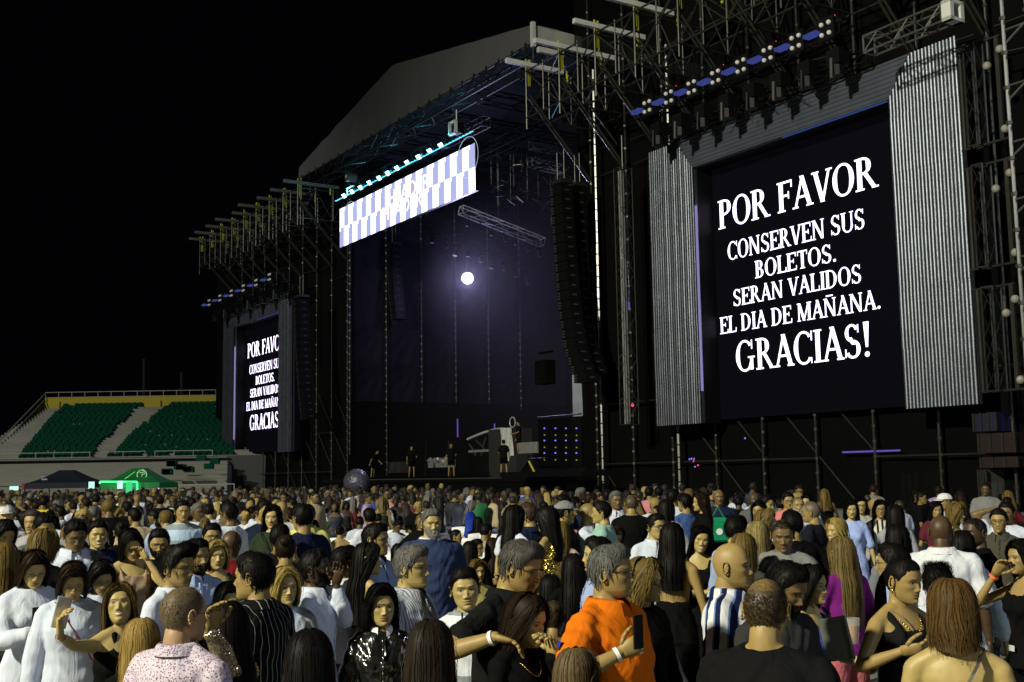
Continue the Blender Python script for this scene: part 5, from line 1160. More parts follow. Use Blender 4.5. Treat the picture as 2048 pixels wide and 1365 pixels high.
def build_person(P, lod, seedv, parent=None):
    """returns list of (partname, mesh, colour) built in local space (feet at 0, facing -Y) and the joints"""
    rnd = random.Random(seedv); S = P.get('S', 1.72); k = S/1.75; fem = P['fem']; fat = P.get('fatb', 1.0); L = LOD[lod]; n = L['n']*2 if lod < 2 else 10
    lean = P.get('lean', 0); sit = P.get('sit', False); hz = .93*k; hipc = Vector((0, 0, hz))
    Rl = Matrix.Rotation(math.radians(lean), 3, 'X') @ Matrix.Rotation(math.radians(P.get('side', 0)), 3, 'Y')
    drop = Vector((0, 0, -.45*k if sit else 0))
    def T(x, y, z): p = Rl @ (Vector((x, y, z))*k-hipc)+hipc; return p+drop
    def TD(v): return Rl @ Vector(v)*k
    sw = (.158 if fem else .185)*(.5+.5*fat)
    def torso(g, z0=.86, z1=1.47, low=True):
        """body section with garment ease g"""
        if fem: Q = [(.80, .150, .105, 0), (.90, .172, .115, .005), (.98, .165, .112, .0), (1.08, .132, .097, 0), (1.16, .128, .095, -.004), (1.25, .140, .112, -.012), (1.30, .146, .116, -.014), (1.36, .155, .098, 0), (1.405, .148, .080, .008), (1.44, .105, .066, .012), (1.475, .060, .056, .014)]
        else: Q = [(.80, .150, .105, 0), (.90, .163, .116, 0), (.98, .160, .118, 0), (1.08, .156, .116, 0), (1.16, .160, .118, -.004), (1.25, .172, .124, -.004), (1.33, .182, .122, 0), (1.39, .178, .104, .006), (1.43, .145, .083, .010), (1.46, .100, .068, .012), (1.49, .066, .062, .014)]
        out = []
        for (z, rx, ry, y) in Q:
            if z < z0-.001 or z > z1+.04: continue
            belly = P.get('belly', 0)*math.exp(-((z-1.07)/.13)**2)
            out.append((T(0, y-belly*.5, z), TD((rx*fat+g, 0, 0)), TD((0, ry*fat+g+belly*.5, 0))))
        return out
    J = {}
    J['neck'] = T(0, .018, 1.49); J['headc'] = None
    hy, hp, hr = P.get('hyaw', 0), P.get('hpitch', 0), P.get('hroll', 0)
    hs = (k**.5)*(.97 if fem else 1.0)*P.get('hs', 1)
    Rh = Rl.to_4x4() @ Matrix.Rotation(math.radians(-lean*.7), 4, 'X') @ Matrix.Rotation(math.radians(hy), 4, 'Z') @ Matrix.Rotation(math.radians(hp), 4, 'X') @ Matrix.Rotation(math.radians(hr), 4, 'Y')
    nb = T(0, .015, 1.50); HC = nb+(Rh.to_3x3() @ Vector((0, -.026, .120)))*hs
    HM = Matrix.Translation(HC) @ Rh @ Matrix.Scale(hs, 4); J['HM'] = HM; J['top'] = HM @ Vector((0, 0, .116)); J['HC'] = HC
    def hx(V): return [tuple(HM @ Vector(v)) for v in V]
    # arms
    arms = {}
    for side, nm in ((-1, 'R'), (1, 'L')):
        sh = T(side*sw, .012, 1.385); ua, fa = .285*k, .255*k
        a = P.get('arm'+nm, 'down')
        if isinstance(a, str):
            tg, hint = POSES[a]; jig = Vector((rnd.uniform(-.02, .02), rnd.uniform(-.03, .03), rnd.uniform(-.03, .03))) if a != 'cross' else Vector((0, 0, 0))
            W = T(tg[0]*side, tg[1], tg[2]) + jig; hint = Vector((hint[0]*side, hint[1], hint[2]))
        else: W = Vector(a[0]); hint = Vector(a[1])
        d = W-sh; D = min(d.length, (ua+fa)*.995); d.normalize(); W = sh+d*D
        c = (ua*ua-fa*fa+D*D)/(2*D); h = math.sqrt(max(0, ua*ua-c*c)); hv = hint-d*hint.dot(d); hv.normalize(); E = sh+d*c+hv*h
        arms[nm] = (sh, E, W, side)
    J['arms'] = arms
    bu = 1.0 if not fem else .86; bu *= .5+.5*fat
    # legs
    legs = []
    for side in (-1, 1):
        st = P.get('stance', .10); hp_ = Vector((side*.085*k, 0, .90*k))+drop
        if sit: kn = Vector((side*.12*k, -.42*k, .48*k)); an = Vector((side*.12*k, -.42*k+.03, .08*k))
        else: wk = P.get('walk', 0)*side; kn = Vector((side*(.085+st*.35)*k, -.03*k-wk*.18, .49*k)); an = Vector((side*(.08+st*.6)*k, .02*k-wk*.28, .08*k))
        legs.append((hp_, kn, an))
    J['legs'] = legs
    # ---- body
    body = MB(); g = -.012
    low_res = lod >= 2
    R_ = [q for q in torso(g)]; rings(body, R_, 20)
    nk = .050 if fem else .057; nk *= (.8+.2*fat)*P.get('fat', 1)
    limb(body, [T(0, .022, 1.43), nb+(HC-nb)*.25+Vector((0, .012, 0)), HM @ Vector((0, .022, -.05))], [nk*1.12*k, nk*k, nk*.95*k], 14)
    body.ball(T(0, .02, 1.44), .085*k, .055*k, .04*k, n=14, k=8)
    for nm, (sh, E, W, side) in arms.items(): body.tube(T(side*.045, .02, 1.465), sh+Vector((0, 0, .012)), .043*k, 10, .044*bu*k)
    for nm, (sh, E, W, side) in arms.items():
        limb(body, [sh, sh.lerp(E, .5), E, E.lerp(W, .35), W], [.052*bu*k, .045*bu*k, .037*bu*k, .039*bu*k, .025*bu*k], 10)
        body.ball(sh, .053*bu*k, n=10, k=8)
    if P.get('bottom', {}).get('kind') in ('shorts', 'skirt', 'dress') or P.get('legs_bare'):
        for h_, kn, an in legs:
            limb(body, [h_, h_.lerp(kn, .5), kn, kn.lerp(an, .3), an], [.078*k, .068*k, .05*k, .052*k, .034*k], 10)
    elif lod < 3:
        for h_, kn, an in legs: limb(body, [h_, kn, an], [.06*k, .045*k, .032*k], 8)
    bv, bf = remesh(body, L['vox'], 'b')
    hv, hf, hc = make_head(lod, P); hm_ = MB()
    for nm, (sh, E, W, side) in arms.items():
        d = (W-E).normalized(); hd = P.get('hand'+nm, {}); dd = Vector(hd.get('d', d)); pn = Vector(hd.get('pn', (-side, -.2, 0)))
        hand(hm_, W, dd, pn, side, lod, hd.get('curl', .45))
    parts = [(bv, bf, 0), (hx(hv), hf, 0), (hm_.v, hm_.f, 0)]
    paint = [[0, 0, 0, 0]]*len(bv)+hc+[[0, 0, 0, 0]]*len(hm_.v)
    out = [('body', mkmesh('body', parts, [CL['skin']], paint=paint), P['skin'])]
    # ---- hair
    hr_ = make_hair(lod, P, rnd)
    if hr_: out.append(('hair', mkmesh('hair', [(hx(hr_[0]), hr_[1], 0)], [CL['hair']], tone=hr_[2]), P['hair_col']))
    if P.get('beard', 0) >= 1 and lod < 3:
        V = []; Fc = []; tn = []
        for q in range(int(L['rib']*.6)):
            t = rnd.uniform(-1.35, 1.35); z0 = rnd.uniform(-.108, -.05+.03*abs(t)); x, y = skull(t, z0, .003)
            if abs(x) < .022 and abs(z0+.0655) < .009: continue
            x2, y2 = skull(t, max(-.112, z0-.016), .007+.004*rnd.random()); b = len(V); w_ = L['rw']
            V += [(float(x)-w_, float(y), z0), (float(x)+w_, float(y), z0), (float(x2)+w_*.5, float(y2), z0-.022), (float(x2)-w_*.5, float(y2), z0-.022)]; tn += [rnd.uniform(.5, 1.4)]*4; Fc.append((b, b+1, b+2, b+3))
        out.append(('beard', mkmesh('beard', [(hx(V), Fc, 0)], [CL['hair']], tone=tn), P.get('beard_col', P['hair_col'])))
    # ---- top garment
    tp = P['top']; kind = tp.get('kind', 'tee'); ease = tp.get('ease', .014 if not fem else .006)
    hem = tp.get('hem', .86); dmp = tp.get('disp', .0065) if lod < 2 else .003
    top = MB(); open_ = kind in ('tank', 'halter', 'strapless', 'backless')
    zt_ = {'tank': 1.33, 'halter': 1.34, 'strapless': 1.31, 'backless': 1.13}.get(kind, 1.47)
    tr = torso(ease, max(.86, hem) if not tp.get('tuck') else .95, zt_)
    if hem < .9 and not tp.get('tuck'):
        fl = tp.get('flare', .02); tr = [(T(0, 0, hem), TD(((.165 if fem else .17)*fat+ease+fl, 0, 0)), TD((0, .115*fat+ease+fl+P.get('belly', 0)*.3, 0)))]+tr[1:]
    rings(top, tr, 22)
    sl = tp.get('sleeve', .5)
    if not open_:
        top.ball(T(0, .016, 1.445), .095*k, (.062 if fem else .070)*k, .04*k, n=16, k=8)
        for nm, (sh, E, W, side) in arms.items():
            e_ = tp.get('sease', .014); r0 = (.052*bu)*k+e_*.6
            top.tube(T(side*.05, .016, 1.462), sh+Vector((0, 0, .010)), .046*k, 12, r0)
            top.ball(sh, r0+.001, n=12, k=8); 
            if sl > 0:
                if sl <= 1: q = sh.lerp(E, sl); limb(top, [sh, sh.lerp(q, .5), q], [r0, .05*bu*k+e_, .047*bu*k+e_*1.6], 12) if sl < .95 else limb(top, [sh, E], [r0, .04*bu*k+e_], 12)
                else: q = E.lerp(W, sl-1); limb(top, [sh, sh.lerp(E, .5), E, E.lerp(q, .5), q], [r0, .047*bu*k+e_, .040*bu*k+e_*1.15, .041*bu*k+e_*1.1, .029*bu*k+e_*1.05], 12)
    else:
        if kind in ('tank', 'strapless', 'halter', 'backless') and fem:
            for s in (-1, 1): top.ball(T(s*.062, -.085, 1.27), .058*k, n=12, k=8)
        if kind == 'backless': 
            for s in (-1, 1): rings(top, [(T(s*.07, -.09, 1.10), TD((.075, .02, 0)), TD((0, .03, 0))), (T(s*.06, -.10, 1.3), TD((.06, 0, 0)), TD((0, .03, 0)))], 10)
        if kind != 'strapless':
            for s in (-1, 1):
                if kind == 'halter' or kind == 'backless': top.tube(T(s*.07, -.10, 1.28), T(s*.045, -.02, 1.46), .016*k, 8); top.tube(T(s*.045, -.02, 1.46), T(0, .07, 1.49), .014*k, 8)
                else:
                    wS = tp.get('strap', .014); pf = [T(s*.085, -.12, 1.30), T(s*.098, -.075, 1.39), T(s*.10, .01, 1.452), T(s*.09, .085, 1.39), T(s*.08, .11, 1.30)]
                    for a_, b_ in zip(pf[:-1], pf[1:]): top.tube(a_, b_, wS*k, 8)
    if fem and not open_ and lod < 2 or fem and lod < 3 and not open_:
        for s in (-1, 1): top.ball(T(s*.060, -.080, 1.27), .060*k+ease*.6, n=12, k=8)
    if kind == 'dress' or tp.get('skirt') is not None:
        zsk = tp.get('skirt', .5); fl = tp.get('flare', .08)
        rings(top, [(Vector((0, 0, zsk*k)), (.15*k+fl+.04, 0, 0), (0, .12*k+fl+.02, 0)), (Vector((0, 0, (zsk+.9)/2*k)), (.172*k+fl*.5, 0, 0), (0, .13*k+fl*.4, 0)), (Vector((0, 0, .90*k)), (.178*k, 0, 0), (0, .125*k, 0)), (Vector((0, 0, 1.0*k)), (.15*k, 0, 0), (0, .11*k, 0))], 22)
    tv, tf = remesh(top, L['vox'], 't', 1 if lod else 1, dmp, rnd.random()*9)
    tparts = [(tv, tf, 0)]
    if tp.get('collar') and lod < 3:                     # folded collar and button strip
        cb_ = MB(); m_ = 24; rr_ = nk*k*1.18+.008; vs_ = []
        gap = tp.get('vgap', .35)
        for i in range(m_+1):
            a = gap+(2*math.pi-2*gap)*i/m_; s_, c_ = math.sin(a), -math.cos(a); dz = -.025*max(0, -c_)**2; base = T(0, .018, 1.478)
            for (rr2, zz2) in ((rr_*.98, .012), (rr_*1.04, .034), (rr_*1.22, .022), (rr_*1.45, -.014-.025*max(0, -c_)**3)):
                vs_.append(base+TD((s_*rr2, c_*rr2*(.95 if c_ > 0 else 1.15), zz2+dz*(.6 if zz2 > 0 else 1))))
        cb_.add(vs_, [(4*i+j, 4*i+4+j, 4*i+5+j, 4*i+1+j) for i in range(m_) for j in range(3)]); tparts.append((cb_.v, cb_.f, 1 if tp.get('collar_col') else 0))
        if not tp.get('pullover'):
            cb_ = MB(); pr = None; ff = lambda z: -(np.interp(z, [.9, 1.0, 1.08, 1.25, 1.33, 1.39, 1.43, 1.46], [.118, .118, .116, .127, .120, .10, .08, .068])*fat)-ease-.004-P.get('belly', 0)*math.exp(-((z-1.07)/.13)**2)
            zs = np.linspace(max(hem+.02, .9), 1.44, 12)
            for z in zs:
                p_ = T(0, float(ff(z)), float(z))
                if pr is not None: cb_.box((pr+p_)/2, (.009*k, 0, 0), (0, .003, 0), (p_-pr)*.56); cb_.ball(p_+Vector((0, -.004, 0)), .004, n=6, k=4)
                pr = p_
            tparts.append((cb_.v, cb_.f, 0))
    out.append((tp.get('name', 'dress' if tp.get('skirt') is not None else 'shirt'), mkmesh('top', tparts, [CL[tp.get('mat', 'plain')], CL['wht']]), tp['col']))
    # ---- bottom garment
    bt = P.get('bottom', {'kind': 'pants', 'col': (.02, .02, .03)})
    if bt['kind'] in ('pants', 'jeans', 'shorts'):
        mb = MB(); e_ = bt.get('ease', .012)
        for (h_, kn, an) in legs:
            if bt['kind'] == 'shorts': q = h_.lerp(kn, .55); limb(mb, [h_, q], [.088*k+e_, .080*k+e_], 14)
            else: limb(mb, [h_, h_.lerp(kn, .45), kn, kn.lerp(an, .35), an+Vector((0, 0, .0))], [.082*k+e_, .072*k+e_, .050*k+e_, .050*k+e_, .036*k+e_*1.2], 14)
        c = Vector((0, 0, .90*k))+drop; rings(mb, [(c-Vector((0, 0, .07*k)), (.15*k*fat, 0, 0), (0, .11*k*fat, 0)), (c, (.172*k*fat+.002, 0, 0), (0, .122*k*fat, 0)), (c+Vector((0, 0, .10*k)), (.158*k*fat+.002, 0, 0), (0, .114*k*fat, 0))], 20)
        v, f = remesh(mb, L['vox']*1.25, 'p', 1, dmp*.8, rnd.random()*9); out.append(('trousers' if bt['kind'] != 'shorts' else 'shorts', mkmesh('bottom', [(v, f, 0)], [CL[bt.get('mat', 'denim' if bt['kind'] == 'jeans' else 'plain')]]), bt['col']))
    elif bt['kind'] == 'skirt':
        mb = MB(); zs_k = bt.get('z', .5); rings(mb, [(Vector((0, 0, zs_k*k)), (.19*k, 0, 0), (0, .15*k, 0)), (Vector((0, 0, .9*k)), (.18*k, 0, 0), (0, .128*k, 0)), (Vector((0, 0, 1.04*k)), (.145*k, 0, 0), (0, .11*k, 0))], 20)
        v, f = remesh(mb, L['vox']*1.25, 'p', 1, dmp, 1); out.append(('skirt', mkmesh('bottom', [(v, f, 0)], [CL[bt.get('mat', 'plain')]]), bt['col']))
    if lod < 3:
        for (h_, kn, an) in (legs if P.get('shoes') else ()):
            mb = MB(); mb.ball(an+Vector((0, -.06*k, -.035*k)), .042*k, .12*k, .035*k, n=10, k=6); mb.ball(an+Vector((0, .01, -.02*k)), .04*k, .05*k, .055*k, n=8, k=6)
            out.append(('shoe', mkmesh('shoe', [(mb.v, mb.f, 0)], [CL['shoe']]), (0, 0, 0)))
    # ---- accessories
    if P.get('glasses') and lod < 3:
        mb = MB(); r_ = .0014 if lod < 2 else .002
        for s in (-1, 1):
            pr = None
            for i in range(17):
                a = i*math.pi/8; p_ = Vector((s*.034+.0235*math.cos(a), -.1035+.006*abs(math.cos(a))*(1 if math.cos(a)*s > 0 else 0), -.001+.0185*math.sin(a)*(1 if math.sin(a) < 0 else .8)))
                if pr is not None: mb.tube(pr, p_, r_, 5)
                pr = p_
            mb.tube(Vector((s*.057, -.098, .006)), Vector((s*.0785, -.01, .008)), r_, 5); mb.tube(Vector((s*.0785, -.01, .008)), Vector((s*.080, .012, -.002)), r_, 5)
        mb.tube(Vector((-.011, -.106, .003)), Vector((.011, -.106, .003)), r_, 5)
        out.append(('glasses', mkmesh('glasses', [(hx(mb.v), mb.f, 0)], [CL['metal']]), (0, 0, 0)))
    if P.get('cap'):
        mb = MB(); vs_ = []; nn = 24
        for i in range(8):
            u = i/7; zz = .035+.085*math.cos(u*1.5708)
            for j in range(nn): x, y = skull(2*math.pi*j/nn, min(zz-.004, .1155), .016); vs_.append((float(x), float(y), zz+.012))
        mb.add(vs_, [(i*nn+j, i*nn+(j+1) % nn, (i+1)*nn+(j+1) % nn, (i+1)*nn+j) for i in range(7) for j in range(nn)]+[tuple(range(nn))])
        vs_ = []
        for i in range(9):
            a = -1+2*i/8; x, y = skull(a*.95, .045, .014); vs_ += [(float(x), float(y), .047), (float(x)*1.02, float(y)-.075*math.cos(a*1.2), .036-.006*abs(a)), (float(x)*1.02, float(y)-.075*math.cos(a*1.2), .032-.006*abs(a)), (float(x), float(y), .042)]
        mb.add(vs_, [(4*i+j, 4*i+4+j, 4*i+4+(j+1) % 4, 4*i+(j+1) % 4) for i in range(8) for j in range(4)])
        out.append(('cap', mkmesh('cap', [(hx(mb.v), mb.f, 0)], [CL['plain']]), P['cap']))
    for nm in P.get('bands', ''):
        nm, kk = nm; sh, E, W, side = arms[nm]; d = (W-E).normalized(); mb = MB(); x = d.orthogonal().normalized(); y = d.cross(x); m_ = 14; c = W-d*.015
        vs_ = [c+d*o_+(x*math.cos(a*6.2832/m_)+y*math.sin(a*6.2832/m_))*(.030*k+.003) for o_ in (-.009, .009) for a in range(m_)]
        mb.add(vs_, [(i, (i+1) % m_, m_+(i+1) % m_, m_+i) for i in range(m_)]); out.append(('wristband', mkmesh('wristband', [(mb.v, mb.f, 0)], [CL['band_'+kk]]), (0, 0, 0)))
    def torso_pt(ang, z, off):
        tt = torso(off); zz = z
        zl_ = [q[0].z for q in tt]
        # local evaluation without lean: use T
        Qx = np.interp(z, [.86, 1.0, 1.1, 1.25, 1.36, 1.42, 1.46], [.16, .16, .145, .16, .17, .16, .11] if fem else [.165, .16, .158, .172, .186, .175, .11])*fat+off; Qy = np.interp(z, [.86, 1.0, 1.1, 1.25, 1.36, 1.42, 1.46], [.115, .113, .105, .118, .11, .09, .07])*fat+off
        return T(float(Qx)*math.sin(ang), -float(Qy)*math.cos(ang), z)
    if P.get('strapbag'):
        sd, mt = P['strapbag']; mb = MB(); pth = []
        for back in (0, 1):
            seq = []
            for i in range(11):
                u = i/10; x_ = sd*(.10-.25*u); z_ = 1.475-.42*u; yy = float(np.interp(z_, [.86, 1.0, 1.1, 1.25, 1.36, 1.42, 1.46, 1.48], [.125, .125, .12, .135, .12, .10, .06, .0]))*fat+.012+(.02 if fem and not back and 1.2 < z_ < 1.34 else 0)
                seq.append(T(x_, yy*(1 if back else -1), z_))
            pth += seq[::-1] if not back else seq
        for a_, b_ in zip(pth[:-1], pth[1:]):
            dd = b_-a_; wv = Vector((abs(dd.z), .002, abs(dd.x)*sd*(1))).normalized()*.012; mb.add([a_-wv, a_+wv, b_+wv, b_-wv], [(0, 1, 2, 3)])
        out.append(('strap', mkmesh('strap', [(mb.v, mb.f, 0)], [CL[mt]]), (0, 0, 0)))
    if P.get('necklace'):
        mb = MB(); pr = None
        for i in range(17): a = -1.3+2.6*i/16; p_ = T(.075*math.sin(a), -.075*math.cos(a)-.035, 1.425-.075*math.cos(a)**2); pr is not None and mb.tube(pr, p_, .0028, 5); pr = p_
        out.append(('necklace', mkmesh('necklace', [(mb.v, mb.f, 0)], [CL['gold_m']]), (0, 0, 0)))
    if P.get('earring') and lod < 2:
        mb = MB()
        for s in (-1, 1): mb.tube((s*.080, .008, -.038), (s*.080, .006, -.065), .004, 6)
        out.append(('earring', mkmesh('earring', [(hx(mb.v), mb.f, 0)], [CL['gold_m']]), (0, 0, 0)))
    if P.get('logo'):                                    # small print on the chest
        cx, cz, w_, h_, cm_ = P['logo']; mb = MB(); lr = random.Random(3)
        for i in range(7 if w_ > .03 else 1):
            x0 = cx-w_+2*w_*i/7; x1 = cx+w_ if w_ <= .03 else x0+w_*.2; yy = .134*fat+ease+.008+P.get('belly', 0)*.6
            z0, z1 = (cz-h_, cz+h_) if w_ <= .03 else (cz-h_*lr.uniform(.3, 1), cz+h_*lr.uniform(.3, 1)); mb.add([T(x0, -yy, z0), T(x1, -yy, z0), T(x1, -yy+.002, z1), T(x0, -yy+.002, z1)], [(0, 1, 2, 3)])
        out.append(('chest_print', mkmesh('print', [(mb.v, mb.f, 0)], [CL.setdefault('ink%s' % (cm_,), mat('print_ink', cm_, .7))]), (0, 0, 0)))
    return out, J
def link_person(parts, loc, rz, label, group='people standing in the crowd', name='person', scale=1):
    r = bpy.data.objects.new(name, None); COL.objects.link(r); r.location = loc; r.rotation_euler = (0, 0, rz); r.scale = (scale,)*3; r.empty_display_size = .1
    r['label'] = label; r['category'] = 'person'
    if group: r['group'] = group
    for nm, me, c in parts:
        o = bpy.data.objects.new(nm, me); COL.objects.link(o); o.parent = r; o.color = (*c, 1)
    return r

def est_top(P):
    S = P['S']; k = S/1.75; lean = P.get('lean', 0); hipc = Vector((0, 0, .93*k)); Rl = Matrix.Rotation(math.radians(lean), 3, 'X') @ Matrix.Rotation(math.radians(P.get('side', 0)), 3, 'Y')
    nb = Rl @ (Vector((0, .015, 1.50))*k-hipc)+hipc+Vector((0, 0, -.45*k if P.get('sit') else 0)); hs = (k**.5)*(.97 if P['fem'] else 1.0)*P.get('hs', 1)
    Rh = Rl.to_4x4() @ Matrix.Rotation(math.radians(-lean*.7), 4, 'X') @ Matrix.Rotation(math.radians(P.get('hyaw', 0)), 4, 'Z') @ Matrix.Rotation(math.radians(P.get('hpitch', 0)), 4, 'X') @ Matrix.Rotation(math.radians(P.get('hroll', 0)), 4, 'Y')
    HC = nb+(Rh.to_3x3() @ Vector((0, -.026, .120)))*hs; return HC, HC.z+.118*hs+.012
# ================================================================== PEOPLE: who stands where
S1, S2, S3, S4 = (.41, .305, .115), (.32, .22, .078), (.165, .105, .040), (.07, .040, .018)
HB, HD, HG, HL, HY, HW = (.0048, .0038, .0034), (.016, .009, .005), (.12, .115, .11), (.34, .25, .075), (.125, .085, .024), (.34, .34, .33)
BK, WH, LB, NV, GY = (.0035, .0035, .004), (.58, .63, .76), (.30, .38, .60), (.010, .015, .042), (.22, .22, .22)
PLACED = []                                   # (px, ytop, head px, d, X, Y)
def put(px, yt, d, yaw, fem, skin, hair, hc, top, col, label, lod=None, group='people in the nearest rows', **k):
    P = dict(fem=fem, skin=skin, hair=hair, hair_col=hc, S=k.pop('S', 1.70)); t = dict(kind=top, col=col)
    for q in ('sleeve', 'collar', 'pullover', 'mat', 'ease', 'hem', 'skirt', 'flare', 'tuck', 'vgap', 'sease', 'collar_col', 'strap', 'disp'):
        if q in k: t[q] = k.pop(q)
    if 'sleeve' not in t and top == 'long': t['sleeve'] = 1.95
    if top == 'blouse': t.setdefault('sleeve', 1.8); t.setdefault('ease', .02); t.setdefault('sease', .022); t.setdefault('disp', .004); t.setdefault('mat', 'gather')
    P['top'] = t; b = k.pop('bot', None)
    if b: P['bottom'] = dict(kind=b[0], col=b[1], **(b[2] if len(b) > 2 else {}))
    elif t.get('skirt') is not None: P['bottom'] = dict(kind='dress', col=BK)
    px_arms = {q: k.pop(q) for q in ('PR', 'PL') if q in k}; P.update(k)
    if k.get('sit'): d = .86*FPX/max(30, yt-(951-.016*(px-1024)))
    tgt = at(px, yt, d).z
    for _ in range(4): P['S'] = min(1.98, max(1.2, P['S']*tgt/est_top(P)[1]))
    HC, _t = est_top(P); w_ = at(px, yt+30, d); rz = math.radians(yaw)-math.atan2(w_.x, w_.y); R = Matrix.Rotation(rz, 3, 'Z'); h = R @ HC
    loc = Vector((w_.x-h.x, w_.y-h.y, 0)); Ri = R.inverted()
    for q, v in px_arms.items():              # hand placed where the photo shows it
        P['arm'+q[1]] = (Ri @ (at(v[0], v[1], d+v[2])-loc), v[3] if len(v) > 3 else (.6*(1 if q == 'PL' else -1), .2, -1))
    for q in ('handR', 'handL'):
        if q in P: P[q] = {kk: (Ri @ Vector(vv) if kk in ('d', 'pn') else vv) for kk, vv in P[q].items()}
    lod = lod if lod is not None else (0 if d < 7.6 else 1 if d < 11 else 2)
    parts, J = build_person(P, lod, int(px*7+yt)); o = link_person(parts, loc, rz, label, group)
    PLACED.append((px, yt, .24*FPX/d, d, w_.x, w_.y)); o_J = (R, loc, J); return o, o_J
def held(oj, side, name, size, label, cat, m_, off=(0, -.02, 0), tilt=0, hd=None):
    R, loc, J = oj[1]; sh, E, W, s_ = J['arms'][side]; d = (W-E).normalized(); c = loc+R @ (W+d*.10+Vector(off)) if hd is None else loc+R @ W+Vector(hd).normalized()*.10+Vector(off); mb = MB(); a, b, c_ = size
    Rt = R @ Matrix.Rotation(math.radians(tilt), 3, 'Y')
    mb.box(c, Rt @ Vector((a/2, 0, 0)), Rt @ Vector((0, b/2, 0)), Rt @ Vector((0, 0, c_/2))); o = mb.build(name, m_); bv = o.modifiers.new('b', 'BEVEL'); bv.width = min(size)*.4; bv.segments = 2; return tag(o, label, cat)
JE = (.03, .045, .10)
# ---------------------------------------------------------------- first rows
a = put(240, 1166, 6.4, 22, 1, S1, 'long', HY, 'halter', BK, 'smiling woman with long brown highlighted hair and black halter top taking a selfie', smile=1, hpitch=-14, hyaw=-28, hroll=-8, len=.46, side=5, PR=(52, 1252, -1.0, (-.3, .3, -1)), handR=dict(d=(-.05, -.15, 1), pn=(1, .2, 0), curl=.7), bands=['Ro', 'Rw'], bot=('pants', BK), wave=.5)
held(a, 'R', 'phone', (.075, .012, .155), 'phone in a lime edged case held up by the smiling woman', 'phone', [M['silver'], M['yellow']], off=(0, .035, .015), tilt=12, hd=(-.05, -.15, 1))
put(368, 1168, 4.9, 142, 0, (.42, .26, .14), 'buzz', (.13, .10, .06), 'polo', (.60, .53, .62), 'balding man in a pale shirt with small purple dots, seen from behind', mat='dots', collar=1, sleeve=.6, fatb=1.12, glasses=1, hyaw=-20, recede=1, S=1.72, vgap=.5)
a = put(452, 1204, 5.35, -128, 1, S2, 'long', HB, 'long', (.62, .52, .36), 'dark haired woman in a sparkling sequin top raising an orange banded wrist', mat='sequin', PR=(424, 1262, -.25, (-.6, 0, -1)), handR=dict(d=(.1, -.2, 1), curl=.5, pn=(.7, -.6, 0)), bands=['Ro'], len=.36)
put(508, 1104, 6.1, -128, 0, S2, 'short', HB, 'tee', (.006, .006, .007), 'dark haired man in a black pinstriped short sleeved shirt, back to the camera', mat='pin', sleeve=.75, fatb=1.12, collar=1, hyaw=12, sease=.03, hem=.8)
put(571, 1134, 7.2, 8, 1, S1, 'bob', HL, 'blouse', WH, 'blonde woman with a straight bob looking at the camera', hyaw=8, len=.15, open=.85)
put(631, 1099, 7.6, 72, 0, S4, 'short', HB, 'long', WH, 'bearded man in glasses and white shirt turned to the right', beard=1, glasses=1, collar=1, sleeve=1.75, PL=(672, 1168, -.05), handL=dict(d=(.2, -.2, 1), curl=.3), hpitch=-6, hem=.8)
put(735, 1085, 8.4, 118, 1, S1, 'long', HB, 'strapless', BK, 'woman with very long black hair and bare shoulders in a black top', len=.5, hyaw=-30, skirt=.3)
put(752, 1046, 8.9, 52, 0, S2, 'short', HB, 'long', LB, 'tall man in glasses and open light blue shirt behind the long haired woman', glasses=1, collar=1, hyaw=10)
put(824, 1091, 6.8, 62, 0, S1, 'short', HG, 'long', (.50, .53, .58), 'grey haired man in glasses and a finely striped pale shirt', mat='fine', collar=1, sleeve=.8, glasses=1, fatb=1.1, belly=.02, quiff=.8, vol=1.2)
put(763, 1168, 6.4, 6, 1, S1, 'long', HB, 'long', (.012, .012, .013), 'young woman with straight black hair in a glossy black jacket', mat='shiny', len=.42, earring=1, armR='bent', armL='bent', hyaw=6, ease=.02, collar=1, collar_col=1)
put(619, 1261, 4.4, 178, 1, S2, 'long', HB, 'long', BK, 'back of a dark haired head at the bottom edge left of centre', len=.45, open=.9, flare=.45)
put(860, 1243, 4.45, 172, 1, S2, 'long', (.016, .011, .008), 'long', BK, 'back of a long brown black haired head at the bottom edge beside the polo man', len=.45, open=.9, flare=.4)
put(930, 1134, 6.6, -4, 0, S1, 'short', HB, 'polo', (.66, .68, .74), 'man with short dark hair in a white polo with a broad grey band', mat='hstripe', collar=1, pullover=1, sleeve=.6, side=-5, hyaw=8)
a = put(1040, 1080, 5.75, 58, 0, S2, 'short', (.07, .065, .06), 'polo', (.008, .008, .009), 'tall grey haired man in glasses and black polo with his arm round a woman', collar=1, pullover=1, sleeve=.55, glasses=1, hpitch=16, hyaw=8, fatb=1.18, lean=5, PR=(990, 1275, -.45, (-1, .2, -.5)), handR=dict(d=(.9, -.1, -.25), pn=(0, -.3, -1), curl=.4), bands=['Rw'], quiff=.9, hem=.78)
a = put(1052, 1188, 5.35, 50, 1, S1, 'long', HD, 'long', BK, 'dark haired woman in a black zip top under the tall man\'s arm', hpitch=12, hyaw=6, len=.24, PL=(1106, 1312, -.12, (.8, .4, -.9)), handL=dict(d=(-.15, -.25, 1), curl=.9, pn=(-.6, -.6, 0)), bands=['Lo'], necklace=1)
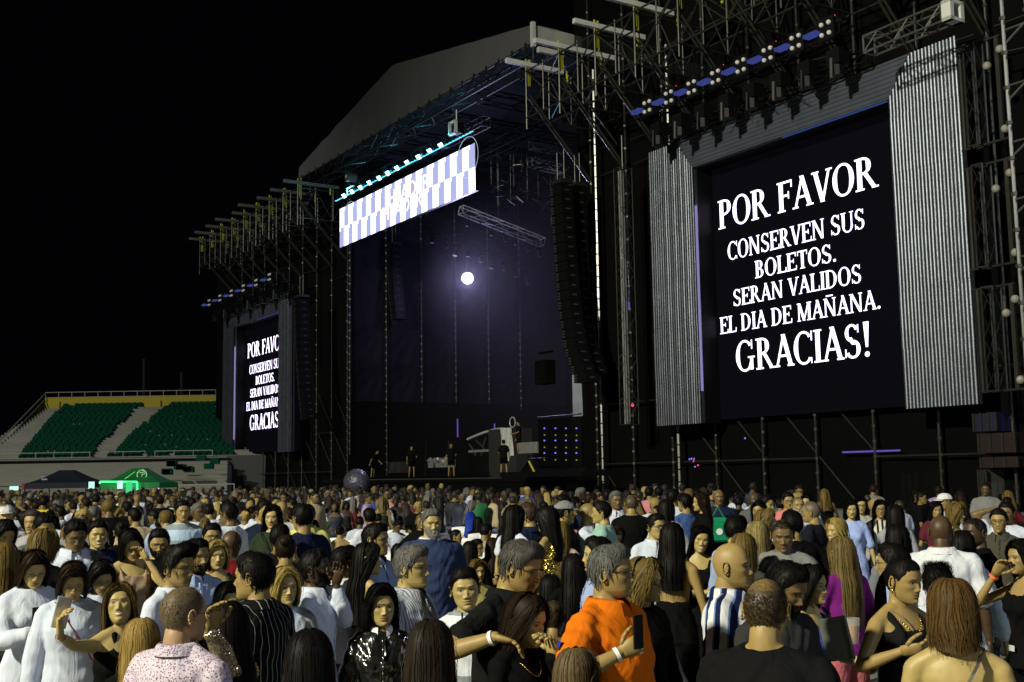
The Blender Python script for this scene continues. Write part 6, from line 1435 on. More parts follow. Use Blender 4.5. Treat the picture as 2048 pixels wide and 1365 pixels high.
a = put(1222, 1089, 5.5, 56, 0, S2, 'short', (.10, .10, .095), 'polo', (.66, .15, .006), 'grey haired man in glasses and a bright orange polo holding a phone', collar=1, pullover=1, sleeve=.62, glasses=1, fatb=1.18, belly=.05, hyaw=16, PR=(1240, 1307, -.32, (-.9, .3, -.7)), handR=dict(d=(.85, -.1, .45), pn=(.1, 1, .1), curl=.9), bands=['Rw'], logo=(-.07, 1.30, .012, .018, (.7, .7, .7)), armL='down', S=1.75, sease=.022, hem=.78, quiff=.6)
held(a, 'R', 'phone', (.072, .010, .145), 'black phone in the hand of the man in the orange polo', 'phone', M['black'], off=(-.01, -.035, .05), tilt=0, hd=(.85, -.1, .45))
put(1289, 1119, 6.5, 52, 1, S1, 'curly', HY, 'blouse', BK, 'woman with shoulder length blonde curls and glasses in a black blouse', glasses=1, len=.22, smile=.7, necklace=1, earring=1, hyaw=14, ribk=1.2)
put(1344, 1046, 8.9, 168, 1, S2, 'long', HB, 'backless', BK, 'woman with long black hair in a backless black dress, seen from behind', skirt=.15, flare=.02, len=.40)
put(1402, 1052, 10.2, -4, 1, S1, 'long', HB, 'tank', BK, 'smiling woman in a thin strapped black dress with folded arms', armR='cross', armL='cross', smile=1, skirt=.5, hroll=10, hyaw=10)
a = put(1463, 1082, 6.15, 78, 0, S2, 'none', HB, 'tee', (.66, .68, .72), 'shaven headed man in a navy and white wide striped short sleeved shirt', mat='wide', collar=1, sleeve=.8, sease=.028, fatb=1.14, belly=.03, hyaw=-4, beard=.35, armR='down', hem=.8)
put(1565, 1036, 8.8, -12, 0, S3, 'buzz', HB, 'tee', (.19, .19, .19), 'young man looking down in a grey tee with yellow lettering', sleeve=.7, hpitch=12, sease=.022, logo=(.02, 1.30, .07, .020, (.55, .6, .03)), armL='bent', armR='bent', hyaw=14, fatb=1.08)
put(1531, 1150, 4.35, 158, 0, S2, 'buzz', (.018, .014, .010), 'tee', (.006, .006, .007), 'back of a man with a thinning crown in a black tee shirt', sleeve=.7, fatb=1.2, sease=.02, hyaw=10, beard=.4, thin=.6)
put(1572, 1122, 5.6, 42, 0, S3, 'short', HB, 'long', (.03, .03, .032), 'bearded man with black hair looking down behind the black tee man', beard=1, hpitch=22, hyaw=10)
put(1622, 1130, 6.9, 62, 1, S1, 'long', HB, 'tank', (.04, .06, .32), 'woman in glasses with dark hair and a blue top, her arm bare', glasses=1, len=.25, armL='bent', strapbag=(1, 'strap'))
put(1684, 1074, 8.4, -140, 1, S1, 'long', (.12, .085, .03), 'blouse', (.17, .015, .18), 'woman with long light brown hair in a purple blouse and pink shorts', len=.55, armL='bent', bot=('shorts', (.45, .12, .14)), shoes=1, hyaw=-10)
put(1673, 1037, 11.5, -38, 1, S1, 'curly', HL, 'blouse', BK, 'woman with short golden curls in a loose black poncho', len=.12, hyaw=-10, smile=.7, bot=('skirt', BK, dict(z=.5)))
a = put(1806, 1113, 6.05, 42, 1, S2, 'pony', HB, 'tank', (.008, .008, .009), 'woman with a tight black ponytail, gold necklace and black tank top', len=.46, necklace=1, earring=1, hyaw=10, hpitch=6, armR=None, PR=(1812, 1306, -.25, (-.9, .5, -.9)), handR=dict(d=(.7, -.5, .3), curl=.8), strap=.018, fatb=1.06) if 0 else put(1806, 1113, 6.05, 42, 1, S2, 'pony', HB, 'tank', (.008, .008, .009), 'woman with a tight black ponytail, gold necklace and black tank top', len=.46, necklace=1, earring=1, hyaw=10, hpitch=6, PR=(1806, 1302, -.35, (-.9, .5, -.9)), handR=dict(d=(.85, -.4, .1), pn=(0, .8, .4), curl=.8), strap=.018, fatb=1.08, strapbag=(-1, 'strap'))
bk = put(1903, 1159, 4.65, 184, 1, S1, 'long', (.075, .042, .013), 'backless', (.26, .19, .10), 'auburn haired woman seen from behind in a low backed nude dress', len=.15, wave=.95, flare=.0, open=1.2, skirt=.4, strapbag=(-1, 'strap'), fatb=1.08, hyaw=8)
put(1882, 1027, 8.6, 176, 0, S4, 'none', HB, 'tee', (.66, .68, .76), 'shaven headed man in a crisp white short sleeved shirt, seen from behind', sleeve=.75, sease=.03, ease=.03, fatb=1.12, collar=1, vgap=.6, bot=('pants', BK), hem=.78)
put(1950, 1033, 9.4, -66, 0, S4, 'buzz', HB, 'long', BK, 'man with cropped hair in a loose black shirt and blue jeans', sleeve=1.5, PR=None, armR='hip', fatb=1.18, bot=('jeans', JE), hyaw=20, beard=.4, shoes=1) if 0 else put(1950, 1033, 9.4, -66, 0, S4, 'buzz', HB, 'long', BK, 'man with cropped hair in a loose black shirt and blue jeans', sleeve=1.5, armR='hip', fatb=1.18, bot=('jeans', JE), hyaw=20, beard=.4, shoes=1)
put(1998, 1017, 11.6, -8, 0, S2, 'short', HB, 'long', (.06, .06, .045), 'man in glasses and an olive shirt near the right edge', collar=1, glasses=1, beard=.5, sleeve=1.7, armL='out')
put(2014, 1004, 13.0, -16, 0, S3, 'short', HB, 'tee', WH, 'man in a white tee resting a hand on his head near the right edge', armR='head')
a = put(2044, 1079, 7.8, -52, 1, S2, 'long', HB, 'tank', BK, 'woman in black raising a red banded wrist to her mouth at the right edge', armR='face', bands=['Ro'], bot=('pants', BK), logo=(.0, 1.0, .03, .02, (.5, .5, .5)))
put(1785, 1086, 7.3, -100, 0, S2, 'short', HB, 'long', LB, 'man in glasses and pale shirt hidden behind the ponytail woman', glasses=1)
put(1875, 1127, 6.9, 178, 0, S3, 'spiky', HB, 'tee', WH, 'short person with spiky black hair behind the auburn woman', sleeve=.8)
put(1795, 1049, 9.2, 176, 1, S2, 'long', HB, 'long', (.16, .17, .2), 'woman with thick black hair in a grey denim jacket, seen from behind', len=.32, vol=1.3, flare=.5)
put(1925, 1062, 9.0, 168, 1, S2, 'long', HB, 'blouse', (.45, .55, .65), 'woman with long black hair in a pale blue blouse beside the white shirted man', len=.42)
# ---------------------------------------------------------------- second band, left
put(318, 1057, 9.8, 2, 0, S2, 'short', HB, 'tee', BK, 'bearded man in glasses and black tee facing the camera', beard=1, glasses=1, sleeve=.6, hpitch=8, armR='phone', armL='phone', fatb=1.1)
put(151, 1038, 9.4, 12, 0, S3, 'short', HB, 'long', WH, 'man in a white shirt with blue embroidery looking down', mat='blueprint', collar=1, hpitch=18, armR='phone', armL='chest', fatb=1.08, glasses=1)
put(196, 1041, 10.4, 6, 0, S1, 'short', HB, 'polo', NV, 'smiling man in a navy shirt clapping his hands', smile=1, armR='phone', armL='phone', collar=1)
a = put(68, 1101, 7.7, 12, 1, S1, 'long', HD, 'blouse', WH, 'woman in white looking down at a phone in her hands, red lipstick', hpitch=20, glasses=1, armL='phone', armR='phone', len=.22)
held(a, 'L', 'phone', (.075, .012, .15), 'dark phone held by the woman in white at the far left', 'phone', M['black'], off=(-.05, -.03, .02))
ph_ = bpy.data.objects[-1] if 0 else None
put(146, 1124, 7.3, 6, 1, S2, 'bob', HD, 'blouse', WH, 'older woman in a gathered white blouse with a dark red bag strap', hpitch=20, glasses=1, strapbag=(-1, 'redstrap'), ease=.03, len=.13, fatb=1.08, sease=.028)
put(203, 1120, 8.2, 14, 1, S2, 'bob', HB, 'blouse', WH, 'woman with short black hair and glasses bending her head in a white top', hpitch=24, glasses=1, len=.15)
put(88, 1061, 8.9, 158, 1, S1, 'curly', HY, 'long', BK, 'woman with golden curls and a black top at the far left', len=.13, hyaw=-30)
put(356, 1091, 6.9, 50, 0, S2, 'short', HB, 'long', WH, 'man with slicked black hair and rimless glasses in a white jacket', glasses=1, quiff=1.4, vol=1.4, collar=1, hpitch=4)
put(392, 1077, 8.2, 24, 0, S2, 'short', HB, 'long', LB, 'man with a full dark beard in a pale shirt left of the pinstriped man', beard=1, collar=1, hyaw=10)
put(434, 1080, 9.2, 8, 1, S1, 'bob', HL, 'tank', (.03, .03, .03), 'small blonde woman peering out left of the pinstriped man', len=.12, strapbag=(1, 'strap'))
put(463, 1058, 9.8, 156, 0, S4, 'none', HB, 'long', (.16, .008, .015), 'shaven dark headed man in a wine red shirt, turned away', hpitch=14)
put(458, 1165, 7.0, 12, 1, S1, 'long', HB, 'long', BK, 'woman with a pale face peeping between the sequin top and the pinstripes', hyaw=4, len=.3)
put(262, 1058, 9.3, 14, 1, S1, 'long', HB, 'tank', (.30, .22, .15), 'woman with black wavy hair and head bowed in a beige top', hpitch=20, hroll=-10, wave=.8, armL='face')
put(8, 1086, 8.0, 160, 1, S1, 'long', HY, 'long', (.03, .04, .03), 'woman with long golden hair cut by the left edge', len=.55)
put(283, 1238, 5.6, 172, 1, S1, 'long', (.26, .17, .05), 'tee', BK, 'child with light brown hair between the selfie woman and the dotted shirt', len=.26)
put(88, 1028, 10.8, 22, 0, S2, 'short', HB, 'long', (.12, .13, .15), 'man in glasses behind the curly haired woman at far left', glasses=1, hpitch=12)
put(66, 1020, 12.2, -30, 0, S2, 'short', (.04, .03, .03), 'tee', (.3, .3, .33), 'man with cropped hair looking left at the far left', sleeve=.6)
put(10, 1040, 10.4, 20, 1, S2, 'long', HB, 'long', (.02, .02, .02), 'woman looking down at the left edge behind the golden hair', hpitch=22)
put(12, 1010, 14.0, 0, 0, S1, 'short', HG, 'long', (.5, .5, .5), 'man in a white cap at the left edge', cap=(.6, .6, .6))
put(424, 1046, 10.8, 10, 0, S2, 'short', HB, 'long', GY, 'man in thin glasses between the bearded men', glasses=1)
put(457, 1004, 13, -128, 0, S3, 'short', HB, 'long', WH, 'man in a white shirt with his back turned left of the green jumper woman', fatb=1.1, ease=.03)
put(365, 1001, 14, 10, 0, S2, 'short', HB, 'long', (.42, .55, .75), 'man in a pale blue jacket with a dark chest band', mat='hstripe')
put(528, 1001, 13.4, 30, 0, S2, 'short', HB, 'long', (.20, .24, .36), 'man in a slate blue shirt left of the green jumper woman')
put(545, 1010, 11.9, -12, 1, S1, 'long', HB, 'long', (.02, .032, .018), 'woman in a dark green jumper and blue jeans with a silver bag strap', bot=('jeans', (.06, .11, .22)), armL='bent', strapbag=(-1, 'strap'))
put(563, 1001, 14.2, 170, 0, S2, 'none', HB, 'long', (.55, .56, .54), 'person in a cream sweater turned to the stage')
put(604, 1008, 10.8, -146, 0, S2, 'short', HB, 'tee', NV, 'broad man in a navy tee with his back to the camera', fatb=1.15, cap=None) if 0 else put(604, 1008, 10.8, -146, 0, S2, 'short', HB, 'tee', NV, 'broad man in a navy tee with his back to the camera', fatb=1.15)
put(615, 1009, 13.5, 4, 0, S2, 'short', HB, 'polo', (.62, .62, .18), 'man in a pale yellow polo behind the navy tee', collar=1)
a = put(863, 1018, 10.4, 14, 0, S1, 'short', HG, 'polo', (.03, .045, .11), 'older man with white beard in a navy shirt with cream collar', collar=1, pullover=1, collar_col=1, sleeve=.85, sease=.035, ease=.04, beard=1, beard_col=(.3, .3, .29), fatb=1.2, belly=.05, hem=.74, smile=.8)
# ---------------------------------------------------------------- middle, around the tables
put(571, 1068, 9.0, 176, 1, S2, 'bun', HD, 'tee', BK, 'woman with brown hair in a bun raising a hand beside her head', armR='face')
put(628, 1040, 11.5, -10, 1, S1, 'long', HB, 'blouse', (.10, .012, .015), 'seated woman in dark red looking down at her plate', sit=True, hpitch=20)
put(680, 1050, 10.8, 176, 1, S2, 'bun', HB, 'strapless', BK, 'seated woman in a strapless black top, seen from behind', sit=True, S=1.62)
put(1028, 1011, 11.5, 132, 1, S1, 'long', HB, 'tee', WH, 'woman with long black hair and white top turned to the right', len=.42, sleeve=.3, bot=('pants', BK))
put(1055, 1006, 12.2, -120, 0, S1, 'short', (.05, .03, .02), 'long', NV, 'man in a dark navy shirt talking with the gold top woman', fatb=1.1, collar=1)
put(1095, 1013, 11.0, -118, 1, S2, 'long', HB, 'tank', (.75, .55, .10), 'woman with long dark hair in a gold sequin top and black skirt', mat='gold', len=.4, armL='bent', bot=('skirt', BK, dict(z=.6)), strapbag=(1, 'strap'))
put(1122, 1043, 11.6, 168, 1, S1, 'long', HY, 'long', (.45, .32, .30), 'woman with long blonde hair in a pale pink jacket, seen from behind', len=.45)
put(1131, 1002, 13.0, 104, 0, S2, 'short', HB, 'tee', BK, 'man in a grey cap and black tee looking right', cap=(.22, .22, .23), sleeve=.7, fatb=1.15)
put(1177, 1004, 13.2, 78, 0, S2, 'buzz', HL, 'long', WH, 'man with cropped fair hair in a white shirt drinking', armR='face', bands=['Ro'], fatb=1.08)
put(1203, 1001, 12.7, -98, 0, S1, 'short', HB, 'tee', (.30, .52, .46), 'man in a pale teal tee turned left', sleeve=.8, fatb=1.12, armL='bent', armR='bent', sease=.03)
put(1232, 982, 16, 20, 0, S3, 'short', HG, 'long', (.60, .62, .75), 'man in an open white shirt and blue jeans under the line arrays', collar=1, fatb=1.1, bot=('jeans', JE))
put(1263, 988, 14.8, 178, 0, S2, 'buzz', (.04, .03, .03), 'long', BK, 'tall man in black with grey jeans, seen from behind', bot=('jeans', (.02, .025, .035)), fatb=1.08)
put(1196, 1073, 8.0, -82, 0, S1, 'short', HB, 'long', LB, 'man in a light blue shirt in profile behind the orange polo', collar=1, hyaw=-6)
put(1147, 1108, 9.0, 176, 1, S2, 'long', HB, 'long', BK, 'woman with very long straight black hair behind the orange polo', len=.55)
put(1312, 1027, 11.2, 26, 0, S1, 'short', HB, 'long', WH, 'man with dark hair and black glasses in a white shirt', glasses=1, collar=1, fatb=1.1, hyaw=14)
put(1473, 1031, 9.9, 142, 0, S1, 'short', HB, 'long', LB, 'dark haired man in light blue seen from behind, beside the shaven striped man\'s head', collar=1)
put(1516, 1044, 9.6, 162, 1, S1, 'long', (.20, .16, .06), 'long', (.12, .14, .07), 'woman with blonde streaked hair in an olive top, seen from behind', len=.38)
put(1487, 1068, 8.6, 160, 1, S1, 'long', HY, 'long', (.05, .05, .04), 'small woman with brown hair behind the shaven headed striped man', len=.3)
put(1531, 1018, 11.6, 78, 1, S1, 'long', HY, 'long', (.15, .17, .08), 'woman with honey coloured hair looking right behind the grey tee', len=.3)
put(1584, 1021, 10.3, -158, 0, S2, 'short', HB, 'tee', BK, 'broad man in a black tee with elbow out behind the grey tee man', sleeve=.6, fatb=1.2, armR='hip', necklace=1, recede=.5)
put(1623, 1001, 12.9, -108, 0, S2, 'buzz', HG, 'tee', (.010, .012, .02), 'grey haired man in a black tee and jeans with one hand on his hip', sleeve=.7, armL='hip', armR='hip', bot=('jeans', JE), shoes=1, fatb=1.12)
put(1703, 1001, 15.2, 6, 1, S1, 'long', HB, 'tee', (.36, .46, .85), 'woman in a long light blue wrap dress', skirt=.35, sleeve=.8, shoes=1, len=.3)
put(1722, 994, 16.4, 6, 1, S1, 'long', HB, 'long', (.40, .40, .38), 'woman in glasses and a silvery blouse beside the blue dress', glasses=1, mat='satin', bot=('pants', NV), len=.2)
put(1761, 1000, 15.4, 4, 1, S2, 'long', HB, 'tee', (.62, .60, .50), 'woman in glasses and a cream and black striped sleeveless top', mat='vstripe', glasses=1, sleeve=0, bot=('pants', BK), shoes=1)
a = put(1791, 1010, 13.2, 168, 1, S2, 'long', HB, 'long', (.30, .31, .36), 'woman in a grey hoodie filming with a blue phone', armL='face', ease=.03)
held(a, 'L', 'phone', (.075, .012, .15), 'blue phone held up by the woman in the grey hoodie', 'phone', mat('blue_case', (.02, .12, .35), .4, emit=(.05, .2, .5), es=.3), off=(0, -.02, .03))
put(1890, 987, 16.8, -44, 0, S2, 'buzz', HB, 'tee', WH, 'man in a bright white baseball cap near the barrier', cap=(.75, .76, .8), hyaw=-10)
put(1872, 1003, 15.8, 20, 1, S2, 'long', HB, 'tee', (.10, .02, .03), 'small woman in maroon leaning against the white capped man')
put(1912, 1007, 13.6, 72, 1, S1, 'long', HY, 'tank', (.10, .18, .25), 'woman with highlighted hair and patterned blue green top looking right', mat='print', len=.28)
put(1438, 978, 18, 8, 0, S3, 'none', HB, 'long', (.012, .018, .045), 'shaven headed man in navy carrying a green bag', bot=('pants', BK), fatb=1.1)
bp_ = at(1437, 1062, 17.7); mb = MB(); mb.box(bp_-Vector((0, 0, .02)), (.20, .02, 0), (0, .08, 0), (0, 0, .15)); mb.box(bp_+Vector((0, 0, .15)), (.14, 0, 0), (0, .06, 0), (0, 0, .05))
bo = mb.build('shopping_bag', mat('green_bag', (.0, .25, .10), .5)); bo.modifiers.new('b', 'BEVEL').width = .03; tag(bo, 'green carrier bag with a round white mark hanging from the navy man\'s hand', 'bag')
mb = MB(); mb.tube(bp_+Vector((-.1, 0, .18)), bp_+Vector((0, 0, .36)), .01, 5); mb.tube(bp_+Vector((.1, 0, .18)), bp_+Vector((0, 0, .36)), .01, 5); mb.build('handle', mat('green_handle', (.0, .2, .08), .5), bo)
mb = MB(); mb.tube(bp_+Vector((0, -.083, -.01)), bp_+Vector((0, -.09, -.01)), .05, 14); mb.build('round_mark', CL['wht'], bo)
put(1370, 987, 15.6, -136, 0, S2, 'short', HB, 'long', (.05, .10, .28), 'man in a denim blue shirt hugging a dark haired woman', fatb=1.08, armL='bent', bot=('jeans', JE))
put(1333, 999, 14.4, 160, 1, S2, 'long', HB, 'blouse', WH, 'dark haired woman in white hugged by the denim shirt man', armR='bent', len=.2)
put(1402, 985, 15.4, -70, 1, S1, 'long', HD, 'long', BK, 'woman in black with long wavy brown hair below the right screen', len=.42, wave=.9, bot=('pants', BK))
put(1347, 978, 17.5, 150, 0, S2, 'short', HB, 'long', (.5, .54, .62), 'man in a pale shirt behind the hugging couple')
put(1577, 985, 17.2, 14, 0, S2, 'short', HB, 'tee', (.60, .20, .18), 'man in glasses and a coral pink tee', glasses=1, fatb=1.1)
put(1597, 992, 15.6, 8, 0, S2, 'buzz', HG, 'long', WH, 'older man with a white beard and white shirt by the coral tee', beard=1, beard_col=(.35, .35, .33))
put(1613, 989, 17.8, -10, 1, S1, 'long', HB, 'tee', (.5, .5, .52), 'woman with black hair between the older man and the grey haired man')
put(1509, 983, 18.2, 6, 0, S4, 'none', HW, 'long', (.10, .10, .11), 'older bald man in a dark jacket over white below the right screen', beard=.5)
put(1519, 1002, 14.2, -20, 1, S2, 'long', HB, 'tee', WH, 'woman with black hair and white tee below the right screen', sleeve=.4)
put(1533, 990, 15.0, 60, 0, S1, 'short', HB, 'long', (.3, .32, .35), 'man with curly dark hair looking right below the right screen')
put(1107, 1196, 6.9, 170, 0, S2, 'buzz', HB, 'tee', (.015, .06, .45), 'boy with cropped hair in a royal blue shirt behind the black zip woman', S=1.45)
put(1101, 1150, 7.6, 172, 1, S2, 'long', HB, 'tee', (.015, .05, .40), 'seated woman with black hair in a royal blue top', len=.22, sit=True)
put(1080, 1140, 8.4, 30, 1, S1, 'long', HY, 'tee', (.4, .2, .2), 'blonde woman in a red striped top looking down behind the tall man', sit=True, hpitch=15, mat='vstripe')
put(1152, 1297, 4.8, 150, 1, S1, 'long', (.10, .07, .035), 'tee', (.05, .04, .03), 'child with straight fair brown hair at the bottom edge below the orange polo', len=.3, S=1.35)
put(940, 1083, 9.3, 160, 1, S2, 'long', HB, 'tee', BK, 'seated woman with black hair left of the white table', sit=True, len=.25)
put(953, 1078, 9.8, 60, 0, S2, 'short', HB, 'tee', BK, 'seated man in black glasses beside the white table', sit=True, glasses=1)
put(1005, 1066, 10.2, 30, 0, S1, 'short', HB, 'tee', (.2, .05, .05), 'seated man with dark hair beyond the white table', sit=True)
put(985, 1076, 9.4, 178, 1, S2, 'long', HD, 'tee', BK, 'seated woman with long brown hair seen from behind by the white table', sit=True, len=.35)
put(912, 1058, 11, 80, 1, S2, 'bun', HB, 'tee', (.4, .3, .2), 'seated woman with tied back hair looking right by the chairs', sit=True)
put(905, 1120, 8.2, -10, 1, S1, 'bob', HL, 'tee', (.3, .3, .3), 'seated blonde person behind the banded polo man', sit=True, S=1.5)
put(955, 1118, 8.0, 20, 1, S1, 'long', HY, 'tee', (.35, .3, .1), 'seated blonde woman between the polo men', sit=True)
put(560, 1048, 10.4, 170, 0, S3, 'short', HB, 'tee', BK, 'man with short black hair behind the woman with the bun', lod=1)
put(690, 1092, 8.6, 120, 0, S3, 'short', HB, 'long', (.02, .02, .03), 'man with black hair and dark jacket over white, left of the long haired woman', collar=1, collar_col=1)
put(668, 1140, 7.9, 150, 1, S2, 'long', HB, 'tee', BK, 'dark haired woman half hidden behind the raised hand', len=.3) if 0 else None
# tattoo marks on the bare back of the auburn woman: small dark stars painted as thin skin patches
R, loc, J = bk[1]
def tat(x, z, s, n=5):
    mb = MB()
    for k in range(n):
        a = k*6.283/n+.3; c = Vector((x+.55*s*math.cos(a), .1135, z+.55*s*math.sin(a)))
        mb.ball(c, s*.34, .010, s*.34, n=6, k=4)
    return mb
for i, (x, z, s) in enumerate(((.055, 1.11, .014), (.075, 1.108, .012))): pass
# mark on the carton held by the woman in blue: folded cardboard fan
c = at(1672, 1278, 5.9); mb = MB(); mb.box(c, (.062, -.02, .012), (.003, .006, 0), (-.02, 0, .105)); mb.box(c+Vector((.075, .02, .0)), (.018, .05, 0), (.002, 0, 0), (-.02, 0, .105))
tag(mb.build('cardboard_box', mat('grey_card', (.10, .11, .085), .8)), 'grey green folded cardboard box held beside the black tee man', 'box')
c = at(1704, 1262, 6.6); o = thing('beer_cup', c-Vector((0, 0, .07)), 'clear plastic cup of amber beer next to the cardboard box', 'cup')
mb = MB(); mb.tube(c-Vector((0, 0, .07)), c+Vector((0, 0, .07)), .032, 16, .045); mb.build('cup', mat('clear_cup', (.6, .6, .6), .15, alpha=.35), o)
mb = MB(); mb.tube(c-Vector((0, 0, .065)), c+Vector((0, 0, .03)), .030, 14, .038); mb.build('beer', mat('amber_beer', (.5, .2, .01), .2), o)
# ---------------------------------------------------------------- stage hands
for (px, yt, yf, yaw, lb) in ((1007, 878, 946, 175, 'stagehand in black shorts seen from behind before the silver draped desk'), (902, 874, 940, 10, 'stagehand in black standing on the stage left of the desk'),
                              (823, 898, 948, 20, 'stagehand in dark clothes at the left of the stage'), (745, 916, 950, 60, 'stagehand bending over at the far left of the stage'), (1037, 842, 885, -70, 'technician in black working behind the DJ desk')):
    q_ = -.9 if yt < 900 else -.6; q_ = 2.0 if px == 1037 else q_; t, z = fp(px, yt, q_); p_ = F(t, q_, 0)
    P = dict(fem=0, skin=S2, hair='short', hair_col=HB, S=1.78, top=dict(kind='tee', col=(.006, .006, .007), sleeve=.6), bottom=dict(kind='shorts', col=BK), lean=30 if px == 745 else 0, armL='bent', armR='down')
    parts, J = build_person(P, 3, px); zz = ZD+.01 if px != 1037 else z-1.78
    if px == 745: zz = ZD+.01
    rz = math.radians(yaw)-math.atan2(p_.x, p_.y); link_person(parts, (p_.x, p_.y, zz), rz, lb, 'crew working on the stage')
# ---------------------------------------------------------------- white folding chairs and tables
def chair_parts():
    w_ = .22; L = []
    mb = MB(); 
    for s in (-1, 1): mb.tube((s*w_, -.22, 0), (s*w_, .20, .86), .014, 8); 
    mb.tube((-w_, -.20, .05), (w_, -.20, .05), .010, 6); L.append(('front_leg_frame', mb))
    mb = MB()
    for s in (-1, 1): mb.tube((s*(w_-.03), .24, 0), (s*(w_-.03), -.14, .44), .014, 8)
    mb.tube((-w_+.03, .21, .04), (w_-.03, .21, .04), .010, 6); L.append(('rear_leg_frame', mb))
    mb = MB(); rings(mb, [(Vector((0, -.02, .435)), (.20, 0, 0), (0, .20, 0)), (Vector((0, -.02, .455)), (.205, 0, 0), (0, .205, 0)), (Vector((0, -.02, .462)), (.18, 0, 0), (0, .18, 0))], 16); L.append(('seat', mb))
    mb = MB()
    for i in range(8):                       # curved back panel, open slot under it
        a0, a1 = -1+i/4, -1+(i+1)/4; f = lambda a, z: Vector((a*.235, .20+(z-.86)*.45+.045*(1-a*a), z+.02*(1-a*a)))
        for z0, z1 in ((.70, .93), (.60, .63)):
            b = len(mb.v); q = [f(a0, z0), f(a1, z0), f(a1, z1), f(a0, z1)]; n_ = Vector((0, .016, 0)); mb.add(q+[v+n_ for v in q], [(0, 1, 2, 3), (7, 6, 5, 4), (3, 2, 6, 7), (0, 4, 5, 1)])
    for s in (-1, 1): mb.box((s*.225, .155, .76), (.014, 0, 0), (0, .012, 0), (0, .07, .17))
    L.append(('backrest', mb)); return [(n, mkmesh(n, [(m_.v, m_.f, 0)], [M['white']])) for n, m_ in L]
CH = chair_parts(); CHN = 0
def chair(px, py, d, yaw, label):
    """py = pixel row of the chair top"""
    d = 1.19*FPX/max(40, py-(951-.016*(px-1024))) if py else d
    p_ = ground(px, d); r = bpy.data.objects.new('folding_chair', None); COL.objects.link(r); r.location = (p_.x, p_.y, 0); r.rotation_euler = (0, 0, math.radians(yaw)-math.atan2(p_.x, p_.y))
    tag(r, label, 'chair', 'white folding chairs')
    for n, me in CH: o = bpy.data.objects.new(n, me); COL.objects.link(o); o.parent = r
for (px, py, yaw, lb) in ((868, 1157, 125, 'white folding chair, first of the row beside the grey striped shirt'), (889, 1160, 125, 'white folding chair, second of the row beside the grey striped shirt'), (911, 1166, 125, 'white folding chair, third of the row beside the grey striped shirt'), (880, 1208, 120, 'nearest white folding chair left of the banded polo man'), (1345, 1266, 60, 'tilted white folding chair between the curly blonde and the striped shirt'), (1368, 1290, 70, "white folding chair at the striped shirt man's elbow"), (1170, 1150, 120, 'white folding chair beside the profile man in light blue'), (497, 1094, 170, 'white folding chair right of the wine red shirt'), (523, 1097, 170, 'white folding chair below the green jumper woman'), (655, 1078, 175, 'white folding chair left of the strapless woman'), (690, 1083, 175, 'white folding chair right of the strapless woman'), (722, 1076, 178, 'white folding chair behind the woman with very long hair'), (790, 1058, 178, 'white folding chair left of the older bearded man'), (808, 1064, 178, "white chair behind the grey striped shirt man's head"), (925, 1052, 172, 'white folding chair nearest the right side of the older bearded man'), (945, 1056, 172, 'white folding chair second right of the older bearded man'), (962, 1060, 172, 'white folding chair third right of the older bearded man'), (985, 1066, 165, "white folding chair at the white table's near edge"), (1008, 1070, 165, 'white folding chair just right of the white table'), (935, 1074, 160, 'white folding chair at the left edge of the white table'), (968, 1088, 160, 'white folding chair in front of the white table'), (760, 1050, 178, 'white folding chair beyond the tall man with glasses'), (590, 1062, 178, 'white folding chair below the yellow polo')):
    chair(px, py, 0, yaw, lb)
def table(px, d, lb):
    p_ = ground(px, d); mb = MB(); n_ = 40; vs_ = []
    for (r_, z, w) in ((0, .765, 0), (.72, .765, 0), (.76, .75, 0), (.80, .55, .03), (.84, .25, .06), (.86, .08, .08)):
        for i in range(n_): a = 6.2832*i/n_; rr = r_+w*math.sin(a*9); vs_.append((p_.x+rr*math.cos(a), p_.y+rr*math.sin(a), z))
    mb.add(vs_, [(j*n_+i, j*n_+(i+1) % n_, (j+1)*n_+(i+1) % n_, (j+1)*n_+i) for j in range(5) for i in range(n_)])
    tag(mb.build('round_table', M['white'], smooth=True), lb, 'table', 'round tables under white cloths')
TBL = [(972, 19.5), (675, 18.5), (820, 22)]
table(972, 19.5, 'round table under a white cloth right of the older bearded man'); table(675, 18.5, 'round table under a white cloth beyond the strapless woman'); table(820, 22, 'round table under a white cloth behind the older bearded man')
# ---------------------------------------------------------------- the rest of the crowd
rc = random.Random(21)
COLS = [('black', BK, 46), ('white', WH, 24), ('pale blue', LB, 6), ('navy', NV, 8), ('grey', GY, 6), ('red', (.30, .015, .02), 5), ('maroon', (.09, .01, .015), 3), ('royal blue', (.02, .05, .40), 3), ('green', (.01, .14, .05), 3), ('yellow', (.60, .50, .04), 2),
        ('pink', (.55, .22, .26), 3), ('beige', (.42, .34, .22), 4), ('olive', (.07, .075, .03), 3), ('lilac', (.35, .28, .50), 2), ('teal', (.05, .28, .25), 2)]
HAIRS = [('black', HB, 50), ('dark brown', HD, 22), ('light brown', HY, 10), ('blonde', HL, 8), ('grey', HG, 8)]
SKS = [S1, S2, S2, S2, S3, S3, S4]
def pick(L): r_ = rc.random()*sum(q[-1] for q in L); 
def wpick(L):
    r_ = rc.random()*sum(q[-1] for q in L)
    for q in L:
        r_ -= q[-1]
        if r_ <= 0: return q
    return L[-1]
PR = []
ARMS = [('down', 'down'), ('bent', 'down'), ('phone', 'phone'), ('cross', 'cross'), ('face', 'down'), ('down', 'bent'), ('chest', 'hip'), ('up', 'down'), ('bent', 'bent')]
TOPW = dict(tee='tee', long='shirt', polo='polo', tank='vest', blouse='blouse', strapless='bandeau')
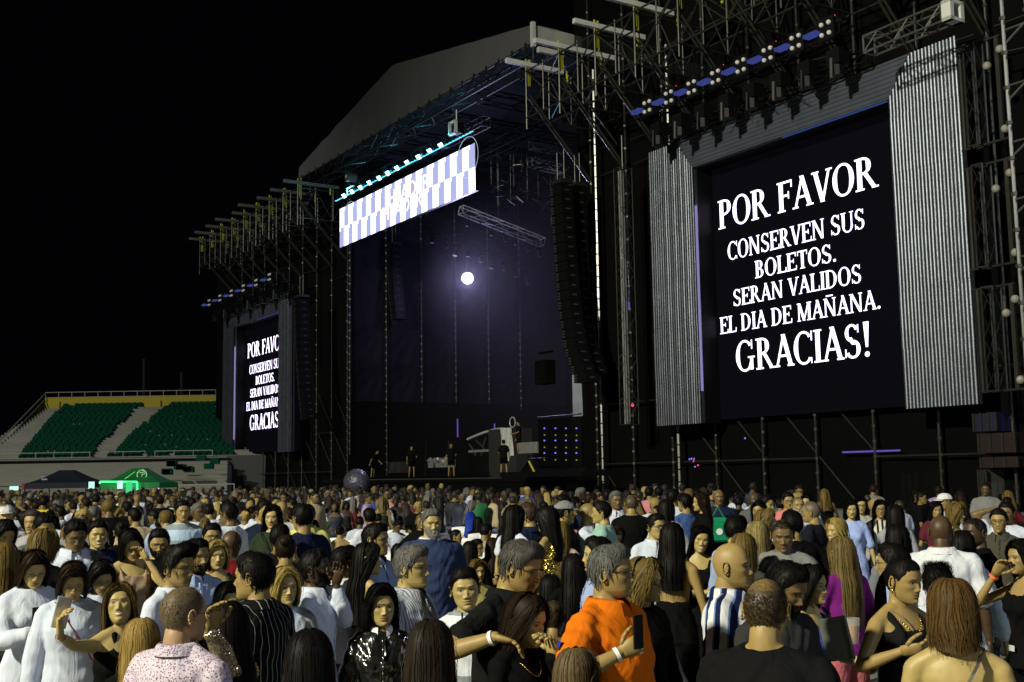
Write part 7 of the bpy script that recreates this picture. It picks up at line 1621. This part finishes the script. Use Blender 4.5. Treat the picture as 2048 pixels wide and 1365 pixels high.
for i in range(38):
    fem = i % 2; h_ = ['long', 'bob', 'long', 'pony', 'curly', 'long', 'bun'][i//2 % 7] if fem else ['short', 'short', 'short', 'short', 'short', 'buzz', 'short', 'short'][i//2 % 8]
    tk = ['tee', 'long', 'tank', 'blouse', 'long', 'strapless'][i//2 % 6] if fem else ['tee', 'long', 'polo', 'tee', 'long'][i//2 % 5]; ar = ARMS[i*5 % 9]; ar = ('down', 'bent') if ar[0] == 'up' and i % 4 else ar
    base = dict(fem=fem, skin=S1, hair=h_, hair_col=HB, S=1.62 if fem else 1.75, glasses=i % 5 == 0, beard=1 if (not fem and i % 6 == 0) else 0, armL=ar[0], armR=ar[1], hyaw=rc.uniform(-35, 35), hpitch=rc.choice([-5, 0, 5, 12, 20]), hroll=rc.uniform(-7, 7), fatb=rc.uniform(.95, 1.22), len=rc.uniform(.25, .5), wave=rc.uniform(.1, .9), smile=.7*(i % 3 == 0),
                top=dict(kind=tk, col=BK, sleeve={'tee': .6, 'polo': .6, 'long': 1.9, 'blouse': 1.7}.get(tk, 0), collar=1 if tk in ('polo', 'long') and not fem else 0, ease=.02, sease=.02), bottom=dict(kind='pants', col=(.02, .02, .03)))
    if i >= 30: base.update(sit=True, armL='lap', armR='bent')
    PR.append((fem, h_, tk, ar, base, {}))
def proto(i, lod):
    if lod not in PR[i][5]: PR[i][5][lod] = build_person(PR[i][4], lod, 500+i)[0]
    return PR[i][5][lod]
def blocked(px, yt, hp, d):
    for (p2, y2, h2, d2, X2, Y2) in PLACED:
        if d < d2+.3:
            hw = hp*.55 if d > 8 else hp
            if abs(px-p2) < hp*1.0+h2*.75 and yt < y2+h2*(2.6 if d2 < 14 else 1.6): return True
    return False
def where(px, d):
    if px < 60: a = 'near the left edge'
    elif px < 190: a = 'below the navy tent'
    elif px < 330: a = 'below the green tent'
    elif px < 440: a = 'below the green seats'
    elif px < 600: a = 'below the left screen'
    elif px < 700: a = 'by the left screen\'s foot'
    elif px < 860: a = 'below the LED banner'
    elif px < 960: a = 'below the bright spotlight'
    elif px < 1080: a = 'below the DJ desk'
    elif px < 1220: a = 'below the lamp wall'
    elif px < 1420: a = 'below the hanging light ladder'
    elif px < 1700: a = 'below the right screen'
    else: a = 'near the right edge'
    return a
RW = ['in the nearer rows', 'in the middle rows', 'in the back rows', 'among the farthest heads']
cand = []
d = 8.6
while d < 62:
    stp = .82 if d < 30 else .95
    xw0, xw1 = at(-30, 960, d).x, at(2080, 960, d).x; x = xw0+rc.uniform(0, stp)
    while x < xw1:
        X = x+rc.uniform(-.3, .3); Y = d+rc.uniform(-.3, .3); x += stp*rc.uniform(.75, 1.45); v = Vector((X, Y, 0)); q_ = (v-P1).dot(N); t_ = (v-P1).dot(U)
        w = v-CAM; px = 1024+FPX*w.dot(_r)/w.dot(_f); fr = 30 if px > 1450 else 1
        if q_ > -7.6 or t_ > 62: continue
        if px > 1440 and (Y < 13 or rc.random() < .72): continue
        if 1230 < px <= 1440 and Y < 13: continue
        if 640 < px < 1130 and 9 < Y < 27 and rc.random() < .35: continue
        if 700 < px < 1130 and Y < 12: continue
        cand.append((Y, X, px))
    d += stp
nch = 0; cand.sort(); used = {}; nind = 0; far = []; MAXI = 300-len(PLACED)-5; CELL = {}
for (Y, X, px) in cand:
    zone = 640 < px < 1130 and 12.5 < Y < 27; i = 30+rc.randrange(8) if zone and rc.random() < .7 else rc.randrange(30); fem, h_, tk, ar, base, _m = PR[i]; sc_ = rc.uniform(.90, 1.07); top_z = (1.62 if fem else 1.75)*sc_
    if i >= 30: top_z -= .45*sc_
    if zone and any(math.hypot(X-ground(a_, b_).x, Y-b_) < 1.0 for a_, b_ in TBL): continue
    w = Vector((X, Y, top_z))-CAM; yt = 682.5-FPX*w.dot(_u)/w.dot(_f); hp = .24*FPX/Y
    if blocked(px, yt, hp, Y): continue
    if any(abs(X-q[4]) < .42 and abs(Y-q[5]) < .42 for q in PLACED): continue
    if Y > 12 and Y < 14 and 730 < px < 1010: pass
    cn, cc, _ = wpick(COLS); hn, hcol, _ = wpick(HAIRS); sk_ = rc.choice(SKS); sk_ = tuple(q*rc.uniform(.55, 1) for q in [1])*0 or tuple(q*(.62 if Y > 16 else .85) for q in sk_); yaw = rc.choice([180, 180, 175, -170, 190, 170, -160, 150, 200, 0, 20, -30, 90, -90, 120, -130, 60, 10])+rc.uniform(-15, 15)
    if tk == 'strapless' and cn in ('white', 'grey'): cn, cc = 'black', BK
    if i >= 30 and nind < MAXI:
        r = bpy.data.objects.new('folding_chair', None); COL.objects.link(r); r.location = (X, Y, 0); r.rotation_euler = (0, 0, math.radians(yaw)-math.atan2(X, Y)+math.pi*0); nch = nch+1
        tag(r, 'white folding chair under the seated %s in %s, %s' % ('woman' if fem else 'man', cn, where(px, Y)), 'chair', 'white folding chairs'); used.setdefault(r['label'], []).append((px, Y, r))
        for n, me in CH: o = bpy.data.objects.new(n, me); COL.objects.link(o); o.parent = r
    if nind < MAXI and Y < 40:
        lod = 2 if Y < 13.5 else 3
        rz = math.radians(yaw)-math.atan2(X, Y); face = 'back turned' if abs(((yaw+180) % 360)-180) > 125 else 'facing us' if abs(((yaw+180) % 360)-180) < 50 else 'turned right' if 0 < ((yaw+180) % 360)-180 else 'turned left'
        who = 'woman' if fem else 'man'; hd = {'bald_ring': 'bald crown', 'buzz': 'cropped %s hair' % hn, 'short': '%s hair' % hn, 'long': 'long %s hair' % hn, 'bob': '%s bob' % hn, 'pony': '%s ponytail' % hn, 'curly': 'curly %s hair' % hn, 'bun': '%s bun' % hn}[h_]
        rw_ = RW[0 if Y < 13 else 1 if Y < 20 else 2 if Y < 27 else 3]
        lb = '%s in %s %s, %s, %s, %s' % (('seated ' if i >= 30 else '')+who, cn, TOPW[tk], hd, face, where(px, Y)); CELL.setdefault(lb, []).append((px, Y))
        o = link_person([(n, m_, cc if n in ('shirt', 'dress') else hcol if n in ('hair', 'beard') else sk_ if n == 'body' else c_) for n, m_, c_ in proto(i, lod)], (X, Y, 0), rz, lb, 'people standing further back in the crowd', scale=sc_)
        used.setdefault(lb, []).append((px, Y, o)); PLACED.append((px, yt, hp*.3, Y, X, Y)); nind += 1
    else: far.append((X, Y, i, sc_, yaw, cc, hcol, sk_))
for lb, L_ in used.items():
    if len(L_) > 1:
        L_.sort(key=lambda q: q[1])
        for j, (px, Y, o) in enumerate(L_): o['label'] = lb+', '+(['nearer', 'farther'] if len(L_) == 2 else ['nearest', 'second nearest', 'third nearest', 'fourth nearest', 'fifth nearest', 'sixth nearest', 'seventh nearest'])[min(j, 6)]
# beyond the individual people: the far crowd as one mass
Vs = []; Fs_ = []; Cs = []; off = 0; cache = {}
def arr(i):
    if i not in cache:
        L_ = []
        for n, me, c_ in build_person(dict(PR[i][4], glasses=0, beard=0), 4, 900+i)[0]:
            if n in ('trousers',): continue
            nv = len(me.vertices); co = np.empty(nv*3); me.vertices.foreach_get('co', co); L_.append((n, co.reshape(-1, 3), [tuple(p.vertices) for p in me.polygons]))
        cache[i] = L_
    return cache[i]
for (X, Y, i, sc_, yaw, cc, hcol, sk_) in far:
    i = i % 14; rz = math.radians(yaw)-math.atan2(X, Y); c_, s_ = math.cos(rz)*sc_, math.sin(rz)*sc_; Rm = np.array([[c_, s_, 0], [-s_, c_, 0], [0, 0, sc_]])
    for n, co, fs in arr(i):
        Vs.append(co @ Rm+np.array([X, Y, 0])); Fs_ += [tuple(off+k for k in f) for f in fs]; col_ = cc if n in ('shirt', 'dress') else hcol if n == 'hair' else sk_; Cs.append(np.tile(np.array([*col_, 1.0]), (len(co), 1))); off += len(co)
if Vs:
    me = bpy.data.meshes.new('crowd'); me.from_pydata(np.concatenate(Vs).tolist(), [], Fs_); a = me.color_attributes.new('tint', 'FLOAT_COLOR', 'POINT'); a.data.foreach_set('color', np.concatenate(Cs).ravel())
    cm_ = bpy.data.materials.new('crowd'); cm_.use_nodes = True; nt = cm_.node_tree; at_ = nt.nodes.new('ShaderNodeAttribute'); at_.attribute_name = 'tint'; nt.links.new(at_.outputs['Color'], nt.nodes['Principled BSDF'].inputs['Base Color']); nt.nodes['Principled BSDF'].inputs['Roughness'].default_value = .7
    me.materials.append(cm_); me.polygons.foreach_set('use_smooth', [True]*len(me.polygons)); o = bpy.data.objects.new('crowd', me); COL.objects.link(o); tag(o, 'far off mass of people packed up to the stage and tents', 'crowd', kind='stuff')
print('PEOPLE', len(PLACED), 'far', len(far), 'objs', len(bpy.data.objects))
